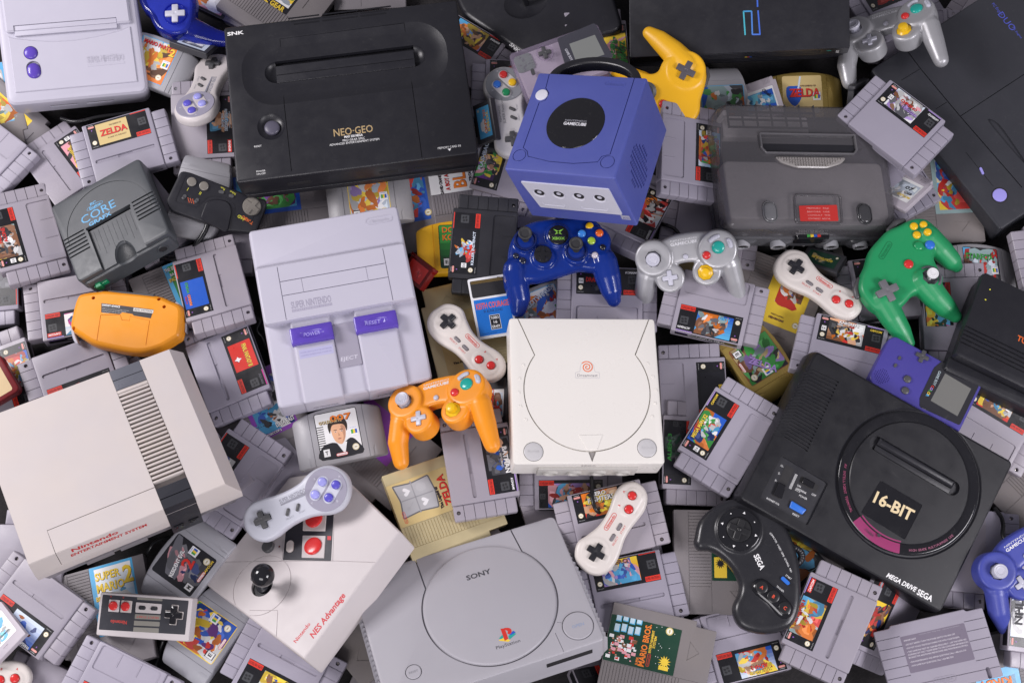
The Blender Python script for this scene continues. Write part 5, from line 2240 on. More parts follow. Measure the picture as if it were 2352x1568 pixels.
PADM = {
    'silver': plastic('silver_pad_plastic', (.42, .42, .44), rough=.36, bump=.15, metal=.35, var=.03),
    'orange': plastic('orange_pad_plastic', (.83, .29, .012), rough=.38, bump=.12, var=.02),
    'indigo': plastic('indigo_pad_plastic', (.055, .07, .34), rough=.35, bump=.15, var=.02),
    'yellow': YELP,
    'green': plastic('green_pad_plastic', (.016, .29, .105), rough=.38, bump=.15, var=.03),
}
MATS['lgrey'] = plastic('light_stick_plastic', (.50, .50, .58), rough=.38, bump=0, var=.02)
MATS['teal'] = plastic('teal_button', (.015, .36, .30), rough=.25, bump=0, var=.02)
MATS['redb'] = plastic('red_button', (.62, .03, .03), rough=.22, bump=0, var=.02)
MATS['ystick'] = plastic('yellow_stick', (.80, .48, .01), rough=.3, bump=0, var=.02)
MATS['dgrey'] = plastic('dark_button_grey', (.075, .075, .08), rough=.4, bump=.1, var=.03)
MATS['bluec'] = plastic('clear_blue_plastic', (.008, .035, .27), rough=.16, bump=0, var=.02, coat=.3)

# two-handled pad, traced once from the silver one in the middle, then copied
g = Tr((2, 1), 1592, 797, 75, 9.3)


def twin_pad_meshes():
    m = M('lilac')
    P_ = g
    # body plan
    wing = spl(P_.many((1150, 900), (1155, 800), (1230, 720), (1330, 680), (1460, 618), (1620, 590), (1780, 585), (1920, 590), (2010, 630), (2058, 720), (2050, 820), (1990, 900), (1880, 880), (1720, 850), (1600, 850), (1500, 880), (1420, 960), (1280, 1010), (1180, 980)), 4)
    m.prism(wing, 14, 32, 5, bb=4)
    for (u, v, rr, z1) in ((1300, 810, 165, 37), (1458, 985, 132, 34), (1875, 735, 175, 37), (1790, 925, 130, 34)):
        p = P_(u, v)
        m.prism(circ(p[0], p[1], P_.mm(rr), 30), 8, z1, 3.5)
    a, b, c = P_(1230, 960), P_(1215, 1120), P_(1238, 1265)
    m.horn([(a[0] + 2, a[1], 22, 14), (b[0], b[1], 13, 13.5), (c[0], c[1], 3, 10.5)])
    a, b, c = P_(2000, 850), P_(2040, 1010), P_(2100, 1180)
    m.horn([(a[0] - 2, a[1], 22, 15), (b[0], b[1], 13, 13.5), (c[0], c[1], 3, 10.5)])
    m.blob(1.25, 5, .5)
    cu = M('lilac')
    for (u, v, rr) in ((1300, 815, 74), (1778, 930, 74)):
        p = P_(u, v)
        cu.prism(octagon(p[0], p[1], P_.mm(rr)), 30, 60)
    p = P_(1458, 980)
    cu.prism(cross(p[0], p[1], P_.mm(74), P_.mm(46), 0), 33.0, 60)
    m.cut(cu)
    body = m
    m.bvh()
    return m


_tw = twin_pad_meshes()


def twin_pad(mw, label, colour, stickx=None):
    r = thing('gamepad', label, 'gamepad', mw, None)
    key = 'twin' + colour
    if key not in _sh:
        _tw.mats = [PADM[colour]]
        _tw.mi = [0] * len(_tw.f)
        _sh[key] = _tw.mesh('body', 40)
    part('body', _sh[key], r)
    top = _tw.top
    # sunk floors under the sticks
    m = M('dark')
    for (u, v, rr) in ((1300, 815, 80), (1778, 930, 80)):
        p = g(u, v)
        m.flat(octagon(p[0], p[1], g.mm(rr)), 31.0 if False else 30.2)
    m.obj('stick_wells', r)
    p = g(1300, 815)
    m = M('lgrey')
    m.mats = [MATS['lgrey']]
    pr = [(5.0, 29), (4.5, 38), (7.6, 41), (9.2, 42.5), (9.4, 45), (8.4, 46.6)]
    m.rings([circ3(p, rr, z) for rr, z in pr] + [circ3(p, 6.5, 46.2), circ3(p, 6.0, 46.8), circ3(p, 4.2, 46.6), circ3(p, 3.8, 46.2)])
    m.rings([[(x, y, z) for x, y in octagon(p[0], p[1], g.mm(68) * k)] for k, z in ((1, 30), (.98, 33), (.7, 36.5), (.55, 36.8))])
    m.obj('control_stick', r, 40)
    p = g(1778, 930)
    m = M('ystick')
    m.rings([[(x, y, z) for x, y in octagon(p[0], p[1], g.mm(72) * k)] for k, z in ((1, 30), (.98, 34), (.7, 36.5), (.5, 37))])
    m.rings([circ3(p, rr, z) for rr, z in ((6.8, 36), (6.8, 40), (6.2, 42.6), (4, 43.8), (1.5, 44))])
    m.obj('camera_stick', r, 40)
    p = g(1458, 978)
    dpad(r, p[0], p[1], 34, g.mm(68), g.mm(42), 0, 'lgrey', h=2.2)
    for (u, v, rr, mm_, nm) in ((1880, 715, 57, 'teal', 'button'), (1780, 782, 37, 'redb', 'button'), (1592, 797, 24, 'lgrey', 'start_button')):
        p = g(u, v)
        btn(r, p[0], p[1], top(p[0], p[1]), g.mm(rr), mm_, nm, h=2.6 if rr > 30 else 1.6, wall=1.2)
    for pts in (((1790, 650), (1830, 615), (1880, 603), (1890, 630), (1850, 650), (1815, 678), (1795, 670)), ((1945, 650), (1965, 636), (1995, 655), (2012, 700), (2000, 722), (1972, 712), (1960, 680))):
        pl = spl(g.many(*pts), 4)
        cx, cy = sum(q[0] for q in pl) / len(pl), sum(q[1] for q in pl) / len(pl)
        btn(r, cx, cy, top(cx, cy), 5, 'lgrey', 'button', h=2.2, wall=1, poly=pl, flat=.3)
    m = M(MATTE)
    p, q = g(1567, 648), g(1570, 678)
    col = (.75, .75, .78)
    m.text('NINTENDO', p[0], p[1], 0, 2.4, MATTE, col, w=g.mm(235))
    m.text('GAMECUBE', q[0], q[1], 0, 4, MATTE, col, w=g.mm(240), bold=.06)
    m.drape(_tw, .12)
    m.obj('lettering', r, 0)
    return r


def circ3(p, r, z, n=26):
    return [(x, y, z) for x, y in circ(p[0], p[1], r, n)]


def tw_fit(pix, z, **k):
    loc = []
    for (u, v), zz in (((1300, 810), 44), ((1880, 715), 39), ((1778, 935), 38), ((1458, 978), 36), ((1235, 1300), 6), ((2125, 1215), 6), ((1592, 797), 34)):
        loc.append(g(u, v) + (zz,))
    L = [(l, p) for l, p in zip(loc, pix) if p is not None]
    return fit([l for l, _ in L], [p for _, p in L], z, **k)


twin_pad(tw_fit([T(2, 1, 1300, 810), T(2, 1, 1880, 715), T(2, 1, 1778, 935), T(2, 1, 1458, 978), T(2, 1, 1235, 1290), T(2, 1, 2110, 1210), T(2, 1, 1592, 797)], 64, st=.2),
         'silver gamepad with teal and yellow controls between the blue and green gamepads', 'silver')
twin_pad(tw_fit([T(1, 2, 1335, 525), T(1, 2, 1927, 420), T(1, 2, 1800, 625), T(1, 2, 1487, 700), T(1, 2, 1320, 1100), T(1, 2, 2175, 935), T(1, 2, 1655, 522)], 78, st=.3),
         'orange gamepad with grey and yellow sticks below the small switch console', 'orange')
twin_pad(tw_fit([T(3, 0, 790, 220), T(3, 0, 1350, 92), T(3, 0, 1240, 275), T(3, 0, 930, 355), T(3, 0, 765, 760), T(3, 0, 1590, 555), T(3, 0, 1075, 205)], 62, st=.3),
         'silver gamepad hooked round the slim black console at the upper right', 'silver')
twin_pad(tw_fit([T(3, 3, 2125, 530), T(3, 3, 2640, 180), None, T(3, 3, 2370, 665), T(3, 3, 2200, 1100), None, T(3, 3, 2351, 400)], 50, st=.3),
         'purple blue gamepad cut off by the right frame edge', 'indigo')


# ---- three-pronged pads
def three_green():
    g_ = Tr((3, 1), 1307, 840, 95)
    zb = 55
    r = thing('gamepad', 'green three-pronged gamepad with yellow, blue and red buttons', 'gamepad', g_.base(zb))
    P_ = g_
    gm = PADM['green']
    m = M(gm)
    body = spl(P_.many((1120, 520), (1230, 470), (1330, 420), (1430, 405), (1520, 440), (1590, 520), (1600, 620), (1570, 700), (1555, 780), (1600, 880), (1640, 960), (1600, 1060), (1480, 1110), (1380, 1100), (1290, 1190), (1240, 1230), (1130, 1290), (1000, 1250), (900, 1140), (860, 1040), (880, 920), (920, 830), (960, 700), (1040, 600)), 4)
    m.prism(body, 8, 32, 7, bb=5)
    # prongs
    def prong(pts):
        m.horn([(P_(u, v)[0], P_(u, v)[1], z, rr) for u, v, z, rr in pts], zs=.95)
    prong([(1500, 560, 22, 17), (1640, 670, 16, 16), (1770, 770, 9, 13), (1810, 800, 6, 8.5)])
    prong([(1460, 980, 22, 20), (1590, 1110, 17, 17), (1710, 1210, 12, 14), (1790, 1270, 9, 9)])
    prong([(1080, 1150, 22, 18), (1190, 1300, 16, 16.5), (1290, 1420, 9, 13.5), (1365, 1510, 6, 8)])
    m.blob(1.3, 6, .5)
    p = P_(1500, 965)
    cu = M(gm)
    cu.prism(octagon(p[0] + 0, p[1] + 0, P_.mm(80)), 27, 60)
    m.cut(cu)
    m.bvh()
    m.obj('body', r, 45)
    # round shoulder discs
    for (u, v, rr) in ((1400, 560, 205), (1085, 1090, 205)):
        p = P_(u, v)
    f = M('mid')
    f.mats = [plastic('grey_stick_collar', (.13, .13, .15), rough=.35, bump=0)]
    pr = [(P_.mm(118), 30.5), (P_.mm(112), 34), (P_.mm(95), 35.5), (P_.mm(70), 31), (P_.mm(60), 29)]
    p = P_(1500, 965)
    f.rings([circ3(p, a, z, 34) for a, z in pr], cap0=False, cap1=True)
    f.obj('stick_collar', r, 45)
    f = M('lgrey')
    q = P_(1512, 945)
    f.rings([circ3(p, 3, 26), circ3(((p[0] + q[0]) / 2, (p[1] + q[1]) / 2), 3, 36), circ3(q, 6.5, 39), circ3(q, 7.6, 40.5), circ3(q, 7.6, 42.5), circ3(q, 6.8, 43.4), circ3(q, 5.4, 43), circ3(q, 4.9, 43.5), circ3(q, 3, 43.4), circ3(q, 2.6, 42.9)])
    f.mats = [WHITEP]
    f.obj('control_stick', r, 40)
    for (u, v, rr, mm_) in ((1355, 492, 36, 'ystick'), (1443, 478, 34, 'ystick'), (1382, 572, 36, 'ystick'), (1472, 558, 34, 'ystick'), (1400, 672, 44, 'greenb'), (1503, 663, 44, 'blue'), (1307, 840, 42, 'redb')):
        if mm_ == 'greenb':
            MATS.setdefault('greenb', plastic('green_button', (.02, .33, .12), rough=.25, bump=0))
        p = P_(u, v)
        btn(r, p[0], p[1], m.top(p[0], p[1]), P_.mm(rr), mm_, h=2.4, wall=1.4)
    p = P_(1100, 1097)
    ang = 61
    e = dpad(r, p[0], p[1], m.top(p[0], p[1]) + .5, P_.mm(104), P_.mm(66), 24, 'mid', h=3)
    e.data.materials[0] = f.mats[0] if False else plastic('dpad_grey', (.16, .155, .17), rough=.4, bump=0)
    f = M(gm)
    p = P_(1094, 712)
    a = math.atan2(P_(1145, 630)[1] - P_(1045, 795)[1], P_(1145, 630)[0] - P_(1045, 795)[0])
    c, s = math.cos(a), math.sin(a)
    rr = lambda P4: [(p[0] + x * c - y * s, p[1] + x * s + y * c) for x, y in P4]
    f.ringflat(rr(rrect(-14.5, 14.5, -4.2, 4.2, 4.1, 5)), rr(rrect(-13.6, 13.6, -3.3, 3.3, 3.2, 5)), 0, None)
    f.text('Nintendo', p[0], p[1], 0, 4.2, None, ang=math.degrees(a), w=23, bold=.02)
    f.mats = [plastic('green_mark', (.008, .17, .06), rough=.4, bump=0)]
    f.drape(m, .15)
    f.obj('badge', r, 0)
    f = M('mid')
    f.horn([P_(875, 960) + (19, 4.5), P_(845, 1050) + (19, 5), P_(855, 1110) + (19, 4)])
    f.mats = [MATS['dgrey']]
    f.obj('shoulder_button', r, 40)
    f = M('dgrey')
    f.horn([P_(1150, 500) + (20, 4), P_(1210, 440) + (20, 5), P_(1280, 412) + (20, 4)])
    f.obj('shoulder_button', r, 40)


def three_yellow():
    g_ = Tr((2, 0), 1480, 750, 98)
    r = thing('gamepad', 'yellow three-pronged gamepad poking out behind the purple cube console', 'gamepad', g_.base(68) @ Matrix.Rotation(math.radians(13), 4, 'X'))
    P_ = g_
    m = M(PADM['yellow'])
    body = spl(P_.many((1250, 640), (1340, 620), (1390, 530), (1500, 460), (1620, 450), (1720, 520), (1785, 640), (1770, 760), (1740, 860), (1730, 980), (1640, 1080), (1450, 1100), (1300, 960), (1230, 800), (1050, 620), (1080, 590)), 4)
    m.prism(body, 10, 32, 6, bb=4)
    m.horn([(P_(u, v)[0], P_(u, v)[1], z, rr) for u, v, z, rr in ((1590, 560, 22, 19), (1470, 440, 18, 17), (1340, 330, 14, 13.5), (1262, 275, 11, 9.5))], zs=.9)
    m.horn([(P_(u, v)[0], P_(u, v)[1], z, rr) for u, v, z, rr in ((1330, 760, 20, 14), (1200, 680, 16, 13), (1040, 610, 11, 11), (960, 580, 11, 10))], zs=.9)
    m.prism(circ(*P_(1590, 620), P_.mm(185), 36), 12, 34, 4)
    m.blob(1.3, 6, .5)
    m.bvh()
    m.obj('body', r, 45)
    p = P_(1586, 628)
    o = dpad(r, p[0], p[1], m.top(*p) + .4, P_.mm(88), P_.mm(56), -28, 'dgrey', h=3)
    o.data.materials[0] = plastic('dpad_warm_grey', (.10, .09, .105), rough=.35, bump=0)
    f = M('mid')
    p = P_(1235, 800)
    f.rings([circ3(p, a, z, 30) for a, z in ((P_.mm(90), 33), (P_.mm(86), 36), (P_.mm(60), 34), (P_.mm(55), 32))], cap0=False)
    f.mats = [MATS['dgrey']]
    f.obj('stick_collar', r, 40)
    p = P_(1392, 905)
    btn(r, p[0], p[1], m.top(*p), P_.mm(40), 'redb', 'start_button')
    f = M('dgrey')
    f.horn([P_(1790, 590) + (20, 3), P_(1800, 650) + (20, 4), P_(1780, 730) + (20, 3)])
    f.obj('shoulder_button', r, 40)


def three_clear():
    g_ = Tr((0, 0), 1610, 130, 80)
    r = thing('gamepad', 'clear dark blue gamepad at the top frame edge beside the black console', 'gamepad', g_.base(46))
    P_ = g_
    bc = plastic('see_through_blue', (.01, .02, .28), rough=.15, bump=0, clear=.5, tint=(.35, .4, .98), coat=.3)
    m = M(bc)
    body = spl(P_.many((1270, -60), (1300, 60), (1360, 120), (1400, 210), (1470, 280), (1580, 310), (1700, 280), (1770, 190), (1790, 60), (1780, -80), (1600, -160), (1400, -150)), 4)
    m.prism(body, 8, 34, 6, bb=4)
    m.horn([(P_(u, v)[0], P_(u, v)[1], z, rr) for u, v, z, rr in ((1640, 180, 20, 19), (1800, 240, 15, 17), (1950, 275, 11, 13), (2080, 290, 9, 10))], zs=.85)
    m.blob(1.4, 6, .5)
    m.bvh()
    m.obj('body', r, 45)
    f = M('lgrey')
    f.mats = [plastic('board_grey', (.5, .58, .7), rough=.5, bump=.1, var=.3)]
    f.prism(inset(body, 9), 14, 26, 2)
    f.obj('inner_board', r)
    f = M('lgrey')
    p = P_(1610, 130)
    f.ringwall(circ(p[0], p[1], P_.mm(108), 36), 1.5, 32, 35.4)
    f.mats = [bc]
    f.obj('pad_ring', r)
    o = dpad(r, p[0], p[1], 34.2, P_.mm(90), P_.mm(56), 4, 'lgrey', h=3)


def xpad():
    g_ = Tr((2, 1), 560, 720, 92)
    zb = 58
    r = thing('gamepad', 'see-through dark blue gamepad with two black thumbsticks and four lettered buttons', 'gamepad', g_.base(zb))
    P_ = g_
    m = M('bluec')
    mt = plastic('clear_navy_plastic', (.006, .03, .24), rough=.19, bump=.05, clear=.24, tint=(.2, .35, .98), coat=.15, var=.15)
    m.mats = [mt]
    body = spl(P_.many((-10, 620), (60, 520), (180, 450), (350, 420), (520, 405), (600, 385), (690, 400), (780, 440), (850, 520), (900, 640), (930, 760), (900, 860), (760, 900), (620, 890), (450, 940), (280, 990), (150, 1000), (40, 960), (-30, 860), (-40, 740)), 4)
    m.prism(body, 8, 30, 8, bb=6)
    for (u, v, rr, z) in ((125, 650, 105, 36), (290, 790, 112, 35), (590, 755, 112, 36), (425, 590, 120, 34), (760, 640, 150, 34)):
        p = P_(u, v)
        m.prism(circ(p[0], p[1], P_.mm(rr), 28), 12, z, 4)
    m.horn([(P_(u, v)[0], P_(u, v)[1], z, rr) for u, v, z, rr in ((30, 880, 20, 17), (40, 1010, 14, 17), (70, 1130, 8, 15), (60, 1210, 4, 11))])
    m.horn([(P_(u, v)[0], P_(u, v)[1], z, rr) for u, v, z, rr in ((850, 800, 20, 18), (890, 930, 14, 17.5), (930, 1060, 8, 14), (950, 1120, 4, 10))])
    m.blob(1.3, 5, .5)
    m.bvh()
    m.obj('body', r, 45)
    f = M('dark')
    f.mats = [plastic('inner_board_blue', (.01, .03, .1), rough=.5, bump=0, var=.4)]
    f.prism(inset(body, 8), 12, 20, 1)
    f.obj('inner_board', r)
    for (u, v) in ((125, 640), (590, 735)):
        p = P_(u, v)
        f = M('gloss')
        f.mats = [bc_dark()]
        t0 = m.top(*p)
        f.rings([circ3(p, a, z, 30) for a, z in ((15.5, t0 - 1), (14.5, t0 + 2), (13, t0 + 2.2), (10, t0 - 3), (8, t0 - 6))], cap0=False)
        f.obj('stick_well', r, 40)
        f = M('dgrey')
        q = P_(u - 5, v - 40)
        f.rings([circ3(p, 5, t0 - 3), circ3(((p[0] + q[0]) / 2, (p[1] + q[1]) / 2), 4.5, t0 + 4), circ3(q, 8.5, t0 + 6), circ3(q, 9.4, t0 + 8), circ3(q, 9.2, t0 + 10.4), circ3(q, 8, t0 + 11.3), circ3(q, 5.8, t0 + 10.8), circ3(q, 5.2, t0 + 10.2)])
        f.mats = [plastic('rubber_black', (.022, .022, .024), rough=.6, bump=.3)] if 'rub' not in MATS else [MATS['rub']]
        MATS['rub'] = f.mats[0]
        f.obj('thumbstick', r, 40)
    p = P_(283, 772)
    t0 = m.top(*p)
    f = M('gloss')
    f.rings([circ3(p, a, z, 30) for a, z in ((12, t0 - 1), (11.8, t0 + 2.4), (11, t0 + 3.2), (6, t0 + 2.4), (2, t0 + 2))], cap0=False)
    f.prof(cross(p[0], p[1], 10.6, 6, 0), [(0, t0), (0, t0 + 3), (.8, t0 + 3.8)])
    f.obj('direction_pad', r, 30)
    p = P_(425, 592)
    t0 = m.top(*p)
    f = M('gloss')
    f.prof(circ(p[0], p[1], P_.mm(92), 36), [(0, t0 - 1), (0, t0 + 1.6), (.8, t0 + 2.4), (4, t0 + 3)])
    o = f.obj('jewel', r, 40)
    f = M(MATTE)
    gr = (.22, .5, .06)
    for a_, L_ in ((40, 9), (140, 9), (220, 6.5), (320, 6.5)):
        c, s = math.cos(math.radians(a_)), math.sin(math.radians(a_))
        f.flat([(p[0] + c * L_, p[1] + 3.2 + s * L_ * .8), (p[0] - s * 1.5, p[1] + 3.2 + c * 1.5), (p[0] + s * 1.5, p[1] + 3.2 - c * 1.5)], t0 + 3.1, MATTE, gr)
    f.text('XBOX', p[0], p[1] - 5.5, t0 + 3.12, 3.8, MATTE, gr, w=17, bold=.03)
    f.obj('lettering', o, 0)
    for (u, v, rr, c, s, tc) in ((713, 503, 36, (.85, .5, .01), 'Y', (.5, .3, 0)), (642, 578, 36, (.05, .25, .75), 'X', (.5, .7, .9)), (803, 573, 36, (.75, .13, .02), 'B', (.5, .06, 0)), (730, 645, 36, (.33, .5, .04), 'A', (.6, .75, .3)), (833, 706, 28, (.01, .01, .015), '', None), (762, 775, 30, (.55, .5, .55), '', None), (35, 775, 28, (.01, .012, .03), '', None), (97, 822, 33, (.01, .012, .03), '', None)):
        p = P_(u, v)
        t0 = m.top(*p)
        nm = 'xb%s%d' % (s, u)
        MATS[nm] = plastic('glossy_button_plastic', c, rough=.12, bump=0, var=0, coat=.5)
        o = btn(r, p[0], p[1], t0, P_.mm(rr), nm, h=2.4, wall=1.4)
        if s:
            f = M(MATTE)
            f.text(s, p[0], p[1], t0 + 3.6, 3.8, MATTE, tc, bold=.04)
            f.obj('lettering', o, 0)


def bc_dark():
    if 'bcd' not in MATS:
        MATS['bcd'] = plastic('deep_navy_plastic', (.004, .012, .09), rough=.12, bump=0, coat=.4)
    return MATS['bcd']


# ---- bone shaped pads (one shape, three placed)
def bone_outline():
    # local: direction pad lobe at x=-46, button lobe at x=46
    up = [(-66, 3), (-62, 16), (-52, 24), (-39, 27), (-27, 22), (-10, 16), (5, 14.5), (19, 16), (37, 20), (51, 18.5), (61, 11), (64.5, 2)]
    lo = [(63, -9), (56, -18), (42, -23.5), (27, -23), (10, -21), (-5, -21.5), (-18, -24.5), (-32, -27), (-48, -26), (-60, -19), (-66, -8)]
    return spl(up + lo, 4)


def bone(pix, z, label, **k):
    loc = [(-39, 1, 20), (29, -6, 20), (46, -.5, 20), (-12, -7, 18)]
    L = [(l, p) for l, p in zip(loc, pix) if p]
    r = thing('gamepad', label, 'gamepad', fit([l for l, _ in L], [p for _, p in L], z, **k), 'bone shaped gamepads')
    if 'bone' not in _sh:
        m = M('bone')
        m.prism(bone_outline(), 0, 17, 5.5, bb=4.5, seg=4)
        m.prism(circ(-39, 1, 20, 30), 6, 18.2, 3)
        m.prism(rrect(18, 58, -15, 9, 11), 6, 18.6, 3)
        m.blob(1.2, 4, .5)
        cu = M('bone')
        cu.prism(cross(-39, 1, 11.8, 8.2, 0), 14, 40)
        for x, y in ((-12, -7), (4, -7.5)):
            cu.prism(rrect(x - 5.4, x + 5.4, y - 2.4, y + 2.4, 2.3, 5), 15.4, 40)
        for x, y in ((29, -6), (46, -.5)):
            cu.cyl(x, y, 6.0, 14, 40, n=24)
        m.cut(cu)
        _sh['bone'] = m.mesh('body', 40)
        f = M(MATTE)
        f.mats = [MATTE]
        f.ringflat(rrect(-9, 16, 2.6, 8.8, 3, 5), rrect(-8.3, 15.3, 3.3, 8.1, 2.3, 5), 17.9, MATTE, (.6, .05, .04))
        f.text('Nintendo', 3.5, 5.7, 17.9, 3.4, MATTE, (.6, .05, .04), w=19.5, bold=.03)
        f.text('SELECT', -14, -12.4, 17.6, 2.6, MATTE, (.6, .05, .04), w=13, bold=.04)
        f.text('START', 3.5, -13, 17.6, 2.6, MATTE, (.6, .05, .04), w=12, bold=.04)
        f.text('B', 27, 7, 18.9, 2.8, MATTE, (.6, .05, .04), bold=.05)
        f.text('A', 45, 11, 18.4, 2.8, MATTE, (.6, .05, .04), bold=.05)
        f.drape(m.bvh(), .12)
        _sh['bonet'] = f.mesh('lettering', 0)
        f = M('black')
        f.prof(cross(-39, 1, 11.2, 7.6, 0), [(0, 13), (0, 20.6), (.3, 21.3), (.7, 21.6)])
        cu = M('black')
        cu.ell((-39, 1, 29), (5, 5, 8), n=20, k=14)
        f.cut(cu)
        _sh['boned'] = f.mesh('direction_pad', 30)
        f = M('mid')
        f.mats = [plastic('rubber_grey', (.19, .175, .19), rough=.5, bump=0)]
        f.dome(rrect(-4.9, 4.9, -1.9, 1.9, 1.85, 5), 13, 1, wall=4.6)
        _sh['bonep'] = f.mesh('small', 35)
        f = M('redb')
        f.dome(circ(0, 0, 5.6, 26), 13, 2.4, wall=6.4)
        _sh['boneb'] = f.mesh('button', 35)
    part('body', _sh['bone'], r)
    part('lettering', _sh['bonet'], r)
    part('direction_pad', _sh['boned'], r)
    for x, nm in ((-12, 'select_button'), (4, 'start_button')):
        o = part(nm, _sh['bonep'], r)
        o.location = (x / 1000, -.0072, 0)
    for x, y in ((29, -6), (46, -.5)):
        o = part('button', _sh['boneb'], r)
        o.location = (x / 1000, y / 1000, 0)


bone([T(1, 1, 1760, 1380), T(1, 2, 2047, 168), T(1, 2, 2155, 208), T(1, 1, 1855, 1545)], 62, 'bone shaped off-white gamepad left of the blue and white card', st=.2)
bone([T(3, 1, 262, 880), T(3, 1, 625, 1178), T(3, 1, 745, 1215), T(3, 1, 388, 1030)], 50, 'bone shaped off-white gamepad left of the green gamepad', st=.2)
bone([T(2, 3, 768, 372), T(2, 2, 1085, 1535), T(2, 2, 1100, 1412), T(2, 3, 920, 225)], 56, 'bone shaped off-white gamepad right of the big grey disc console', st=.2)
bone([None, T(0, 3, 15, 1530), T(0, 3, 138, 1535), T(0, 3, -330, 1480)], 44, 'bone shaped off-white gamepad cut off at the bottom left corner', st=.1)


# ---- dog-bone pads with lilac or coloured buttons
def dog(pix, z, label, kind, **k):
    loc = [(-44, 0, 19), (29.6, 0, 19), (58.4, 0, 19), (44, 10.8, 19), (44, -10.8, 19)]
    L = [(l, p) for l, p in zip(loc, pix) if p]
    r = thing('gamepad', label, 'gamepad', fit([l for l, _ in L], [p for _, p in L], z, **k), 'rounded four-button gamepads')
    base = {'us': (.52, .53, .60), 'jp': (.62, .60, .60), 'tan': (.56, .52, .52)}[kind]
    key = 'dogm' + kind
    MATS[key] = MATS.get(key) or plastic('pad_shell_plastic', base, rough=.4, bump=.15)
    if 'dog' not in _sh:
        m = M(MATS[key])
        out = spl([(-70, 1), (-65, 17), (-52, 26), (-36, 26), (-20, 22.5), (0, 21.5), (16, 23.5), (28, 28.5), (44, 31), (61, 26.5), (73, 12), (75, -3), (68, -19), (54, -29.5), (38, -30), (25, -25.5), (10, -21.5), (-10, -21.5), (-24, -24), (-36, -27), (-52, -26.5), (-65, -16)], 4)
        m.prism(out, 0, 17, 5.5, bb=4.5, seg=4)
        m.prism(circ(44, 0, 29, 36), 4, 17.6, 2)
        m.blob(1.25, 4, .5)
        cu = M(MATS[key])
        cu.prism(cross(-44, 0, 11.4, 7.8, 0), 14, 40)
        m.cut(cu)
        _sh['dog'] = m
    m = _sh['dog']
    m.mats = [MATS[key]]
    m.mi = [0] * len(m.f)
    m.bvh()
    m.obj('body', r, 40)
    f = M('mid')
    f.mats = [plastic('button_field_plastic', (.30, .285, .36) if kind != 'jp' else (.25, .26, .28), rough=.4, bump=0)]
    f.prof(circ(44, 0, 27, 44), [(0, 17), (0, 18.1), (.4, 18.4)])
    f.obj('button_field', r)
    f = M(MATS[key])
    cs = {'us': ['lavender', 'lavender', 'lilacb', 'lilacb'], 'jp': ['redb', 'ystick', 'blue', 'greenb'], 'tan': ['lavb', 'lavb', 'lilacb', 'lilacb']}[kind]
    MATS.setdefault('lavb', plastic('violet_button', (.10, .085, .50), rough=.25, bump=0))
    MATS.setdefault('lilacb', plastic('lilac_button', (.32, .32, .72), rough=.3, bump=0))
    MATS.setdefault('greenb', plastic('green_button', (.015, .27, .10), rough=.25, bump=0))
    MATS['lavender2'] = MATS['lavb']
    # two sloping strips
    pos = {'X': (44, 10.8), 'Y': (29.6, 0), 'A': (58.4, 0), 'B': (44, -10.8)}
    for a, b in (('X', 'Y'), ('A', 'B')):
        pa, pb = pos[a], pos[b]
        d = math.hypot(pa[0] - pb[0], pa[1] - pb[1])
        ux, uy = (pb[0] - pa[0]) / d, (pb[1] - pa[1]) / d
        st = [(pa[0] + ux * x - uy * y, pa[1] + uy * x + ux * y) for x, y in rrect(-7.6, d + 7.6, -7.4, 7.4, 7.3, 6)]
        f.prof(st, [(0, 18), (0, 18.7), (.5, 19)]) if kind != 'jp' else f.prof(st, [(0, 18), (0, 18.7), (.5, 19)])
    f.obj('button_surround', r)
    cl = {'us': {'X': 'lilacb', 'Y': 'lilacb', 'A': 'lavb', 'B': 'lavb'}, 'tan': {'X': 'lilacb', 'Y': 'lilacb', 'A': 'lavb', 'B': 'lavb'}, 'jp': {'X': 'blue', 'Y': 'greenb', 'A': 'redb', 'B': 'ystick'}}[kind]
    for kx, (x, y) in pos.items():
        btn(r, x, y, 19, 5.6, cl[kx], h=1.8, wall=2.0)
    dpad(r, -44, 0, 17.5, 10.8, 7.2, 0, 'dgrey', h=3.6)
    for x in (-11, 3):
        f = M('dgrey')
        pl = [(x + a * math.cos(.95) - b * math.sin(.95), -5 + a * math.sin(.95) + b * math.cos(.95)) for a, b in rrect(-5, 5, -2.1, 2.1, 2, 5)]
        f.dome(pl, m.top(x, -4) - 1, 1.2, wall=2.2)
        f.obj('select_button' if x < 0 else 'start_button', r, 35)
    f = M(MATTE)
    gc = (.25, .25, .30)
    if kind == 'jp':
        f.text('NINTENDO', -2, 13, 0, 3, MATTE, (.12, .12, .13), w=25)
        f.text('SUPER Famicom', 2, 8, 0, 3.6, MATTE, (.12, .12, .13), w=40)
    else:
        f.text('SUPER NINTENDO', 2, 11.5, 0, 5.4, MATTE, gc, w=36, bold=.02)
        f.flat(rrect(-16, 20, 6, 8), 0, MATTE, gc)
    f.text('SELECT', -11, -12.4, 0, 2.1, MATTE, gc, w=11)
    f.text('START', 6, -12, 0, 2.1, MATTE, gc, w=9)
    for s, x, y in (('X', 36, 18.5), ('Y', 21.5, -8), ('A', 66, 8), ('B', 52, -19)):
        f.text(s, x, y, 0, 3, MATTE, (.6, .6, .66))
    f.drape(m, .12)
    f.v = [(x, y, max(z, 18.5) if math.hypot(x - 44, y) < 27 else z) for x, y, z in f.v]
    f.obj('lettering', r, 0)
    return r


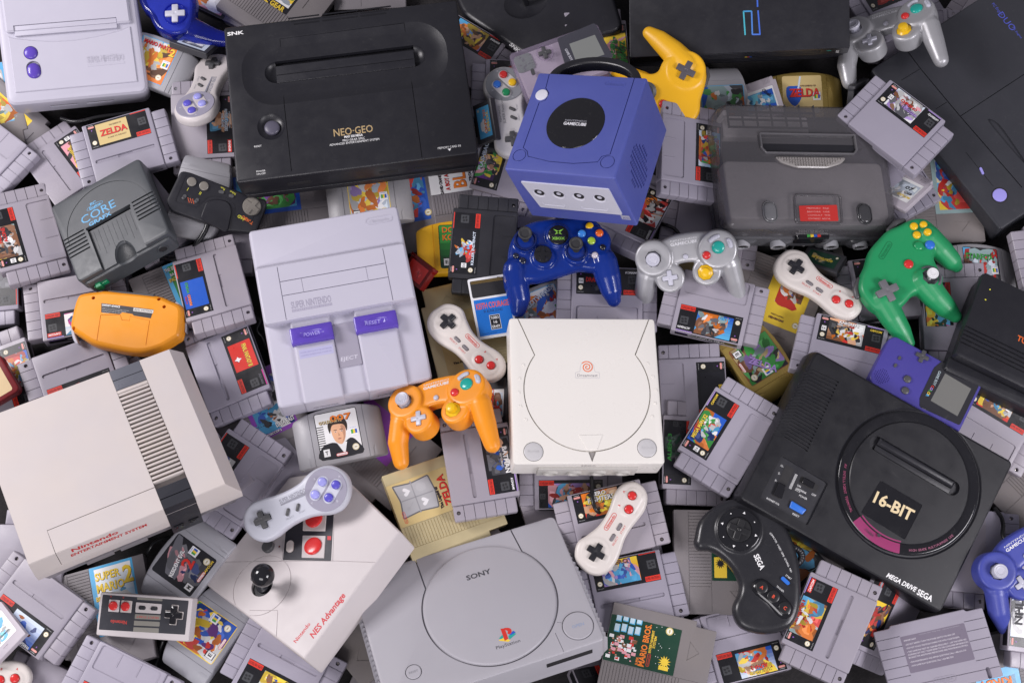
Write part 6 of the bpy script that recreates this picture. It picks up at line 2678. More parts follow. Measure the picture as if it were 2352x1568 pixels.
dog([T(1, 3, 68, 60), T(1, 2, 545, 1408), T(1, 2, 728, 1315), T(1, 2, 603, 1290), T(1, 2, 672, 1428)], 86, 'pale grey four-button gamepad with lilac buttons lying on the white joystick box', 'us', st=.12)
dog([T(0, 0, 1955, 580), T(0, 0, 1770, 890 + 0), None, T(0, 0, 1760, 1018), None] if False else [T(0, 0, 1955, 580), T(0, 0, 1815, 887), T(0, 0, 1762, 1018), T(0, 0, 1855, 955), T(0, 0, 1728, 955)], 50, 'warm grey four-button gamepad with lilac buttons left of the black slot console', 'tan', st=.5, sz=15, t0=(-.6, .2))
dog([T(1, 0, 2360, 1270), T(1, 0, 2302, 850), T(1, 0, 2268, 690), T(1, 0, 2215, 780), T(1, 0, 2360, 760)], 52, 'pale gamepad with red, yellow, green and blue buttons left of the purple cube', 'jp', st=.2)


# ---- small square pad
def square_pad():
    P_ = [((-62, 26, 16), T(0, 3, 925, 735)), ((62, 26, 16), T(0, 3, 1765, 780)), ((62, -27, 16), T(0, 3, 1735, 1195)), ((-62, -27, 16), T(0, 3, 878, 1120))]
    mw = fit([p for p, _ in P_], [q for _, q in P_], 56, st=.25)
    H = Homog([q for _, q in P_], [p[:2] for p, _ in P_])
    h = lambda u, v: H(T(0, 3, u, v))
    r = thing('gamepad', 'small square cornered gamepad lying upside down with two red buttons', 'gamepad', mw)
    m = M('cream')
    m.prism(rrect(-62, 62, -27, 26, 2.2), 0, 16, 1.8)
    m.obj('body', r)
    m = M(PRINT, MATTE)
    fp = rpoly([h(945, 758), h(1728, 805), h(1700, 1125), h(905, 1070)], 1)
    m.flat(fp, 16.06, PRINT, (.035, .036, .045))
    gc = (.22, .21, .185)
    for a in (((1250, 778), (1482, 792), (1480, 812), (1248, 800)), ((1230, 930), (1465, 942), (1462, 985), (1226, 974)), ((1222, 990), (1458, 1003), (1455, 1046), (1218, 1034)), ((1215, 1050), (1450, 1062), (1448, 1106), (1212, 1092))):
        m.flat(rpoly([h(*q) for q in a], .8), 16.1, MATTE, gc)
    rc = (.5, .04, .03)
    an = math.degrees(math.atan2(h(1160, 1000)[1] - h(1000, 1005)[1], h(1160, 1000)[0] - h(1000, 1005)[0]))
    m.text('Nintendo', *h(1082, 1004), 16.12, 4.4, MATTE, rc, ang=180, w=22, bold=.03)
    m.text('SELECT START', *h(1345, 960), 16.12, 2.6, MATTE, rc, ang=180, w=30, bold=.03)
    m.text('A', *h(1017, 775), 16.12, 2.6, MATTE, rc, ang=180, bold=.05)
    m.text('B', *h(1125, 783), 16.12, 2.6, MATTE, rc, ang=180, bold=.05)
    m.obj('faceplate', r, 0)
    for u, v in ((1045, 856), (1153, 862)):
        m = M('cream')
        p = h(u, v)
        m.prof(rrect(p[0] - 7.2, p[0] + 7.2, p[1] - 7.4, p[1] + 7.4, .8), [(0, 15.8), (0, 16.9), (.3, 17.2)])
        m.obj('button_frame', r)
        btn(r, p[0] - .6, p[1], 17.2, 5.6, 'redb', h=1.2, wall=1.8)
    m = M('cream')
    pl = rpoly([h(1242, 822), h(1476, 838), h(1468, 928), h(1235, 915)], 1.2)
    m.prof(pl, [(0, 15.8), (0, 17.2), (.4, 17.5)])
    m.obj('pill_frame', r)
    for u, v in ((1300, 873), (1410, 879)):
        m = M('black')
        p = h(u, v)
        m.dome(rrect(p[0] - 4.7, p[0] + 4.7, p[1] - 2.4, p[1] + 2.4, 2.3, 5), 17.3, .8, wall=.8)
        m.obj('small_button', r, 35)
    m = M('cream')
    p = h(1592, 938)
    m.prof(cross(p[0], p[1], 12.3, 9.6, -2), [(0, 15.9), (0, 16.5)])
    m.obj('pad_frame', r)
    dpad(r, p[0], p[1], 16.4, 11.2, 7.6, -2, 'gloss', h=3.4)


# ---- joystick box
def joystick_box():
    P_ = [((-112, 74, 48), T(1, 2, 260, 1300)), ((112, 74, 48), T(1, 3, 1330, 160)), ((112, -74, 48), T(1, 3, 425, 1340)), ((-112, -74, 48), T(0, 3, 1875, 690))]
    px = [T(1, 2, 500, 1150), T(1, 3, 1325, 175), T(1, 3, 430, 1350), T(0, 3, 1880, 660)]
    # front edge runs from the left corner to the bottom corner
    loc = [(-75, 75), (75, 75), (75, -75), (-75, -75)]
    X = [(-118, 72, 50), (118, 72, 50), (118, -72, 50), (-118, -72, 50)]
    Q = [T(0, 3, 1880, 655), T(1, 2, 720, 1120), T(1, 3, 1325, 170), T(1, 3, 440, 1345)]
    X = [(-70, 118, 50), (76, 118, 50), (76, -118, 50), (-70, -118, 50)]
    # corners in order: top (hidden), right, bottom, left
    Q = [T(1, 2, 330, 1230), T(1, 3, 1325, 165), T(1, 3, 440, 1345), T(0, 3, 1880, 655)]
    X = [(-90, 75, 50), (90, 75, 50), (90 - 0, -75, 50), (-90, -75, 50)]
    W2, H2 = 100, 78
    X = [(-W2, H2, 50), (W2, H2, 50), (W2, -H2, 50), (-W2, -H2, 50)]
    mw = fit(X[1:], Q[1:], 30, st=.12, spx=5)
    r = thing('joystick_unit', 'white joystick box with black ball stick and red lettering', 'controller', mw)
    inv = mw.inverted()

    def H(px, z=50):
        # ray through the pixel meets the lid plane
        o = inv @ Vector(tuple(CAM / 1000))
        w_ = Vector(tuple(world(px, 0) / 1000))
        d = (inv @ w_) - o
        t_ = (z / 1000 - o.z) / d.z
        q = o + d * t_
        return (q.x * 1000, q.y * 1000)
    h = lambda u, v: H(T(1, 3, u, v))
    out = [H(T(0, 3, 1885, 655)), H(T(0, 3, 2130, 270)), H(T(1, 2, 300, 1240)), H(T(1, 2, 740, 1170)), h(1325, 172), h(440, 1350), h(190, 1130), H(T(0, 3, 2300, 985))]
    out = [out[0], out[2], out[3], out[4], out[5]]
    m = M('cream')
    m.prof(rpoly(out, 3), [(2, 0), (0, 3), (0, 46), (1, 49), (2.5, 50)])
    cu = M('cream')
    bc = H(T(1, 3, 60, 660))
    sc_ = h(40, 680)
    ctr = (h(-65, 680)[0] * .0 + h(55, 670)[0], h(55, 670)[1])
    rr = math.hypot(h(318, 640)[0] - h(55, 670)[0], h(318, 640)[1] - h(55, 670)[1])
    cu.groove(circ(ctr[0], ctr[1], rr, 50), .8, 49.2, 80, closed=True)
    cu.cyl(ctr[0], ctr[1], 15, 44, 80, n=32)
    cu.groove([H(T(0, 3, 2035, 455)), h(250, 447), h(700, 445), h(1130, 460)], .8, 49.1, 80)
    cu.groove([h(240, 447), h(250, 250)], .6, 49.3, 80)
    cu.groove([h(705, 445), h(718, 40)], .6, 49.3, 80)
    cu.groove([H(T(0, 3, 2295, 900)), h(200, 900), h(185, 1180)], .7, 49.2, 80)
    m.cut(cu)
    m.obj('body', r, 20)
    m = M('black')
    m.flat(circ(ctr[0], ctr[1], 14.8, 30), 45)
    m.rings([circ3(ctr, a, z, 26) for a, z in ((9, 44), (9, 49), (7, 51), (5, 52), (4, 54), (4, 72))])
    m.obj('stick_boot', r, 40)
    # ball on its shaft: place so that it projects where the photo shows it
    bp = H(T(1, 3, 62, 578), 86)
    m = M('gloss')
    m.ell((bp[0], bp[1], 86), (14.5, 14.5, 14.5), n=40, k=24)
    m.horn([(ctr[0], ctr[1], 50, 3.6), (bp[0], bp[1], 80, 3.6)])
    m.obj('ball_stick', r, 60)
    m = M(PRINT, MATTE)
    pp = [h(245, 435), h(690, 445), h(720, 0), h(705, -80), h(330, -40), h(250, 150)]
    m.flat(rpoly([h(246, 438), h(690, 445), h(718, -60), h(300, -70)], 1.5), 50.07, PRINT, (.03, .03, .038))
    m.obj('button_plate', r, 0)
    for u, v in ((530, 318), (540, 70)):
        a = [h(u - 108, v + 100), h(u + 98, v + 104), h(u + 112, v - 100), h(u - 98, v - 104)]
        m = M('cream')
        m.prof(rpoly(a, 1), [(0, 49.8), (0, 51), (.4, 51.4)])
        m.obj('button_frame', r)
        p = h(u, v - 2)
        btn(r, p[0], p[1], 51.4, 11.6, 'redb', h=2, wall=2.2, flat=.1)
    m = M('cream')
    a, b = h(318, 285), h(322, 345)
    m.bar(h(320, 265), h(315, 370), 9.5, 49.8, 52.5, r=4.6)
    m.obj('small_button', r, 35)
    m = M('dgrey')
    p = h(118, 320)
    m.prof(circ(p[0], p[1], 8.2, 28), [(0, 49.8), (0, 54), (.8, 55)])
    m.obj('dial', r)
    m = M(MATTE)
    rc = (.58, .04, .05)
    a, b = h(355, 1190), h(490, 1015)
    an = math.degrees(math.atan2(b[1] - a[1], b[0] - a[0]))
    m.text('Nintendo', *h(422, 1103), 50.1, 5.4, MATTE, rc, ang=an, w=math.hypot(b[0] - a[0], b[1] - a[1]), bold=.02)
    a, b = h(500, 1140), h(800, 745)
    an = math.degrees(math.atan2(b[1] - a[1], b[0] - a[0]))
    m.text('NES Advantage', *h(655, 945), 50.1, 8.6, MATTE, rc, ang=an, w=math.hypot(b[0] - a[0], b[1] - a[1]), bold=.03, shear=.25)
    p = h(674, 236)
    m.flat(rpoly([h(656, 217), h(690, 218), h(689, 254), h(655, 253)], .2), 50.12, MATTE, rc)
    p = h(215, 314)
    m.flat(circ(p[0], p[1], 1.4, 12), 50.1, MATTE, (.15, .01, .01))
    m.obj('lettering', r, 0)


# ---- black three-button pad
def black_pad():
    g_ = Tr((2, 3), 2150, 400, 84)
    r = thing('gamepad', 'black curved gamepad with three round buttons lettered in red', 'gamepad', g_.base(56))
    P_ = g_
    m = M('black')
    mt = plastic('satin_black_plastic', (.02, .02, .024), rough=.3, bump=.12, var=.05)
    m.mats = [mt]
    t3 = (3, 3)
    out = P_.many((1690, 230), (1720, 90), (1800, -10), (1950, -110), (2120, -140), (2280, -110))
    out += P_.many((60, -10), (170, 110), (250, 280), (300, 470), (318, 700), (300, 900), (230, 1040), (100, 1100), (-60, 1110), (-230, 1060), (-300, 960), (-310, 850), (-260, 740), (-255, 640), (-330, 500), (-440, 390), (-540, 340), (-620, 340), (-660, 300), (-668, 250), tile=t3)
    m.prism(spl(out, 3), 4, 26, 9, bb=5, seg=4)
    p = P_(2082, 160)
    m.prism(circ(p[0], p[1], P_.mm(215), 36), 8, 30, 5)
    q = [P_(-60, 690, tile=t3), P_(50, 780, tile=t3), P_(150, 890, tile=t3)]
    m.horn([q[0] + (18, 17), q[1] + (19, 17), q[2] + (18, 17)], zs=.65)
    m.blob(1.3, 6, .5)
    m.bvh()
    m.obj('body', r, 45)
    f = M('gloss')
    t0 = m.top(*p)
    f.rings([circ3(p, P_.mm(a), t0 + z, 40) for a, z in ((196, -1), (194, .8), (188, 1.2), (118, .6), (114, -.6))], cap0=False, cap1=False)
    f.obj('pad_bezel', r, 40)
    f = M('gloss')
    f.mats = [plastic('rubbery_black', (.016, .016, .018), rough=.32, bump=0)]
    f.prof(circ(p[0], p[1], P_.mm(112), 36), [(0, t0 - 1), (0, t0 + 1.6), (1.2, t0 + 2.6), (6, t0 + 2)])
    f.prof(cross(p[0], p[1], P_.mm(100), P_.mm(62), -22), [(0, t0), (0, t0 + 3.2), (1, t0 + 4)])
    f.ell((p[0], p[1], t0 + 4), (3, 3, 1.6))
    f.obj('direction_pad', r, 35)
    f = M(MATTE)
    for k in range(8):
        a = math.radians(22.5 * 0 + 45 * k - 20)
        rr = P_.mm(160)
        x, y = p[0] + rr * math.cos(a), p[1] + rr * math.sin(a)
        if k % 2 == 0:
            f.flat([(x + 2 * math.cos(a + j), y + 2 * math.sin(a + j)) for j in (0, 2.1, 4.2)], t0 + 1.25, MATTE, WHT)
        else:
            f.flat(circ(x, y, .8, 8), t0 + 1.25, MATTE, WHT)
    o = f.obj('direction_marks', r, 0)
    f = M(MATTE)
    f.text('SEGA', *P_(2276, 452), 0, 7, MATTE, WHT, ang=-67, w=20, bold=.09)
    pts = [(30, 200), (70, 260), (110, 330), (150, 410), (185, 500), (205, 530)]
    s = 'COMPUTER VIDEO GAME CONTROL PAD'
    A_ = [P_(25 + 190 * t_ ** .85, 190 + 350 * t_, tile=t3) for t_ in [i / (len(s) - 1) for i in range(len(s))]]
    for i, ch in enumerate(s):
        if ch != ' ':
            b0, b1 = A_[max(0, i - 1)], A_[min(len(A_) - 1, i + 1)]
            f.text(ch, A_[i][0], A_[i][1], 0, 2.2, MATTE, WHT, ang=math.degrees(math.atan2(b1[1] - b0[1], b1[0] - b0[0])))
    f.text('START', *P_(192, 592, tile=t3), 0, 2.4, MATTE, WHT, ang=-40, w=8.5)
    f.text('TRIGGER', *P_(115, 700, tile=t3), 0, 2.4, MATTE, WHT, ang=-40, w=11)
    f.drape(m, .15)
    f.obj('lettering', r, 0)
    a, b = P_(125, 595, tile=t3), P_(195, 660, tile=t3)
    f = M('blue')
    tz = m.top(*a)
    f.bar(a, b, 4.6, tz - 2, tz + 2.2, r=2.2)
    f.obj('start_button', r, 35)
    f = M('gloss')
    hz = max(m.top(*q_) for q_ in q)
    f.horn([q[0] + (hz - 6.4, 12.6), q[1] + (hz - 6.4, 12.8), q[2] + (hz - 6.4, 12.6)], zs=.6)
    f.obj('button_field', r, 45)
    for (u, v, s_) in ((-62, 690, 'A'), (45, 775, 'B'), (150, 880, 'C')):
        p = P_(u, v, tile=t3)
        o = btn(r, p[0], p[1], hz + .9, P_.mm(56), 'rubA', h=1, wall=1.4, flat=.2) if 'rubA' in MATS else None
        if o is None:
            MATS['rubA'] = plastic('satin_button_black', (.018, .018, .02), rough=.28, bump=0)
            o = btn(r, p[0], p[1], hz + .9, P_.mm(56), 'rubA', h=1, wall=1.4, flat=.2)
        f = M(MATTE)
        f.text(s_, p[0], p[1], hz + 3.4, 4.2, MATTE, (.65, .07, .03), ang=-35, bold=.05)
        f.obj('lettering', o, 0)
    # curled cable by its back edge
    f = M('black')
    c = [P_(u, v, tile=t3) for u, v in ((190, 300), (260, 310), (320, 350), (330, 410), (290, 455), (240, 450))]
    tube(f, [(x, y, 14) for x, y in c], 4.2, ribs=True)
    f.obj('cable', r, 45)


def tube(m, pts, rad, k=6, n=10, ribs=False, mat_=None):
    P_ = [np.array(p, float) for p in pts]
    P_ = [2 * P_[0] - P_[1]] + P_ + [2 * P_[-1] - P_[-2]]
    path = []
    for i in range(1, len(P_) - 2):
        for j in range(k):
            t_ = j / k
            p0, p1, p2, p3 = P_[i - 1], P_[i], P_[i + 1], P_[i + 2]
            path.append(.5 * ((2 * p1) + (-p0 + p2) * t_ + (2 * p0 - 5 * p1 + 4 * p2 - p3) * t_ ** 2 + (-p0 + 3 * p1 - 3 * p2 + p3) * t_ ** 3))
    path.append(P_[-2])
    rs = []
    for i, c in enumerate(path):
        t_ = path[min(i + 1, len(path) - 1)] - path[max(0, i - 1)]
        t_ /= np.linalg.norm(t_) or 1
        s = np.cross(t_, [0, 0, 1.0])
        s /= np.linalg.norm(s) or 1
        u = np.cross(s, t_)
        rr = rad * (1 + (.18 if (ribs and i % 2) else 0))
        rs.append([tuple(c + s * rr * math.cos(2 * math.pi * a / n) + u * rr * math.sin(2 * math.pi * a / n)) for a in range(n)])
    m.rings(rs, mat_)


# ---- black pad with turbo switches
def turbo_pad():
    P_ = [((-62, 30, 22), T(0, 1, 1580, -15)), ((66, 22, 22), T(1, 1, 150, 270)), ((62, -26, 22), T(1, 1, -20, 640)), ((-64, -20, 22), T(0, 1, 1485, 290))]
    Q = [q for _, q in P_]
    mw = fit([p for p, _ in P_], Q, 48, st=.2, spx=4)
    H = Homog(Q, [p[:2] for p, _ in P_])
    h = lambda u, v: H(T(0, 1, u, v))
    r = thing('gamepad', 'black gamepad with yellow markings and a thick black cable above the striped cartridge', 'gamepad', mw)
    m = M('black')
    out = [h(1620, -10), h(1500, 270), h(1540, 350), h(1880, 500), h(2030, 560), h(2300, 610), h(2360, 640), h(2510, 290), h(2490, 220), h(2351, 210), h(1700, 0)]
    m.prism(rpoly(out, [6, 6, 5, 3, 3, 6, 6, 6, 6, 4, 3]), 0, 22, 3.5)
    m.obj('body', r)
    m = M('charcoal')
    pp = rpoly([h(1655, 25), h(1565, 270), h(1740, 325), h(1850, 215), h(2000, 210), h(2110, 300), h(2100, 420), h(2290, 500), h(2420, 260), h(1720, 15)], 4)
    m.mats = [MATS['black']]
    m.ringwall(pp, .8, 21.8, 22.5)
    arc = rpoly([h(1770, 430), h(1830, 260), h(1930, 235), h(2050, 260), h(2085, 350), h(2040, 560), h(2000, 570)], 6)
    m.prof(arc, [(0, 18), (0, 23), (1.4, 24.4)])
    m.obj('cable_hump', r)
    for u, v in ((1705, 85), (1810, 117)):
        p = h(u, v)
        btn(r, p[0], p[1], 22, 6.2, 'warmg', h=1, wall=1.4) if 'warmg' in MATS else (MATS.setdefault('warmg', plastic('warm_grey_button', (.19, .175, .155), rough=.35, bump=0)), btn(r, p[0], p[1], 22, 6.2, 'warmg', h=1, wall=1.4))
    for (a, b) in (((1955, 160), (1990, 170)), ((2058, 195), (2092, 208))):
        m = M('dgrey')
        m.bar(h(a[0] - 10, a[1]), h(b[0] + 10, b[1]), 4.4, 20, 23.4, r=2.1)
        m.obj('small_button', r, 35)
    for (a, b) in (((1655, 205), (1628, 245)), ((1757, 235), (1732, 275))):
        m = M('dgrey')
        m.bar(h(*a), h(*b), 4.6, 20, 23.2, r=2.2)
        m.ell(h(b[0] + 5, b[1] - 8) + (23.4,), (2, 2, 1.2))
        m.obj('turbo_switch', r, 35)
    p = h(2310, 310)
    m = M('warmg')
    m.prof(circ(p[0], p[1], 12.5, 34), [(0, 21), (0, 23.4), (.8, 24.2), (4, 24.6)])
    m.prof(cross(p[0], p[1], 11, 6.5, 68), [(0, 23), (0, 25.2), (.6, 25.8)])
    m.obj('direction_pad', r, 35)
    m = M(MATTE)
    yc = (.62, .6, .05)
    m.text('Run', *h(1988, 130), 22.1, 3, MATTE, yc, ang=165, w=6)
    m.text('Select', *h(2092, 168), 22.1, 3, MATTE, yc, ang=165, w=9)
    m.text('I', *h(1672, 155), 22.1, 4.5, MATTE, yc, ang=165)
    m.text('II', *h(1776, 187), 22.1, 4.5, MATTE, yc, ang=165)
    m.text('TURBO', *h(2255, 460), 22.1, 4.4, MATTE, (.7, .15, .03), ang=163, w=17, bold=.03)
    m.text('PAD', *h(2180, 432), 22.1, 4.4, MATTE, yc, ang=163, w=10, bold=.03)
    for i in range(3):
        for j in range(4):
            q = h(1672 + 19 * i + 3 * j, 235 + 12 * j + 5 * i)
            m.flat(circ(q[0], q[1], .7, 6), 22.1, MATTE, (.65, .12, .04))
    m.obj('lettering', r, 0)
    m = M('gloss')
    m.mats = [plastic('cable_rubber', (.012, .012, .014), rough=.3, bump=0)]
    inv = mw.inverted()
    pts = []
    for (u, v, z) in ((1905, 495, 58), (1880, 560, 56), (1800, 680, 52), (1700, 770, 48), (1600, 810, 44), (1500, 800, 34), (1420, 830, 26), (1330, 820, 20)):
        w_ = world(T(0, 1, u, v), z)
        q = inv @ Vector(tuple(w_ / 1000)) * 1000
        pts.append((q.x, q.y, q.z))
    tube(m, pts, 3.6)
    MATS['cable'] = m.mats[0]
    m.obj('cable', r, 60)


# ---- handhelds
def handheld_purple():
    P_ = [((-37, 66, 22), T(3, 1, 1100, 1520)), ((37, 66, 22), T(3, 2, 925, 350)), ((37, -62, 22), T(3, 2, 1750, 835)), ((-37, -62, 22), T(3, 2, 1990, 375))]
    # local: y points to the control end (upper left), screen end is -y
    Q = [T(3, 1, 1120, 1500), T(3, 2, 925, 350), T(3, 2, 1750, 832), T(3, 2, 1990, 375)]
    X = [(-37.5, 66, 22), (37.5, 66, 22), (37.5, -66, 22), (-37.5, -66, 22)]
    # keep it right-handed: seen from above the corners run the other way
    X = [(37.5, 66, 22), (-37.5, 66, 22), (-37.5, -66, 22), (37.5, -66, 22)]
    mw = fit(X, Q, 62, st=.2)
    H = Homog(Q, [p[:2] for p in X])
    h = lambda u, v: H(T(3, 2, u, v))
    r = thing('handheld_console', 'purple handheld console with dark screen beside the round topped black console', 'handheld', mw)
    m = M('violet')
    m.prism(rpoly([(-37.5, -66), (37.5, -66), (37.5, 60), (30, 66), (-30, 66), (-37.5, 60)], [3, 3, 8, 10, 10, 8]), 0, 22, 3)
    cu = M('violet')
    for i in range(9):
        for j in range(9):
            if (i - 4) ** 2 + (j - 4) ** 2 < 18:
                p = h(1043, 312)
                cu.cyl(p[0] + 2.4 * (i - 4), p[1] + 2.4 * (j - 4), .65, 20.5, 30, n=8)
    m.cut(cu)
    m.obj('body', r, 20)
    m = M('gloss')
    m.mats = [plastic('screen_cover', (.03, .03, .036), rough=.08, bump=0)]
    m.prof(rpoly([h(1575, 168), h(1945, 395), h(1748, 775), h(1372, 590), h(1370, 510), h(1500, 230)], 3), [(0, 21.8), (0, 22.5), (.3, 22.7)])
    m.obj('screen_cover', r)
    m = M('lgrey')
    m.mats = [plastic('screen_glass', (.17, .17, .16), rough=.12, bump=0)]
    m.flat([h(1605, 283), h(1862, 430), h(1725, 688), h(1470, 535)], 22.78)
    m.obj('screen', r)
    p = h(1390, 130)
    dpad(r, p[0], p[1], 22, 8.8, 5.6, math.degrees(math.atan2(h(1455, 160)[1] - h(1325, 102)[1], h(1455, 160)[0] - h(1325, 102)[0])), 'dgrey', h=2.6)
    for u, v in ((1260, 338), (1243, 440)):
        p = h(u, v)
        btn(r, p[0], p[1], 22, 5.0, 'dgrey', h=1.6, wall=1.4)
    for u, v in ((1190, 150), (1155, 217)):
        m = M('dgrey')
        m.bar(h(u + 8, v - 15), h(u - 8, v + 15), 3.6, 21, 23.4, r=1.7)
        m.obj('small_button', r, 35)
    m = M(MATTE)
    a, b = h(1550, 265), h(1500, 380)
    an = math.degrees(math.atan2(b[1] - a[1], b[0] - a[0]))
    m.text('GAME BOY', *h(1528, 330), 22.85, 3.6, MATTE, (.35, .42, .45), ang=an, w=22, bold=.04)
    for i, (ch, c) in enumerate(zip('COLOR', ('r', 'v', 'g', 'y', 'c'))):
        m.text(ch, *h(1488 - 12 * i, 408 + 20 * i), 22.85, 3.6, MATTE, C[c], ang=an, bold=.06)
    m.obj('lettering', r, 0)


def handheld_clear():
    Q = [T(2, 0, 0, 510), T(2, 0, 760, 190), T(2, 0, 960, 640), T(2, 0, 130, 900)]
    X = [(-37.5, -66, 22), (-37.5, 66, 22), (37.5, 66, 22), (37.5, -66, 22)]
    X = [(-37.5, -66, 22), (-37.5, 66, 22), (37.5, 66, 22), (37.5, -66, 22)]
    mw = fit(X, Q, 74, st=.2)
    H = Homog(Q, [p[:2] for p in X])
    h = lambda u, v: H(T(2, 0, u, v))
    r = thing('handheld_console', 'see-through lilac handheld console behind the purple cube', 'handheld', mw)
    cl = plastic('clear_lilac_plastic', (.40, .34, .45), rough=.12, bump=0, clear=.68, tint=(.93, .87, .96), coat=.3)
    m = M(cl)
    m.prism(rrect(-37.5, 37.5, -66, 66, 6), 0, 22, 3)
    m.obj('case', r)
    m = M('lgrey')
    m.mats = [plastic('inner_frame_white', (.66, .64, .64), rough=.5, bump=.1, var=.2)]
    m.prism(rrect(-33, 33, -61, 60, 4), 4, 15, 1)
    m.obj('inner_frame', r)
    m = M('green')
    m.mats = [plastic('circuit_board', (.12, .2, .12), rough=.5, bump=0, var=.3)]
    m.prism(rrect(-32, -6, -62, -36, 5), 14, 16.5, .5)
    for k in range(14):
        R = rnd('pcb', k)
        x, y = R.uniform(-30, -9), R.uniform(-59, -39)
        m.box(x, x + 2, y, y + 2.4, 16.4, 18)
    m.obj('circuit_board', r)
    m = M('gloss')
    m.mats = [plastic('grey_screen_cover', (.055, .055, .07), rough=.1, bump=0)]
    m.prof(rpoly([h(385, 370), h(735, 200), h(925, 530), h(470, 700)], 3), [(0, 21.9), (0, 22.5), (.3, 22.7)])
    m.obj('screen_cover', r)
    m = M('lgrey')
    m.mats = [plastic('screen_glass_grey', (.23, .24, .23), rough=.12, bump=0)]
    m.flat([h(490, 415), h(735, 318), h(830, 510), h(555, 600)], 22.78)
    m.obj('screen', r)
    p = h(277, 500)
    m = M(cl)
    m.ringwall(circ(p[0], p[1], 12, 30), 1, 21.9, 23)
    m.obj('pad_ring', r)
    dpad(r, p[0], p[1], 22, 8.8, 5.6, math.degrees(math.atan2(h(345, 480)[1] - h(210, 520)[1], h(345, 480)[0] - h(210, 520)[0])), 'dgrey', h=2.6)
    m = M('dgrey')
    m.bar(h(172, 640), h(185, 690), 5, 20, 23, r=2.4)
    m.obj('small_button', r, 35)
    m = M(MATTE)
    a, b = h(455, 460), h(510, 570)
    an = math.degrees(math.atan2(b[1] - a[1], b[0] - a[0]))
    m.text('GAME BOY', *h(484, 515), 22.85, 3.6, MATTE, (.5, .5, .55), ang=an, w=20, bold=.04)
    m.obj('lettering', r, 0)


def handheld_orange():
    # lying face down: battery door and printed plate
    g_ = Tr((0, 1), 1160, 1340, 84)
    r = thing('handheld_console', 'orange handheld console lying face down with battery door showing', 'handheld', g_.base(60))
    P_ = g_
    om = plastic('orange_case_plastic', (.80, .30, .015), rough=.36, bump=.15, var=.02)
    out = P_.many((640, 1440), (650, 1320), (700, 1150), (770, 1110), (900, 1095), (1000, 1090), (1420, 1130), (1560, 1180), (1660, 1230), (1680, 1330), (1660, 1500))
    out += P_.many((1610, -20), (1480, 55), (1330, 100), (1180, 95), (1000, 60), (850, 20), (740, -45), tile=(0, 2))
    m = M(om)
    m.prof(spl(out, 3), [(2, 0), (0, 4), (0, 8), (.6, 9), (0, 10), (0, 14), (.8, 18), (2.2, 21), (4, 22.8), (6.5, 24)])
    cu = M(om)
    cu.groove(P_.many((925, 1325), (1105, 1322), (1120, 1370), (1190, 1375), (1195, 1335), (1375, 1375), (1340, 1600)) , .8, 23.2, 50)
    cu.groove(P_.many((925, 1325), (890, 1560)), .8, 23.2, 50)
    for u, v in ((857, 1167), (1507, 1248), (673, 1443), (1458, 1178)):
        p = P_(u, v)
        cu.cyl(p[0], p[1], 2.4, 17, 50, n=16)
    m.cut(cu)
    m.bvh()
    m.obj('case', r, 24)
    m = M('dgrey')
    m.prof(rpoly(P_.many((985, 1085), (1420, 1128), (1415, 1158), (1330, 1150), (1100, 1125), (990, 1105)), 1.5), [(0, 6), (0, 20), (1.5, 23)])
    m.obj('cartridge_bay', r)
    m = M(PRINT, MATTE)
    lp = P_.many((932, 1215), (1412, 1275), (1385, 1355), (1230, 1330), (1215, 1315), (1120, 1300), (1100, 1318), (930, 1300))
    m.flat(lp, 24.15, PRINT, (.05, .05, .055))
    an = -7
    m.text('GAME BOY ADVANCE', *P_(1020, 1240), 24.25, 2.8, MATTE, WHT, ang=an, w=24, bold=.06)
    m.flat(P_.many((1228, 1258), (1412, 1280), (1405, 1310), (1224, 1288)), 24.22, MATTE, (.6, .58, .55))
    m.text('AH11937976', *P_(1316, 1284), 24.3, 2.6, MATTE, C['k'], ang=an, w=24)
    for j, s in enumerate(('©2000 Nintendo Patents issued and Pending. See booklet.', 'RATING: Recommended BATTERY: ALKALINE', 'ADAPTER INPUT: USE ONLY AGS-001', 'MADE IN CHINA')):
        m.text(s, *P_(940, 1257 + 15 * j), 24.25, 1.0, MATTE, (.6, .6, .6), ang=an, w=(36, 32, 26, 9)[j], al='l')
    m.obj('rating_plate', r, 0)
    m = M('mid')
    m.mats = [MATS['lgrey']]
    m.prof(spl(P_.many((625, 1460), (620, 1400), (640, 1380), (660, 1480), (690, 1560), (650, 1540)), 3), [(0, 0), (0, 10), (1, 11)])
    m.prof(spl(P_.many((1600, 1175), (1680, 1250), (1692, 1330), (1690, 1440), (1672, 1440), (1668, 1290), (1590, 1200)), 3), [(0, 0), (0, 10), (1, 11)])
    m.obj('grip_band', r)


def red_pad():
    P_ = [((-20, 26, 16), T(0, 2, -260, 40)), ((62, 27, 16), T(0, 1, 10, 1500)), ((62, -28, 16), T(0, 2, 195, 490)), ((20, -28, 16), T(0, 2, -80, 640))]
    mw = fit([(60, 27, 16), (60, -27, 16)], [T(0, 2, -30, 90), T(0, 2, 190, 470)], 58, st=.05)
    r = thing('gamepad', 'dark red and gold gamepad cut off at the left frame edge', 'gamepad', mw)
    m = M('redb')
    m.mats = [plastic('maroon_plastic', (.17, .008, .012), rough=.35, bump=.1)]
    m.prism(rrect(-66, 62, -29, 29, 7), 0, 16, 3)
    m.obj('body', r)
    m = M(PRINT)
    m.mats = [plastic('brushed_gold_plate', (.5, .38, .22), rough=.4, metal=.4, bump=0)]
    m.flat(rrect(-60, 54, -23, 23, 3), 16.1)
    m.obj('faceplate', r, 0)
    dpad(r, 26, -2, 16, 12, 8, 0, 'black', h=3)


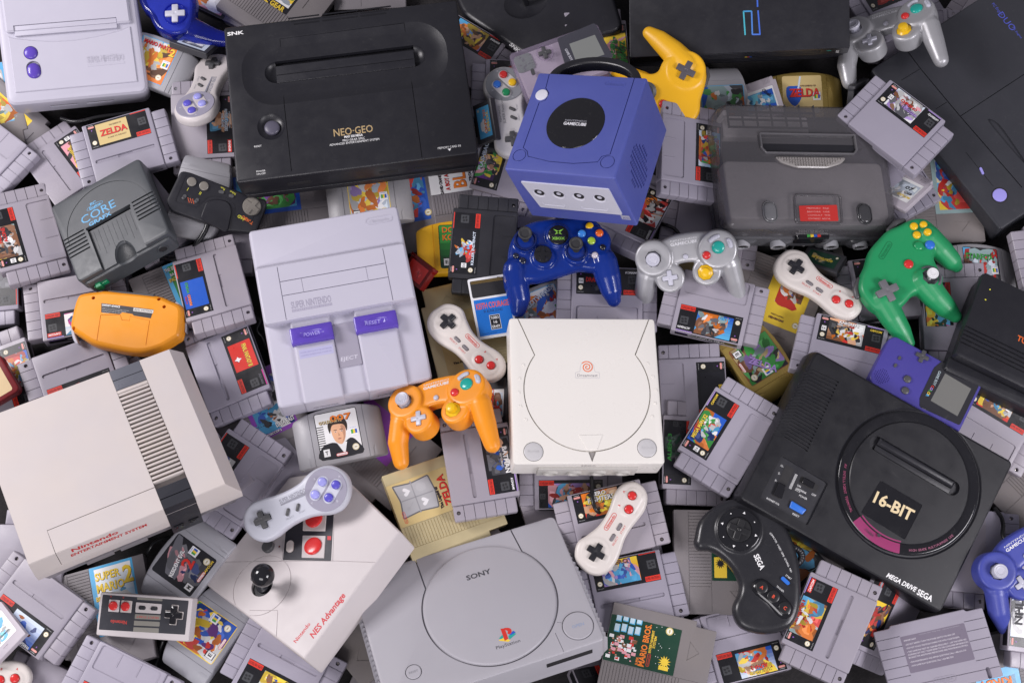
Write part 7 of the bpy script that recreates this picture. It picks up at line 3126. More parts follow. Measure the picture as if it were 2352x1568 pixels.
three_green(); three_yellow(); three_clear(); xpad(); square_pad(); joystick_box(); black_pad(); turbo_pad(); handheld_purple(); handheld_clear(); handheld_orange(); red_pad()


# ---- loose black cables between the things
def cable(name_pts, label, rad=2.2):
    pts = [world(T(c, r_, u, v), z) for (c, r_, u, v, z) in name_pts]
    o = sum(pts) / len(pts)
    m = M('cable')
    tube(m, [tuple(p - o) for p in pts], rad)
    ob = part('cable', m.mesh('cable', 60), None)
    ob.location = tuple(o / 1000)
    ob['label'] = label
    ob['category'] = 'cable'


cable([(2, 2, 730, 1240, 50), (2, 2, 735, 1350, 56), (2, 2, 740, 1450, 60), (2, 2, 770, 1540, 60), (2, 3, 830, 20, 50), (2, 3, 900, 60, 40)], 'black cable running from under the white disc console to the bone shaped pad', 2.6)
cable([(3, 3, 2080, -40, 40), (3, 3, 2140, 40, 44), (3, 3, 2160, 120, 50), (3, 3, 2155, 200, 56), (3, 3, 2180, 260, 60)], 'black cable of the purple blue gamepad at the right frame edge', 2.8)
cable([(2, 1, 1340, 480, 30), (2, 1, 1420, 500, 40), (2, 1, 1500, 540, 40), (2, 1, 1560, 620, 40)], 'black cable above the middle silver gamepad', 2.6)
cable([(3, 1, 60, 640, 30), (3, 1, 120, 700, 34), (3, 1, 200, 740, 30), (3, 1, 240, 680, 30), (3, 1, 330, 690, 26)], 'thin black cable below the smoky console ports', 2.0)
cable([(3, 1, 480, 660, 24), (3, 1, 560, 700, 30), (3, 1, 600, 760, 24), (3, 1, 700, 800, 14)], 'thin black cable behind the small green stickered cartridge', 2.0)
cable([(0, 0, 560, 1090, 30), (0, 0, 700, 1120, 34), (0, 0, 900, 1080, 34), (0, 0, 1050, 1060, 30), (0, 0, 1200, 1040, 26)], 'black cable under the front of the small white console', 3.0)
cable([(0, 3, 1330, 420, 20), (0, 3, 1380, 330, 30), (0, 3, 1430, 270, 30), (0, 3, 1560, 220, 24)], 'black cable between big white console and curved black stickered cartridge', 2.2)
cable([(0, 3, 1500, 1180, 30), (0, 3, 1470, 1260, 26), (0, 3, 1440, 1360, 20), (0, 3, 1420, 1420, 14)], 'black cable below the small square gamepad', 2.6)
cable([(1, 2, 330, 1150, 20), (1, 2, 250, 1230, 24), (1, 2, 230, 1320, 24), (1, 2, 260, 1400, 16)], 'thin black cable left of the pale grey four-button gamepad', 2.0)
cable([(1, 1, -20, 1330, 30), (1, 1, 40, 1380, 36), (1, 1, 10, 1460, 36), (1, 1, 60, 1530, 30), (1, 2, 100, 60, 20)], 'black cable at the left edge of the purple switch console', 2.0)
# ------------------------------------------------------------------ cartridges, where each lies
def pc(**k):
    return k
t = T
snes('b', pc(a=t(0,0,632,1240), b=t(0,0,1505,990), c=t(0,0,1650,1475)), 42, 'grey ribbed cartridge with gold sticker and red lettering under the small white console', 'aa', box=(-30, 14), art_on=False,
     title=[('THE LEGEND OF', -3, 35, 2.0, 17, 'n', 0), ('ZELDA', -7, 26, 9, 38, 'r', 0), ('A LINK TO THE PAST', -4, 17, 1.8, 26, 'n', 0)], band='r')
snes('b', pc(a=t(0,0,600,1100), h=t(0,0,500,1330), g=t(0,1,770,110)), 22, 'grey ribbed cartridge with yellow block title tilted steeply under its neighbour', 'PPyokn',
     title=[('LEGEND OF THE', -6, 25, 4, 30, 'y', 0), ('SEVEN STARS', -6, 18, 4, 30, 'y', 0)], ka=True)
snes('a', pc(d=t(0,0,380,1440), i=t(0,0,235,1325), v=t(0,0,258,1400)), 34, 'grey ribbed cartridge cut off at the left frame edge under the gold stickered one', lab=False)
snes('a', pc(c=t(0,1,395,128), a=t(0,1,95,1060), d=t(0,1,628,939), g=t(0,1,112,325), h=t(0,1,290,800)), 38, 'grey ribbed cartridge with a face on its black sticker at the left frame edge', 'tyswkn',
     title=[('HOME', 2, 33, 5, 18, 'r', 0), ('ALONE', 4, 26, 5, 22, 'r', 0)], ka=True)
snes('b', pc(c=t(0,1,200,1062), b=t(0,1,262,1550), d=t(0,1,1130,897)), 26, 'upside-down grey ribbed cartridge half under the orange handheld', 'cwcmbw', pub=('CAPCOM', 'w', 'r'), band='v', spine=('Super Buster', 'w'))
snes('c', pc(f=t(0,1,160,1225), b=t(0,1,150,1420), e=t(0,1,165,680)), 8, 'grey ribbed cartridge whose red edged spine pokes from the left frame edge', 'dkdd', band='r', spine=('Super Famicom', 'c'))
snes('c', pc(a=t(0,1,165,1400), e=t(0,2,235,0), h=t(0,2,-10,100)), 22, 'grey ribbed cartridge with orange and blue car picture at the left frame edge', 'abyorwc', title=[('DEF', -4, 33, 6, 22, 'o', 0)])
snes('b', pc(c=t(0,2,148,212), y=t(0,2,380,333), x=t(0,2,978,125)), 36, 'upside-down grey ribbed cartridge tucked behind the big white console', 'kkrbkk')
snes('b', pc(c=t(0,2,1985,790), b=t(1,2,150,590), g=t(0,2,2195,462), d=t(0,1,1668,1500)), 38, 'grey ribbed cartridge with square red picture standing out on black', 'rr', art_on=False, box=(-26, 12),
     title=[('FINAL FANTASY III', -6, 30, 6, 32, 'y', 0), ('✦', -4, 17, 8, 7, 'w', 0)], pub=('SQUARE', 'd', None), band='m')
snes('b', pc(c=t(0,1,2140,590), g=t(0,1,1848,805), h=t(0,1,1955,1250), d=t(0,1,2340,1350), a=t(0,1,1790,1530)), 48, 'grey ribbed cartridge with bright blue picture and rainbow title beside the striped console', 'bb', art_on=False, box=(-30, 13),
     title=[('SUPER', -16, 37, 2.2, 12, 'r', 0), ('MARIO', -17, 32.5, 3.6, 17, 'o', 0), ('WORLD', 2, 32.5, 3.6, 17, 'g', 0)], band='r')
snes('a', pc(b=t(0,2,2215,700), c=t(1,2,345,1010), g=t(0,2,2290,975)), 28, 'grey ribbed cartridge with deep blue picture right of the big white console', 'bcowkB', band='r')
snes('b', pc(d=t(1,2,1662,692), c=t(1,3,1805,95), b=(1196, 1178), g=t(1,2,2160,1400)), 52, 'grey ribbed cartridge with dark figure picture leaning under the orange gamepad', 'kdbwksd', ka=False,
     title=[('BATMAN', 0, 34, 6, 34, 'w', 0), ('RETURNS', 0, 28, 2.5, 18, 'w', 0)], pub=('KONAMI', 'w', None), band='v', box=(-30, 18))
snes('c', pc(g=t(0,0,1910,1434), h=t(0,0,1893,882)), 24, 'grey ribbed cartridge with ice blue title beneath the black console left edge', 'kkccns', title=[('MIGHTY MORPHIN', -6, 38, 2, 24, 'l', 0), ('POWER RANGERS', -6, 33, 4.5, 32, 'l', 0), ('THE MOVIE', -6, 28, 3, 20, 'l', 0)], pub=('BANDAI', 'w', 'r'))
snes('c', pc(g=t(1,0,2145,575), h=t(1,0,1690,305)), 12, 'grey ribbed cartridge with brown and blue battle picture right of the black console', 'vcnyoks', pub=('KONAMI', 'w', None), band='r', box=(-30, 20))
snes('a', pc(a=t(1,0,1985,555), d=t(1,0,1975,1090), e=t(1,0,2145,562)), 14, 'grey ribbed cartridge mostly under the pale gamepad with coloured buttons', 'kkbrk')
snes('c', pc(h=t(1,1,2205,205), e=t(1,1,1965,130), g=t(2,0,20,1215)), 26, 'grey ribbed cartridge with green face picture under the purple cube console', 'kpgPyskG', title=[('FLASHBACK', 4, 37, 5.5, 46, 'l', 0), ('THE QUEST', -8, 32, 2, 22, 'w', 0)])
snes('a', pc(b=t(1,1,1850,197), a=t(1,1,1778,1130), g=t(1,1,2085,400), h=t(1,1,2040,965), c=t(2,1,65,256)), 50, 'black ribbed cartridge with fighters picture above the blue and white card', 'kkcyrowl', m0=BLACKP, ka=True, band='r',
     title=[('KILLER INSTINCT', -6, 13, 3.4, 46, 'l', 0)], box=(-32, 20), group='')
snes('a', pc(d=t(2,0,1372,905), a=t(2,0,1875,1012), c=t(2,1,1368,212), b=t(2,1,1858,325), h=t(2,0,1706,1140), g=t(2,1,1700,62)), 68, 'grey ribbed cartridge with green and red picture between purple cube and smoky console', 'lcgyrowb', ka=True, box=(-32, 20),
     title=[("YOSHI'S", -12, 38, 4, 20, 'r', 0), ('ISLAND', 6, 38, 4, 20, 'o', 0)], band='r')
snes('c', pc(a=t(3,0,1028,678), b=t(3,0,1738,1200), f=t(3,0,1565,1090), e=t(3,0,1137,777), g=t(3,0,1422,1300)), 70, 'grey ribbed cartridge with snowy pale picture beside the smoky console', 'wlvdnPww', ka=True,
     title=[('CHRONO', -4, 30, 4, 26, 'r', 0), ('TRIGGER', 2, 23, 4, 26, 'v', 0)], pub=('SQUARESOFT', 'w', None), band='v', box=(-31, 15))
snes('b', pc(d=t(2,0,455,112), a=t(2,0,1012,75), h=t(2,0,806,250)), 34, 'grey ribbed cartridge with yellow picture and green letters behind the clear handheld', 'yynPGg', title=[('ZOMBIES', 4, 36, 7, 40, 'g', 0), ('ATE MY', 2, 29, 4, 18, 'g', 0), ('NEIGHBORS', 4, 22, 6, 40, 'g', 0)], box=(-28, 38))
snes('c', pc(e=t(2,1,1475,278), f=t(2,1,1275,655), g=t(2,1,1030,560)), 24, 'grey ribbed cartridge with red spiky beast picture right below the purple cube', 'wlrrnowk', pub=('SQUARESOFT', 'w', None), band='v', ka=True)
snes('a', pc(g=t(2,1,1145,1155), h=t(2,1,605,1110), d=t(2,1,400,1470)), 30, 'grey ribbed cartridge under the blue gamepad just above the white disc console', 'kkrdkk', ka=True, title=[('DRACULA X', -12, 26, 6, 34, 'r', 0)], pub=('KONAMI', 'w', None))
snes('a', pc(g=t(2,1,1570,1215), h=t(2,1,2125,1360), f=t(2,1,1488,1440), b=t(2,1,1325,1430)), 44, 'upside-down grey ribbed cartridge with a monster picture below the silver gamepad', 'bcdowntk', pub=('ACTIVISION', 'w', None), band='v', spine=('ALIEN VS PREDATOR', 'w'),
     title=[('ALIEN', -18, 14, 4, 16, 'c', 0)], box=(-30, 18))
snes('a', pc(e=t(3,1,500,1375), h=t(3,1,460,1540), g=t(3,2,1010,105), d=t(3,2,187,245), a=t(3,1,300,1278)), 42, 'grey ribbed cartridge with brawling fighters picture above the round topped black console', 'nsyowkrs', ka=True, box=(-30, 17), pub=('CAPCOM', 'y', None), band='v',
     title=[('KNIGHTS', -4, 38, 4, 26, 'w', 0)])
snes('c', pc(c=t(3,1,1990,912), u=t(3,1,1945,985), b=t(3,1,1440,895)), 26, 'plain grey ribbed cartridge end beneath the green gamepad', lab=False)
snes('c', pc(h=t(3,2,1705,30), e=t(3,2,1455,42), g=t(3,1,1672,1005)), 28, 'grey ribbed cartridge with magenta and yellow picture below the green gamepad', 'mmyyokGc', box=(-30, 38))
snes('a', pc(g=t(3,2,2335,855), u=t(3,2,2270,1168), h=t(3,2,1835,575)), 32, 'grey ribbed cartridge with red sky hero picture at the right frame edge', 'ryyocwbns', box=(-31, 16), pub=('CAPCOM', 'y', None), band='v', title=[('CAPTAIN', -12, 38, 3.5, 24, 'l', 0), ('COMMANDO', -10, 33, 4, 28, 'l', 0)])
snes('a', pc(h=t(2,2,1690,190), a=t(2,2,1922,8), v=t(2,2,1370,102), u=t(2,2,1430,887)), 30, 'grey ribbed cartridge with yellow lettered black sticker right of the white disc console', 'kk', n=1, box=(-28, 38), ka=False,
     title=[('BEAVIS', 0, 36, 5, 22, 'y', 0)])
snes('a', pc(e=t(2,2,1545,950), f=t(2,2,1868,450), g=t(2,2,2100,590), h=t(2,2,1792,1092), a=t(2,2,1455,1120), b=t(2,2,1965,300), d=t(2,2,2003,1460)), 58, 'grey ribbed cartridge with bright blue robot picture right of the white disc console', 'bbwwcrgoB', box=(-30, 17), ka=True,
     title=[('MEGA MAN X2', -8, 36, 5, 34, 'y', 0)], pub=('CAPCOM', 'y', None), band='v', spine=('MEGA MAN X2', 'y'))
snes('c', pc(h=t(2,2,1655,1302), e=t(2,2,1398,1305), a=t(2,2,1400,1510), v=t(2,2,1905,1440)), 24, 'grey ribbed cartridge with green lettered black sticker right of the white disc console corner', 'kkGGkd', title=[('ALIEN 3', 6, 35, 5, 36, 'g', 0)], box=(-28, 38))
snes('b', pc(e=t(2,2,522,1425), h=t(2,3,600,110), c=t(2,3,1480,292), b=t(2,2,1342,1247), a=t(2,2,360,1470)), 34, 'grey ribbed cartridge with red desert plane picture under the bone shaped pad', 'roysko', title=[('AERO', -8, 38, 5, 20, 'w', 0), ('FIGHTERS', -6, 31, 6, 34, 'w', 0)], box=(-30, 17))
snes('c', pc(g=t(2,2,250,1275), h=t(2,2,826,1268)), 10, 'upside-down grey ribbed cartridge with purple sky and red craft picture under the white disc console', 'vbcPrkns', box=(-30, 30))
snes('b', pc(g=t(2,3,1367,620), h=t(2,3,782,740), f=t(2,3,1312,358), y=t(2,3,1410,738), x=t(2,3,800,865)), 24, 'grey ribbed cartridge with orange city race picture right of the grey disc console', 'oybbcPwv', band='r', box=(-31, 17), title=[('F-ZERO', -10, 38, 5, 30, 'n', 0)])
snes('a', pc(g=t(2,3,1862,1322), h=t(3,3,85,1180), f=t(2,3,1960,1570)), 18, 'upside-down grey ribbed cartridge with brawlers picture at the bottom frame edge', 'blcrwyos', box=(-30, 18), title=[('STREET FIGHTER', -8, 38, 4, 30, 'y', 0), ('ALPHA 2', -8, 32, 5, 22, 'r', 0)])
snes('b', pc(a=t(3,3,85,1350), b=t(3,3,480,432), c=t(3,3,1065,690), g=t(3,3,650,700), h=t(3,3,420,1277)), 54, 'grey ribbed cartridge with street brawl picture below the round topped black console', 'ntcorwsy', box=(-31, 17), pub=('CAPCOM', 'w', 'r'), band='v',
     title=[('STREET FIGHTER II', -6, 38.5, 3.6, 34, 'r', 0)])
snes('c', pc(g=t(3,3,1200,722), h=t(3,3,1010,1275), d=t(3,3,1060,1500)), 16, 'grey ribbed cartridge with yellow machine picture sandwiched above the backward cartridge', 'yynBknro', box=(-30, 18), band='r')
snes('b', pc(y=t(1,3,20,1215), x=t(1,3,570,1505), v=t(1,3,755,1385), g=t(0,3,2290,1330)), 36, 'upside-down grey ribbed cartridge at the bottom frame edge under the joystick box', 'twbkyown', box=(-30, 18), band='r')
snes('c', pc(j=t(1,3,1445,380), c=t(1,3,1240,530), u=t(1,3,1300,400)), 12, 'grey ribbed cartridge corner under the gold cartridge', 'kkdd')
snes('b', pc(g=t(0,3,45,745), h=t(0,3,492,1092), d=t(0,3,885,872), a=t(0,3,500,1425), y=t(0,3,125,625), x=t(0,3,590,980)), 38, 'upside-down grey ribbed cartridge with blue evening sky picture at lower left', 'lbbBnok', box=(-30, 15), title=[('WARSAW', -20, 40, 4, 18, 'w', 0)], n=6)
snes('a', pc(c=t(0,3,790,1120), v=t(0,3,1575,1560), u=t(0,3,850,1195)), 42, 'upside-down grey ribbed cartridge at the bottom frame edge under the square gamepad', 'aakk')
snes('c', pc(a=t(3,3,1400,840), d=t(3,3,1995,900)), 20, 'grey ribbed cartridge peeking from under the purple gamepad', 'kknno')
snes('c', pc(e=t(3,3,2230,1210), a=t(3,3,2200,1450), h=t(3,3,2440,1240)), 40, 'grey ribbed cartridge with white block letters at the right frame edge', 'wlwwdk', box=(-30, 38), title=[('NHL', 0, 32, 10, 30, 'k', 0)])
snes('c', pc(a=t(3,1,2225,540), d=t(3,1,2350,1090)), 34, 'grey ribbed cartridge lying at the right frame edge above the black box', lab=False)
snes('c', pc(v=t(3,3,2250,62), d=t(3,3,2300,10), a=t(3,3,2320,600)), 20, 'grey ribbed cartridge beneath the cable of the purple gamepad', lab=False)
snes('a', pc(j=t(3,0,1050,60), u=t(3,0,905,98), c=t(3,0,960,110)), 16, 'grey ribbed cartridge behind the upper silver gamepad', lab=False)
snes('c', pc(c=t(3,0,1610,180), b=t(3,0,1400,-260), u=t(3,0,1660,110)), 20, 'grey ribbed cartridge with dark red picture at the top frame edge', 'kkrrPk', box=(-30, 18))
snes('c', pc(c=t(3,0,1920,-100), d=t(3,0,2500,260), v=t(3,0,2450,170)), 16, 'grey ribbed cartridge in the top right corner of the photo', lab=False)
snes('a', pc(d=t(3,0,1560,1760), c=t(3,0,1140,1180)), 26, 'grey ribbed cartridge beneath the one with the snowy picture', lab=False)
snes('c', pc(c=t(0,1,1210,880), b=t(0,1,1930,560), d=t(0,1,830,300)), 16, 'grey ribbed cartridge lying beneath the striped console and the black pad cable', lab=False)
snes('c', pc(a=t(0,1,1180,1120), d=t(0,1,1130,700), b=t(0,1,330,1180)), 12, 'grey ribbed cartridge hidden below the striped console corner', lab=False)
snes('c', pc(b=t(0,1,2300,960), a=t(0,1,2340,80), c=t(0,1,1800,940)), 10, 'grey ribbed cartridge between the black pad and the big purple switch console', lab=False)
snes('a', pc(d=t(0,2,1200,210), c=t(0,2,1080,1150), a=t(0,2,700,150)), 14, 'grey ribbed cartridge under the orange handheld and the big white console', lab=False)
snes('c', pc(a=t(0,3,-60,900), b=t(0,3,60,20), d=t(0,3,520,960)), 14, 'grey ribbed cartridge at the left frame edge beside the big white console', lab=False)
snes('c', pc(d=t(0,3,330,1450), c=t(0,3,600,2300), a=t(0,3,-200,1600)), 14, 'grey ribbed cartridge in the bottom left corner below the bone shaped pad', lab=False)
snes('a', pc(a=t(0,3,2090,250), b=t(0,3,1500,-560), d=t(0,3,2200,-200)), 26, 'grey ribbed cartridge wedged between big white console and white joystick box', lab=False)
snes('c', pc(b=t(2,3,560,1300), a=t(2,3,880,2150), c=t(2,3,1000,1200)), 14, 'grey ribbed cartridge with purple picture under the corner of the grey disc console', 'kppdwk')
snes('c', pc(a=t(2,1,-60,830), b=t(2,1,60,-60), d=t(2,1,130,380)), 14, 'grey ribbed cartridge under the black one and the purple cube', lab=False)
snes('c', pc(a=t(2,1,1400,250), b=t(2,1,2300,420), d=t(2,1,1330,760)), 16, 'grey ribbed cartridge under the smoky see-through console corner', lab=False)
snes('c', pc(a=t(3,1,605,880), h=t(3,1,815,1062), e=t(3,1,765,830)), 18, 'grey ribbed cartridge with black sticker left of the green gamepad', 'kkdd')
snes('c', pc(a=t(2,3,1350,340), b=t(2,3,1540,1240), c=t(2,3,1100,1300)), 8, 'grey ribbed cartridge between two stickered ones right of the grey disc console', lab=False)
snes('c', pc(a=t(2,3,1650,1100), b=t(2,3,2300,700), c=t(2,3,2500,1200)), 6, 'grey ribbed cartridge beneath the black three-button gamepad', lab=False)
snes('c', pc(a=t(0,2,1960,1300), b=t(1,2,280,900), d=t(1,2,0,1700)), 8, 'grey ribbed cartridge below the lilac button gamepad', lab=False)

# ---- wide flat cartridges
nes(pc(h=t(1,0,290,150), e=t(1,0,-203,-177)), 14, 'wide grey cartridge with yellow and blue letters at the top frame edge', 'wwgytl', border='k', box=(-2, 50, -20, 62), title=[('METAL GEAR', -7, 10, 8, 62, 'y', -90)])
nes(pc(d=t(1,0,700,130), c=t(1,0,1390,60), a=t(1,0,650,-740)), 8, 'wide grey cartridge behind the top edge of the black console', 'rowk')
nes(pc(e=t(0,0,2040,200), h=t(0,0,2330,-310)), 16, 'wide grey cartridge with finely ribbed end beside the clear blue gamepad', 'sPwo')
nes(pc(e=t(1,1,1605,265), h=t(1,1,2225,150), f=t(1,1,1517,-185)), 20, 'wide grey cartridge with dotted white sticker and fat orange letters', 'ww', n=0, border='w', box=(-11, 53, -23, 65),
    title=[("DAVID CRANE'S", 4, 50, 4, 34, 'k', 0), ('A BOY AND HIS', 16, 41, 6, 48, 'r', 0), ('BLOB', 22, 24, 18, 56, 'o', 0), ('TROUBLE ON', 22, 8, 4, 40, 'k', 0), ('BLOBOLONIA', 22, 2, 4, 40, 'k', 0)], pill_at=(10, -12))
nes(pc(g=t(1,1,1645,440), h=t(1,1,1197,553), f=t(1,1,1525,-178)), 12, 'wide grey cartridge with deep blue sticker and coloured bricks', 'bBocrb', border='b', seal_at=(42, -14), title=[('TETRIS', 20, 50, 9, 50, 'r', 0)])
nes(pc(h=t(1,1,430,390), g=t(1,1,390,-70), e=t(1,1,-200,450)), 12, 'wide grey cartridge with brown globe picture below the black console', 'ccnnpPg', border='b', pill_at=(45, -8, 90))


def sword(m, z):
    m.flat([(17, 60), (20, 64), (23, 60), (22, 8), (18, 8)], z, MATTE, (.35, .38, .45))
    m.flat([(6, 6), (34, 6), (38, 12), (34, 11), (6, 11), (2, 12)], z + .02, MATTE, (.25, .22, .24))
    m.flat([(18, 6), (22, 6), (21.5, -16), (18.5, -16)], z + .03, MATTE, (.2, .15, .12))


nes(pc(b=(1006, 868), c=(968, 668), a=(1208, 822)), 18, 'wide gold cartridge with sword picture under the bone shaped pad', '', m0=GOLDM, border='a', extra=sword,
    title=[('LINK', 10, 40, 6, 26, 'b', 180), ('The Adventure of', 22, 50, 3, 40, 'k', 180)])
nes(pc(g=t(1,2,430,750), f=t(1,2,138,173), h=t(1,2,7,960)), 12, 'wide grey cartridge with purple and blue sticker under the curved grey one', 'Bpbcowk', border='p', title=[('DATA EAST', 36, -12, 6, 30, 'w', 0), ('ROBOCOP 2', 14, -20, 3, 24, 'w', 0), ('OCEAN', -2, -4, 3, 14, 'c', 0)], seal_at=(46, 8))
nes(pc(e=t(0,1,1478,865), h=t(0,1,1727,1444), a=t(0,1,1169,996)), 14, 'wide grey cartridge with red and green comic sticker left of the blue pictured one', 'Gg', border='c', n=4, title=[('THE SIMPSONS', 6, 58, 5, 34, 'w', 0), ('BART VS.', 6, 50, 4, 22, 'w', 0), ('SPACE MUTANTS', 8, 43, 5, 36, 'y', 0)])
nes(pc(d=t(1,2,1245,1560), a=t(1,2,495,998), h=t(1,2,1200,1150)), 12, 'wide grey cartridge with purple sticker edge under the orange gamepad', 'ppmck', border='p', n=4)


def crest(m, z):
    k0 = len(m.v)
    sh = rpoly([(-3, 41), (20, 37), (43, 41), (40, 16), (43, -9), (20, -12), (-3, -9), (0, 16)], 3)
    m.flat(sh, z, MATTE, (.14, .14, .15))
    m.flat(inset(sh, 1.8), z + .03, MATTE, (.42, .42, .44))
    m.line([(20, 35), (20, -8)], 1.6, z + .06, MATTE, (.3, .3, .32))
    m.line([(-1, 16), (42, 16)], 1.6, z + .06, MATTE, (.3, .3, .32))
    for cx, cy in ((30, 25), (11, 6)):
        hp = [(cx + 6.4 * math.sin(t) ** 3, cy + .42 * (13 * math.cos(t) - 5 * math.cos(2 * t) - 2 * math.cos(3 * t) - math.cos(4 * t))) for t in [k * math.pi / 12 for k in range(24)]]
        m.flat(hp, z + .07, MATTE, (.45, .45, .47))
        m.flat(inset(ccw(hp), .9), z + .09, MATTE, (.75, .75, .77))
    m.flat(circ(8, 29, 2.4), z + .07, MATTE, (.4, .4, .42))
    m.line([(9, 28), (15, 21)], 1.3, z + .07, MATTE, (.4, .4, .42))
    m.flat(spl([(26, 0), (34, -1), (36, 8), (30, 12), (25, 8)], 3), z + .07, MATTE, (.45, .45, .47))


    m.v[k0:] = [(x, y + 18, w) for x, y, w in m.v[k0:]]


nes(pc(b=(874, 1092), a=(953, 1292), c=(1097, 1028), d=(1168, 1206)), 34, 'wide gold cartridge with silver crest sticker beside the orange gamepad tip', '', m0=GOLDM, border='a', extra=crest,
    title=[('The Legend of', 12, 6, 4, 34, 'k', 0), ('ZELDA', 20, -4, 10, 48, 'r', 0)], pill_at=(-1, 56, 0))
nes(pc(h=t(2,3,1856,630), a=t(2,2,1480,1520), d=t(2,3,1540,935), i=t(2,3,1492,758)), 22, 'wide grey cartridge with dark green sticker under the black gamepad', 'GGGk', n=2, border='G', pill_at=(2, 20),
    extra=lambda m, z: (m.flat(rrect(-9, 7, -20, 6), z, MATTE, C['y']), m.flat([(-1 + (7 if k % 2 else 3.5) * math.cos(k * math.pi / 12), -2 + (7 if k % 2 else 3.5) * math.sin(k * math.pi / 12)) for k in range(24)], z + .02, MATTE, C['k'])))


def blocks(m, z):
    R = rnd('blocks')
    for i in range(2):
        for j in range(4):
            x, y = 38 - 13 * i + (j % 2) * 1.5, 52 - 8.6 * j
            m.flat(rrect(x, x + 10, y, y + 6.8), z, MATTE, (.08, .4, .66))
            m.flat(rrect(x + 1.2, x + 10, y + 1, y + 6.8), z + .02, MATTE, (.5, .66, .76))
    for k in range(70):
        x, y = R.uniform(-9, 20), R.uniform(26, 58)
        s_ = R.choice([1.5, 2.5, 4])
        m.flat(rrect(x, x + s_, y, y + s_ * 1.4), z + .03 + .003 * k, MATTE, R.choice([C['r'], C['w'], C['P'], C['n'], C['w'], (.6, .3, .2)]))
    m.flat([(-4 + (8 if k % 2 else 4) * math.cos(k * math.pi / 12) + 6, -10 + (8 if k % 2 else 4) * math.sin(k * math.pi / 12)) for k in range(24)], z + .04, MATTE, C['y'])
    m.flat(rrect(-8, -3, -16, -4), z + .03, MATTE, C['y'])
    for k in range(14):
        m.flat(circ(R.uniform(-6, 50), R.uniform(-20, 8), .5, 6), z + .03, MATTE, C['w'])


nes(pc(b=t(2,3,915,815), c=t(2,3,1905,1095), e=t(2,3,805,1345), f=t(2,3,900,930), g=t(2,3,1568,1090), h=t(2,3,1495,1500), j=t(2,3,1725,1000)), 36, 'wide grey cartridge with blue squares and orange title below the grey disc console', '', border='G', extra=blocks,
    title=[('SUPER', -3, 23.5, 3.2, 11, 'o', 0), ('MARIO BROS.', 21, 18, 7.5, 60, 'o', 0), ('ENTERTAINMENT', 28, 10.5, 3, 32, 'y', 0), ('SYSTEM', 28, 6.5, 3, 17, 'y', 0)], pill_at=(0, 10), seal_at=(40, -9))
nes(pc(f=t(0,3,1210,385), b=t(0,3,1318,358), c=t(0,3,1420,1335), e=t(0,3,808,540)), 18, 'wide grey cartridge with pale blue sticker and yellow title under the square gamepad', 'cwlwcw', n=5, border='c',
    title=[('SUPER', 14, 52, 10, 38, 'y', 0), ('MARIO', 16, 37, 11, 42, 'y', 0), ('2', 44, 47, 22, 15, 'y', 0), ('BROS', 0, 24, 6, 16, 'y', 0)])
nes(pc(h=t(3,1,1545,412), g=t(3,1,1920,385), e=t(3,1,1480,-180)), 8, 'wide grey cartridge with pastel car race picture above the green gamepad', 'ylbcrytw', border='t', n=22)
nes(pc(g=t(3,1,250,1500), h=t(3,1,-105,1363), f=t(3,1,475,945)), 12, 'wide grey cartridge with bright yellow sticker under the bone shaped pad', 'yyorbwn', box=(2, 44, 2, 56), n=10, border='y', seal_at=(40, -14), title=[('NES-UM-CAN', 16, -14, 3, 24, 'n', 0), ('MADE IN JAPAN', 16, -9, 2, 20, 'n', 0)])
nes(pc(c=t(2,1,2110,1090), d=t(2,1,2700,1340), a=t(2,1,2730,640)), 10, 'wide grey ribbed cartridge right of the silver gamepad', lab=False)
nes(pc(c=t(1,3,900,1390), d=t(1,3,600,1130), a=t(1,3,1180,480)), 14, 'wide grey ribbed cartridge between joystick box and grey disc console', lab=False)
nes(pc(a=t(1,3,1130,1380), d=t(1,3,820,1900), b=t(1,3,1600,1500)), 6, 'wide grey ribbed cartridge at the bottom frame edge left of the grey disc console', lab=False)
nes(pc(d=t(3,2,2100,1450), c=t(3,2,2420,1700), a=t(3,2,2500,900)), 10, 'wide grey ribbed cartridge at the right frame edge by the round topped black console', lab=False)
nes(pc(g=t(3,3,560,470), h=t(3,3,248,745), f=t(3,3,126,-23)), 8, 'wide grey cartridge with yellow and teal creature picture right of the black gamepad', 'tyyckyo', border='k')
nes(pc(h=t(3,3,2300,1400), g=t(3,3,1895,1480), e=t(3,3,2420,2040)), 8, 'wide grey cartridge with bright blue sticker under the backward cartridge', 'cc', n=2, border='c', title=[('KIRBY', 26, -6, 10, 50, 'o', 0)])
nes(pc(f=t(0,0,10,560), g=t(0,0,135,1125), h=t(0,0,-225,1185)), 12, 'wide grey cartridge with blue and orange picture left of the small white console', 'ycbcwot', border='c')
nes(pc(g=t(0,0,300,1115), h=t(0,0,48,1393), f=t(0,0,-140,717)), 6, 'wide grey cartridge with fiery picture below the small white console', 'orywto', border='y') 
nes(pc(d=t(2,2,60,1225), c=t(2,2,350,1900), a=t(2,2,700,1200)), 4, 'wide pale cartridge beneath the front of the white disc console', lab=False, m0=GBLIGHT)

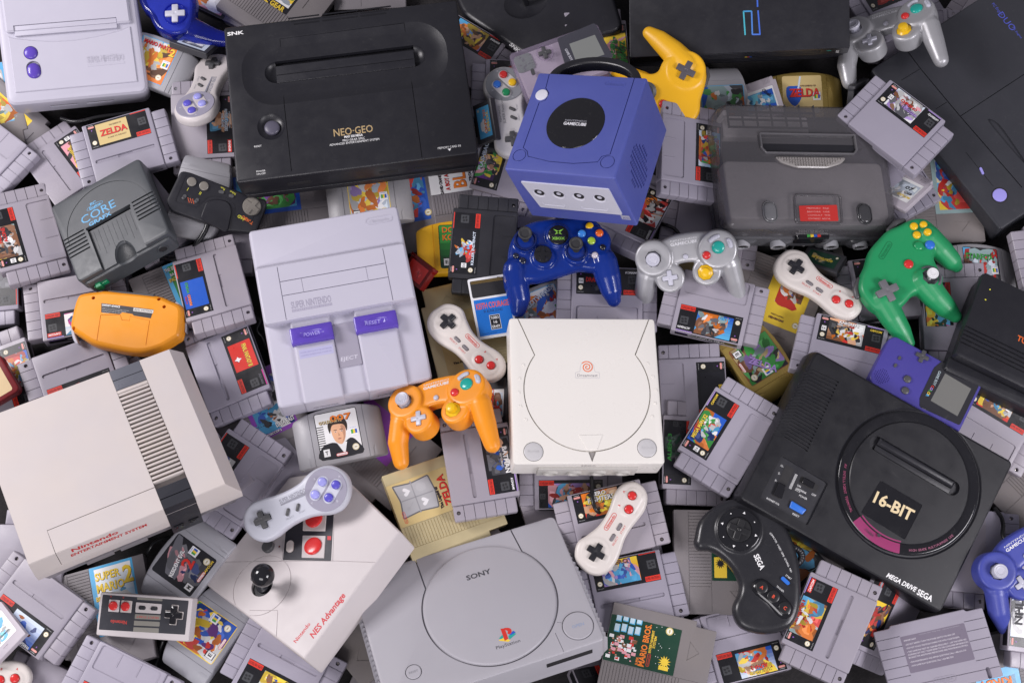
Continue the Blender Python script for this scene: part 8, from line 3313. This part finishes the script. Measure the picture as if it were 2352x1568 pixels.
# ---- curved shoulder cartridges
n64(pc(b=t(0,0,1822,560), c=t(0,0,1625,915), f=t(0,0,1625,440), g=t(0,0,1480,790)), 34, 'curved grey cartridge with orange and blue sticker beside the small white console', 'cconyw', bg='c', title=[('MARIO PARTY', -2, 24, 6, 42, 'r', 0), ('2', 22, 20, 11, 8, 'y', 0)])
n64(pc(e=t(1,1,828,85), f=t(1,1,1190,32), a=t(1,1,632,180), b=t(1,1,1420,80)), 34, 'curved grey cartridge with yellow and white sticker above the big purple switch console', 'lwyolwv', bg='y', rate='E', title=[('MARIO PARTY', -4, 24, 5, 40, 'm', 0), ('3', 21, 25, 9, 7, 'y', 0)])
n64(pc(e=t(1,1,1680,520), h=t(1,1,1722,905), a=t(1,1,1455,550)), 28, 'curved yellow cartridge with jungle green sticker', 'GgGgn', bg='G', m0=YELP, rate='E', n=6, title=[('DONKEY', 0, 24, 8, 46, 'o', 0), ('KONG 64', 0, 13, 8, 46, 'o', 0)])


def suit(m, z):
    m.flat(rrect(-27, 27, -30, 30, 2), z, MATTE, (.78, .78, .78))
    for k in range(14):
        a = -2.2 + k * .45
        m.flat([(0, 0), (60 * math.cos(a), 60 * math.sin(a)), (60 * math.cos(a + .12), 60 * math.sin(a + .12))] if False else rrect(-27, -18, 12 - 3 * k, 13.2 - 3 * k), z + .02, MATTE, C['k'])
    m.flat(spl([(-27, -30), (-24, -14), (-10, -10), (2, -14), (14, -8), (22, -14), (26, -30)], 4), z + .05, MATTE, C['k'])
    m.flat([(-4, -12), (9, -12), (4, -28)], z + .07, MATTE, C['w'])
    m.flat(spl([(-9, 8), (-6, -8), (2, -14), (8, -6), (10, 8), (6, 16), (-5, 16)], 4), z + .09, MATTE, C['s'])
    for x in (-3.4, 4.4):
        m.flat(circ(x, 3.2, 1.5, 10, .7), z + .12, MATTE, (.6, .6, .58))
        m.flat(circ(x, 3.2, .7, 8), z + .13, MATTE, (.06, .1, .14))
        m.flat(rrect(x - 2.2, x + 2.2, 5, 5.9, .3), z + .12, MATTE, (.05, .03, .02))
    m.flat([(0, 2), (1.8, -2.4), (-.6, -2.6)], z + .12, MATTE, (.5, .25, .14))
    m.flat(spl([(-2.2, -6.2), (.5, -5.6), (3, -6.1), (.5, -7.2)], 3), z + .12, MATTE, (.38, .12, .1))
    m.flat(spl([(4, 10), (9.4, 8), (8, -5), (3, -12), (6, -4)], 3), z + .1, MATTE, (.5, .26, .16))
    m.flat(spl([(-11, 2), (-12, 14), (-4, 22), (8, 21), (13, 12), (11, 2), (8, 11), (-4, 13), (-8, 10)], 4), z + .11, MATTE, (.03, .02, .015))


n64(pc(e=t(1,2,528,662), f=t(1,2,915,602), g=t(1,2,992,1025), h=t(1,2,600,1090), c=t(1,2,1215,1010), d=t(1,2,395,1200)), 44, 'curved grey cartridge with dark haired man in evening dress on its sticker', '', bg='k', extra=suit, rate='T', title=[('GOLDENEYE', -8, 18, 4, 30, 'a', 0), ('007', 6, 21, 8, 28, 'o', 0)])
n64(pc(f=t(0,3,1640,205), g=t(0,3,1988,450), h=t(0,3,1750,765), e=t(0,3,1395,510)), 34, 'curved grey cartridge with mostly black sticker above the small square gamepad', 'kkdBPd', n=12, rate='M', title=[('RESIDENT EVIL', -4, 9, 5, 36, 'w', 12), ('2', 4, -2, 15, 12, 'r', 10), ('CAPCOM', 14, -27, 3, 20, 'y', 0)])
n64(pc(g=t(0,3,2180,1050), h=t(0,3,1940,1385), e=t(0,3,1585,1145), f=t(0,3,1835,830)), 28, 'curved grey cartridge with crowded cartoon party sticker below the joystick box', 'ygrwpybo', bg='y', rate='E', title=[('PARTY', -4, 24, 8, 40, 'v', 20)])
n64(pc(h=t(2,0,1745,795), e=t(2,0,2110,780), g=t(2,0,1765,1130)), 18, 'curved grey cartridge with seaside coloured sticker behind the smoky console', 'bclwgotk', bg='c', n=14)
n64(pc(e=t(3,0,120,690), f=t(3,0,485,690), b=t(3,0,690,760), h=t(3,0,160,1100)), 14, 'curved gold cartridge with red title and shield behind the smoky console', '', m0=GOLDP, bg='a',
    extra=lambda m, z: (m.flat(spl([(-22, 14), (-12, 16), (-2, 14), (-2, -2), (-12, -14), (-22, -2)], 3), z, MATTE, C['b']), m.line([(-8, 0), (-2, 30)], 2.5, z + .03, MATTE, C['l']), m.flat([(-17, 2), (-7, 2), (-12, 10)], z + .04, MATTE, C['r'])),
    title=[('ZELDA', 3, 6, 12, 44, 'r', 0), ('THE LEGEND OF', 8, 16, 2, 22, 'n', 0)])
n64(pc(h=t(2,2,1965,80), g=t(2,2,2235,415), f=t(2,2,2540,215)), 26, 'curved gold cartridge with murky armoured hero picture and purple letters', 'nkngtvak', m0=GOLDP, bg='n', rate='E', title=[('ZELDA', 10, 0, 9, 40, 'v', 40)])
n64(pc(f=t(3,1,2105,730), g=t(3,1,2150,1100), b=t(3,1,2260,800), e=t(3,1,1800,700)), 16, 'curved grey cartridge with green title and rocky picture right of the green gamepad', 'cclrrntk', bg='k', title=[('STARFOX', -2, 18, 8, 44, 'g', 0), ('64', 22, 22, 9, 10, 'r', 0)])
n64(pc(f=t(2,1,375,1025), e=t(2,1,45,1175), g=t(2,1,547,1407)), 18, 'curved grey cartridge with sky blue flight picture between blue gamepad and white disc console', 'clwbotrw', bg='c', title=[('PILOTWINGS', 0, 20, 7, 48, 'l', 18), ('64', 18, 12, 6, 10, 'r', 18)])
n64(pc(e=t(2,1,1590,505), f=t(2,1,1930,585), h=t(2,1,1510,912)), 8, 'curved grey cartridge with plain cream sticker beneath the silver gamepad', '', bg='a', n=0, logo=False)
n64(pc(d=t(0,0,1690,1390), a=t(0,0,2070,1490), c=t(0,0,1494,2121)), 38, 'plain curved grey cartridge behind the black pad with cable', lab=False)

# ---- small handheld cartridges
gb(pc(a=t(0,0,1900,505), b=t(0,0,1550,380), c=t(0,0,1680,300)), 52, 'dark small cartridge lying on the curved grey one beside the clear blue gamepad', 'ldww', m0=DARKG, kind='gba')
gb(pc(a=t(1,0,2130,900), b=t(1,0,2215,1290), d=t(1,0,2010,985), c=t(1,0,2050,1310)), 66, 'dark small cartridge with blue sticker leaning on the pale gamepad', 'cclw', m0=DARKG, kind='gba', title=[('YOSHI', 0, 6, 4, 30, 'y', 0), ('ISLAND', 0, 1, 4, 34, 'o', 0)])
gb(pc(b=t(1,1,1632,880), a=t(1,1,1450,745), c=t(1,1,1500,1110)), 44, 'clear red small cartridge beside the yellow curved one', 'rrrr', m0=REDCLR, kind='gba')
gb(pc(b=t(3,1,695,770), c=t(3,1,370,705), a=t(3,1,615,950), d=t(3,1,310,800)) if False else pc(a=t(3,1,620,955), b=t(3,1,300,820), c=t(3,1,370,705), d=t(3,1,697,775)), 34, 'dark small cartridge with green sticker and gold word behind the bone shaped pad', 'GGaG', m0=DARKG, kind='gba', title=[('GOLDEN SUN', 0, -1, 4, 30, 'y', 0)])
gb(pc(c=t(3,0,880,950), b=t(3,0,935,705), a=t(3,0,800,800)), 40, 'dark small cartridge leaning up between gold cartridge and pictured grey one', 'kddk', m0=DARKG, kind='gba')
gb(pc(a=t(2,0,2030,825), b=t(3,0,90,672), c=t(3,0,205,1010), d=t(2,0,2100,1180)), 34, 'pale small cartridge with orange and blue board game sticker', 'bbwcw', title=[('Othello', 12, 8, 5, 18, 'k', -60)])
gb(pc(b=t(3,1,1480,95), c=t(3,1,1275,365), a=t(3,1,1260,-40)), 46, 'pale small cartridge with big black digits right of the smoky console', 'wwlw', title=[('07', 8, 4, 6, 12, 'k', 0), ('CGB', 12, -4, 4, 12, 'k', 0), ('CAPCOM', 10, -11, 4, 20, 'y', 0)])
gb(pc(b=t(1,2,2292,352), a=t(1,2,2060,340), c=t(1,2,2300,760)), 38, 'dark small cartridge with pale blue sticker behind the orange gamepad grip', 'clcrn', m0=DARKG, title=[('MARIO', 0, 4, 5, 30, 'r', 90)])
gb(pc(c=t(0,3,228,1122), b=t(0,3,-20,800), d=t(0,3,-60,1400)), 58, 'pale small cartridge with blue and white sticker at the left frame edge', 'wlcww', title=[('Nintendo', 8, -10, 3, 16, 'k', 0)])


# ---- flat white game card
def game_card():
    mw = fit([(-27, 42, 2), (27, 42, 2), (27, -42, 2), (-27, -42, 2)], [t(1,1,1935,985), t(1,1,2300,945), t(1,1,2395,1510), t(1,1,2065,1555)], 60)
    r = thing('game_card', 'flat white game card with blue printed half and gold contacts', 'card', mw)
    m = M(WHITEP)
    m.prism(rrect(-27, 27, -42, 42, 2.5), 0, 2.2, .5)
    m.obj('card', r)
    m = M(PRINT, MATTE)
    m.flat(rrect(-24, 24, -38, 12, .5), 2.24, PRINT, (.015, .17, .62))
    m.text('KEITH COURAGE', 0, 3, 2.3, 8, MATTE, (.75, .1, .04), w=44, bold=.02)
    m.text('IN ALPHA ZONES', 0, -5, 2.3, 4, MATTE, (.02, .03, .1), w=26)
    m.flat(rrect(-7, 7, -31, -11), 2.3, MATTE, C['w'])
    m.flat(rrect(-6.4, 6.4, -30.4, -11.6), 2.33, MATTE, C['k'])
    for s, y in (('TURBO', -15), ('16', -21), ('GRAFX', -27)):
        m.text(s, 0, y, 2.36, 3.6, MATTE, C['w'], w=11 if s != '16' else 5, bold=.03)
    m.text('HUDSON SOFT NEC', -10, -35, 2.3, 1.3, MATTE, C['B'], w=20)
    m.obj('printed_face', r, 0)
    m = M(DARKIN)
    m.prism(rrect(-24.5, 24.5, 15, 38.5, 2), 2.0, 2.45, .1)
    m.obj('window', r)
    m = M(BRASS)
    for k in range(38):
        x = -23 + 46 * k / 37
        m.box(x - .42, x + .42, 34, 38.3, 2.3, 2.6)
    m.obj('contacts', r, 0)


game_card()


# ---- the cartridge lying face down
def back_cart():
    mw = fit([(-68, 40, 18), (68, 40, 18), (68, -44, 18), (-68, -44, 18)], [t(3,3,958,1085), t(3,3,1985,868), t(3,3,2200,1480), t(3,3,1095,1760)], 40)
    r = thing('game_cartridge', 'grey ribbed cartridge lying face down with its printed warning sticker showing', 'cartridge', mw)
    m = M(SHELL)
    m.prism(rpoly([(-68, -44), (68, -44), (68, 40), (48, 40), (46, 43), (-46, 43), (-48, 40), (-68, 40)], 2), 0, 18.5, 1.6)
    cu = M(SHELL)
    for k in range(1, 7):
        y = 40 - 12 * k
        if y > -22:
            cu.prism(rrect(-70, -38, y - .5, y + .5), 17.4, 30)
            cu.prism(rrect(42, 70, y - .5, y + .5), 17.4, 30)
        else:
            cu.prism(rrect(-70, 70, y - .5, y + .5), 17.4, 30)
    cu.prism(rrect(50, 55, -44, -30, 2.4), 14, 30)
    m.cut(cu)
    m.obj('shell', r)
    m = M(PRINT, MATTE)
    m.flat(rrect(-38, 41.5, -18, 27, 1.5), 18.56, PRINT, (.19, .165, .215))
    rows = [('IMPORTANT', 21.5, 15), ('• DO NOT RAPIDLY TURN THE POWER SWITCH ON AND OFF.', 16.5, 62), ('• DO NOT TOUCH THE EDGE CONNECTOR WITH YOUR FINGERS.', 12, 66),
            ('• THIS GAME PAK MUST BE CLEANED REGULARLY - USE THE SUPER NES', 7.5, 73), ('   CLEANING KIT ONLY. PLEASE REFER TO THE CONSUMER INFORMATION', 4, 74),
            ('   BOOKLET FOR ADDITIONAL PRECAUTIONS AND MAINTENANCE DETAILS.', .5, 73), ('• FOR MAINTENANCE AND REPAIR QUESTIONS CALL 1-800-255-3700', -5, 69), ('• FOR GAME PLAY QUESTIONS CALL 1-206-885-7529', -9.5, 52)]
    for s, y, w in rows:
        m.text(s, -34.5, y, 18.6, 1.9, MATTE, (.66, .63, .68), w=w, al='l', bold=.02)
    m.text('MODEL NO. SNS-006   MADE IN JAPAN', 10, 25, 18.6, 1.1, MATTE, (.35, .33, .38), w=50)
    m.obj('warning_sticker', r, 0)
    m = M(SHELL)
    m.ringwall(rrect(-14, 14, -38, -29.5, 4), .7, 18.3, 18.9)
    m.text('Nintendo', 0, -33.8, 18.75, 4.2, w=21, bold=.02)
    m.obj('embossed_badge', r, 0)


back_cart()
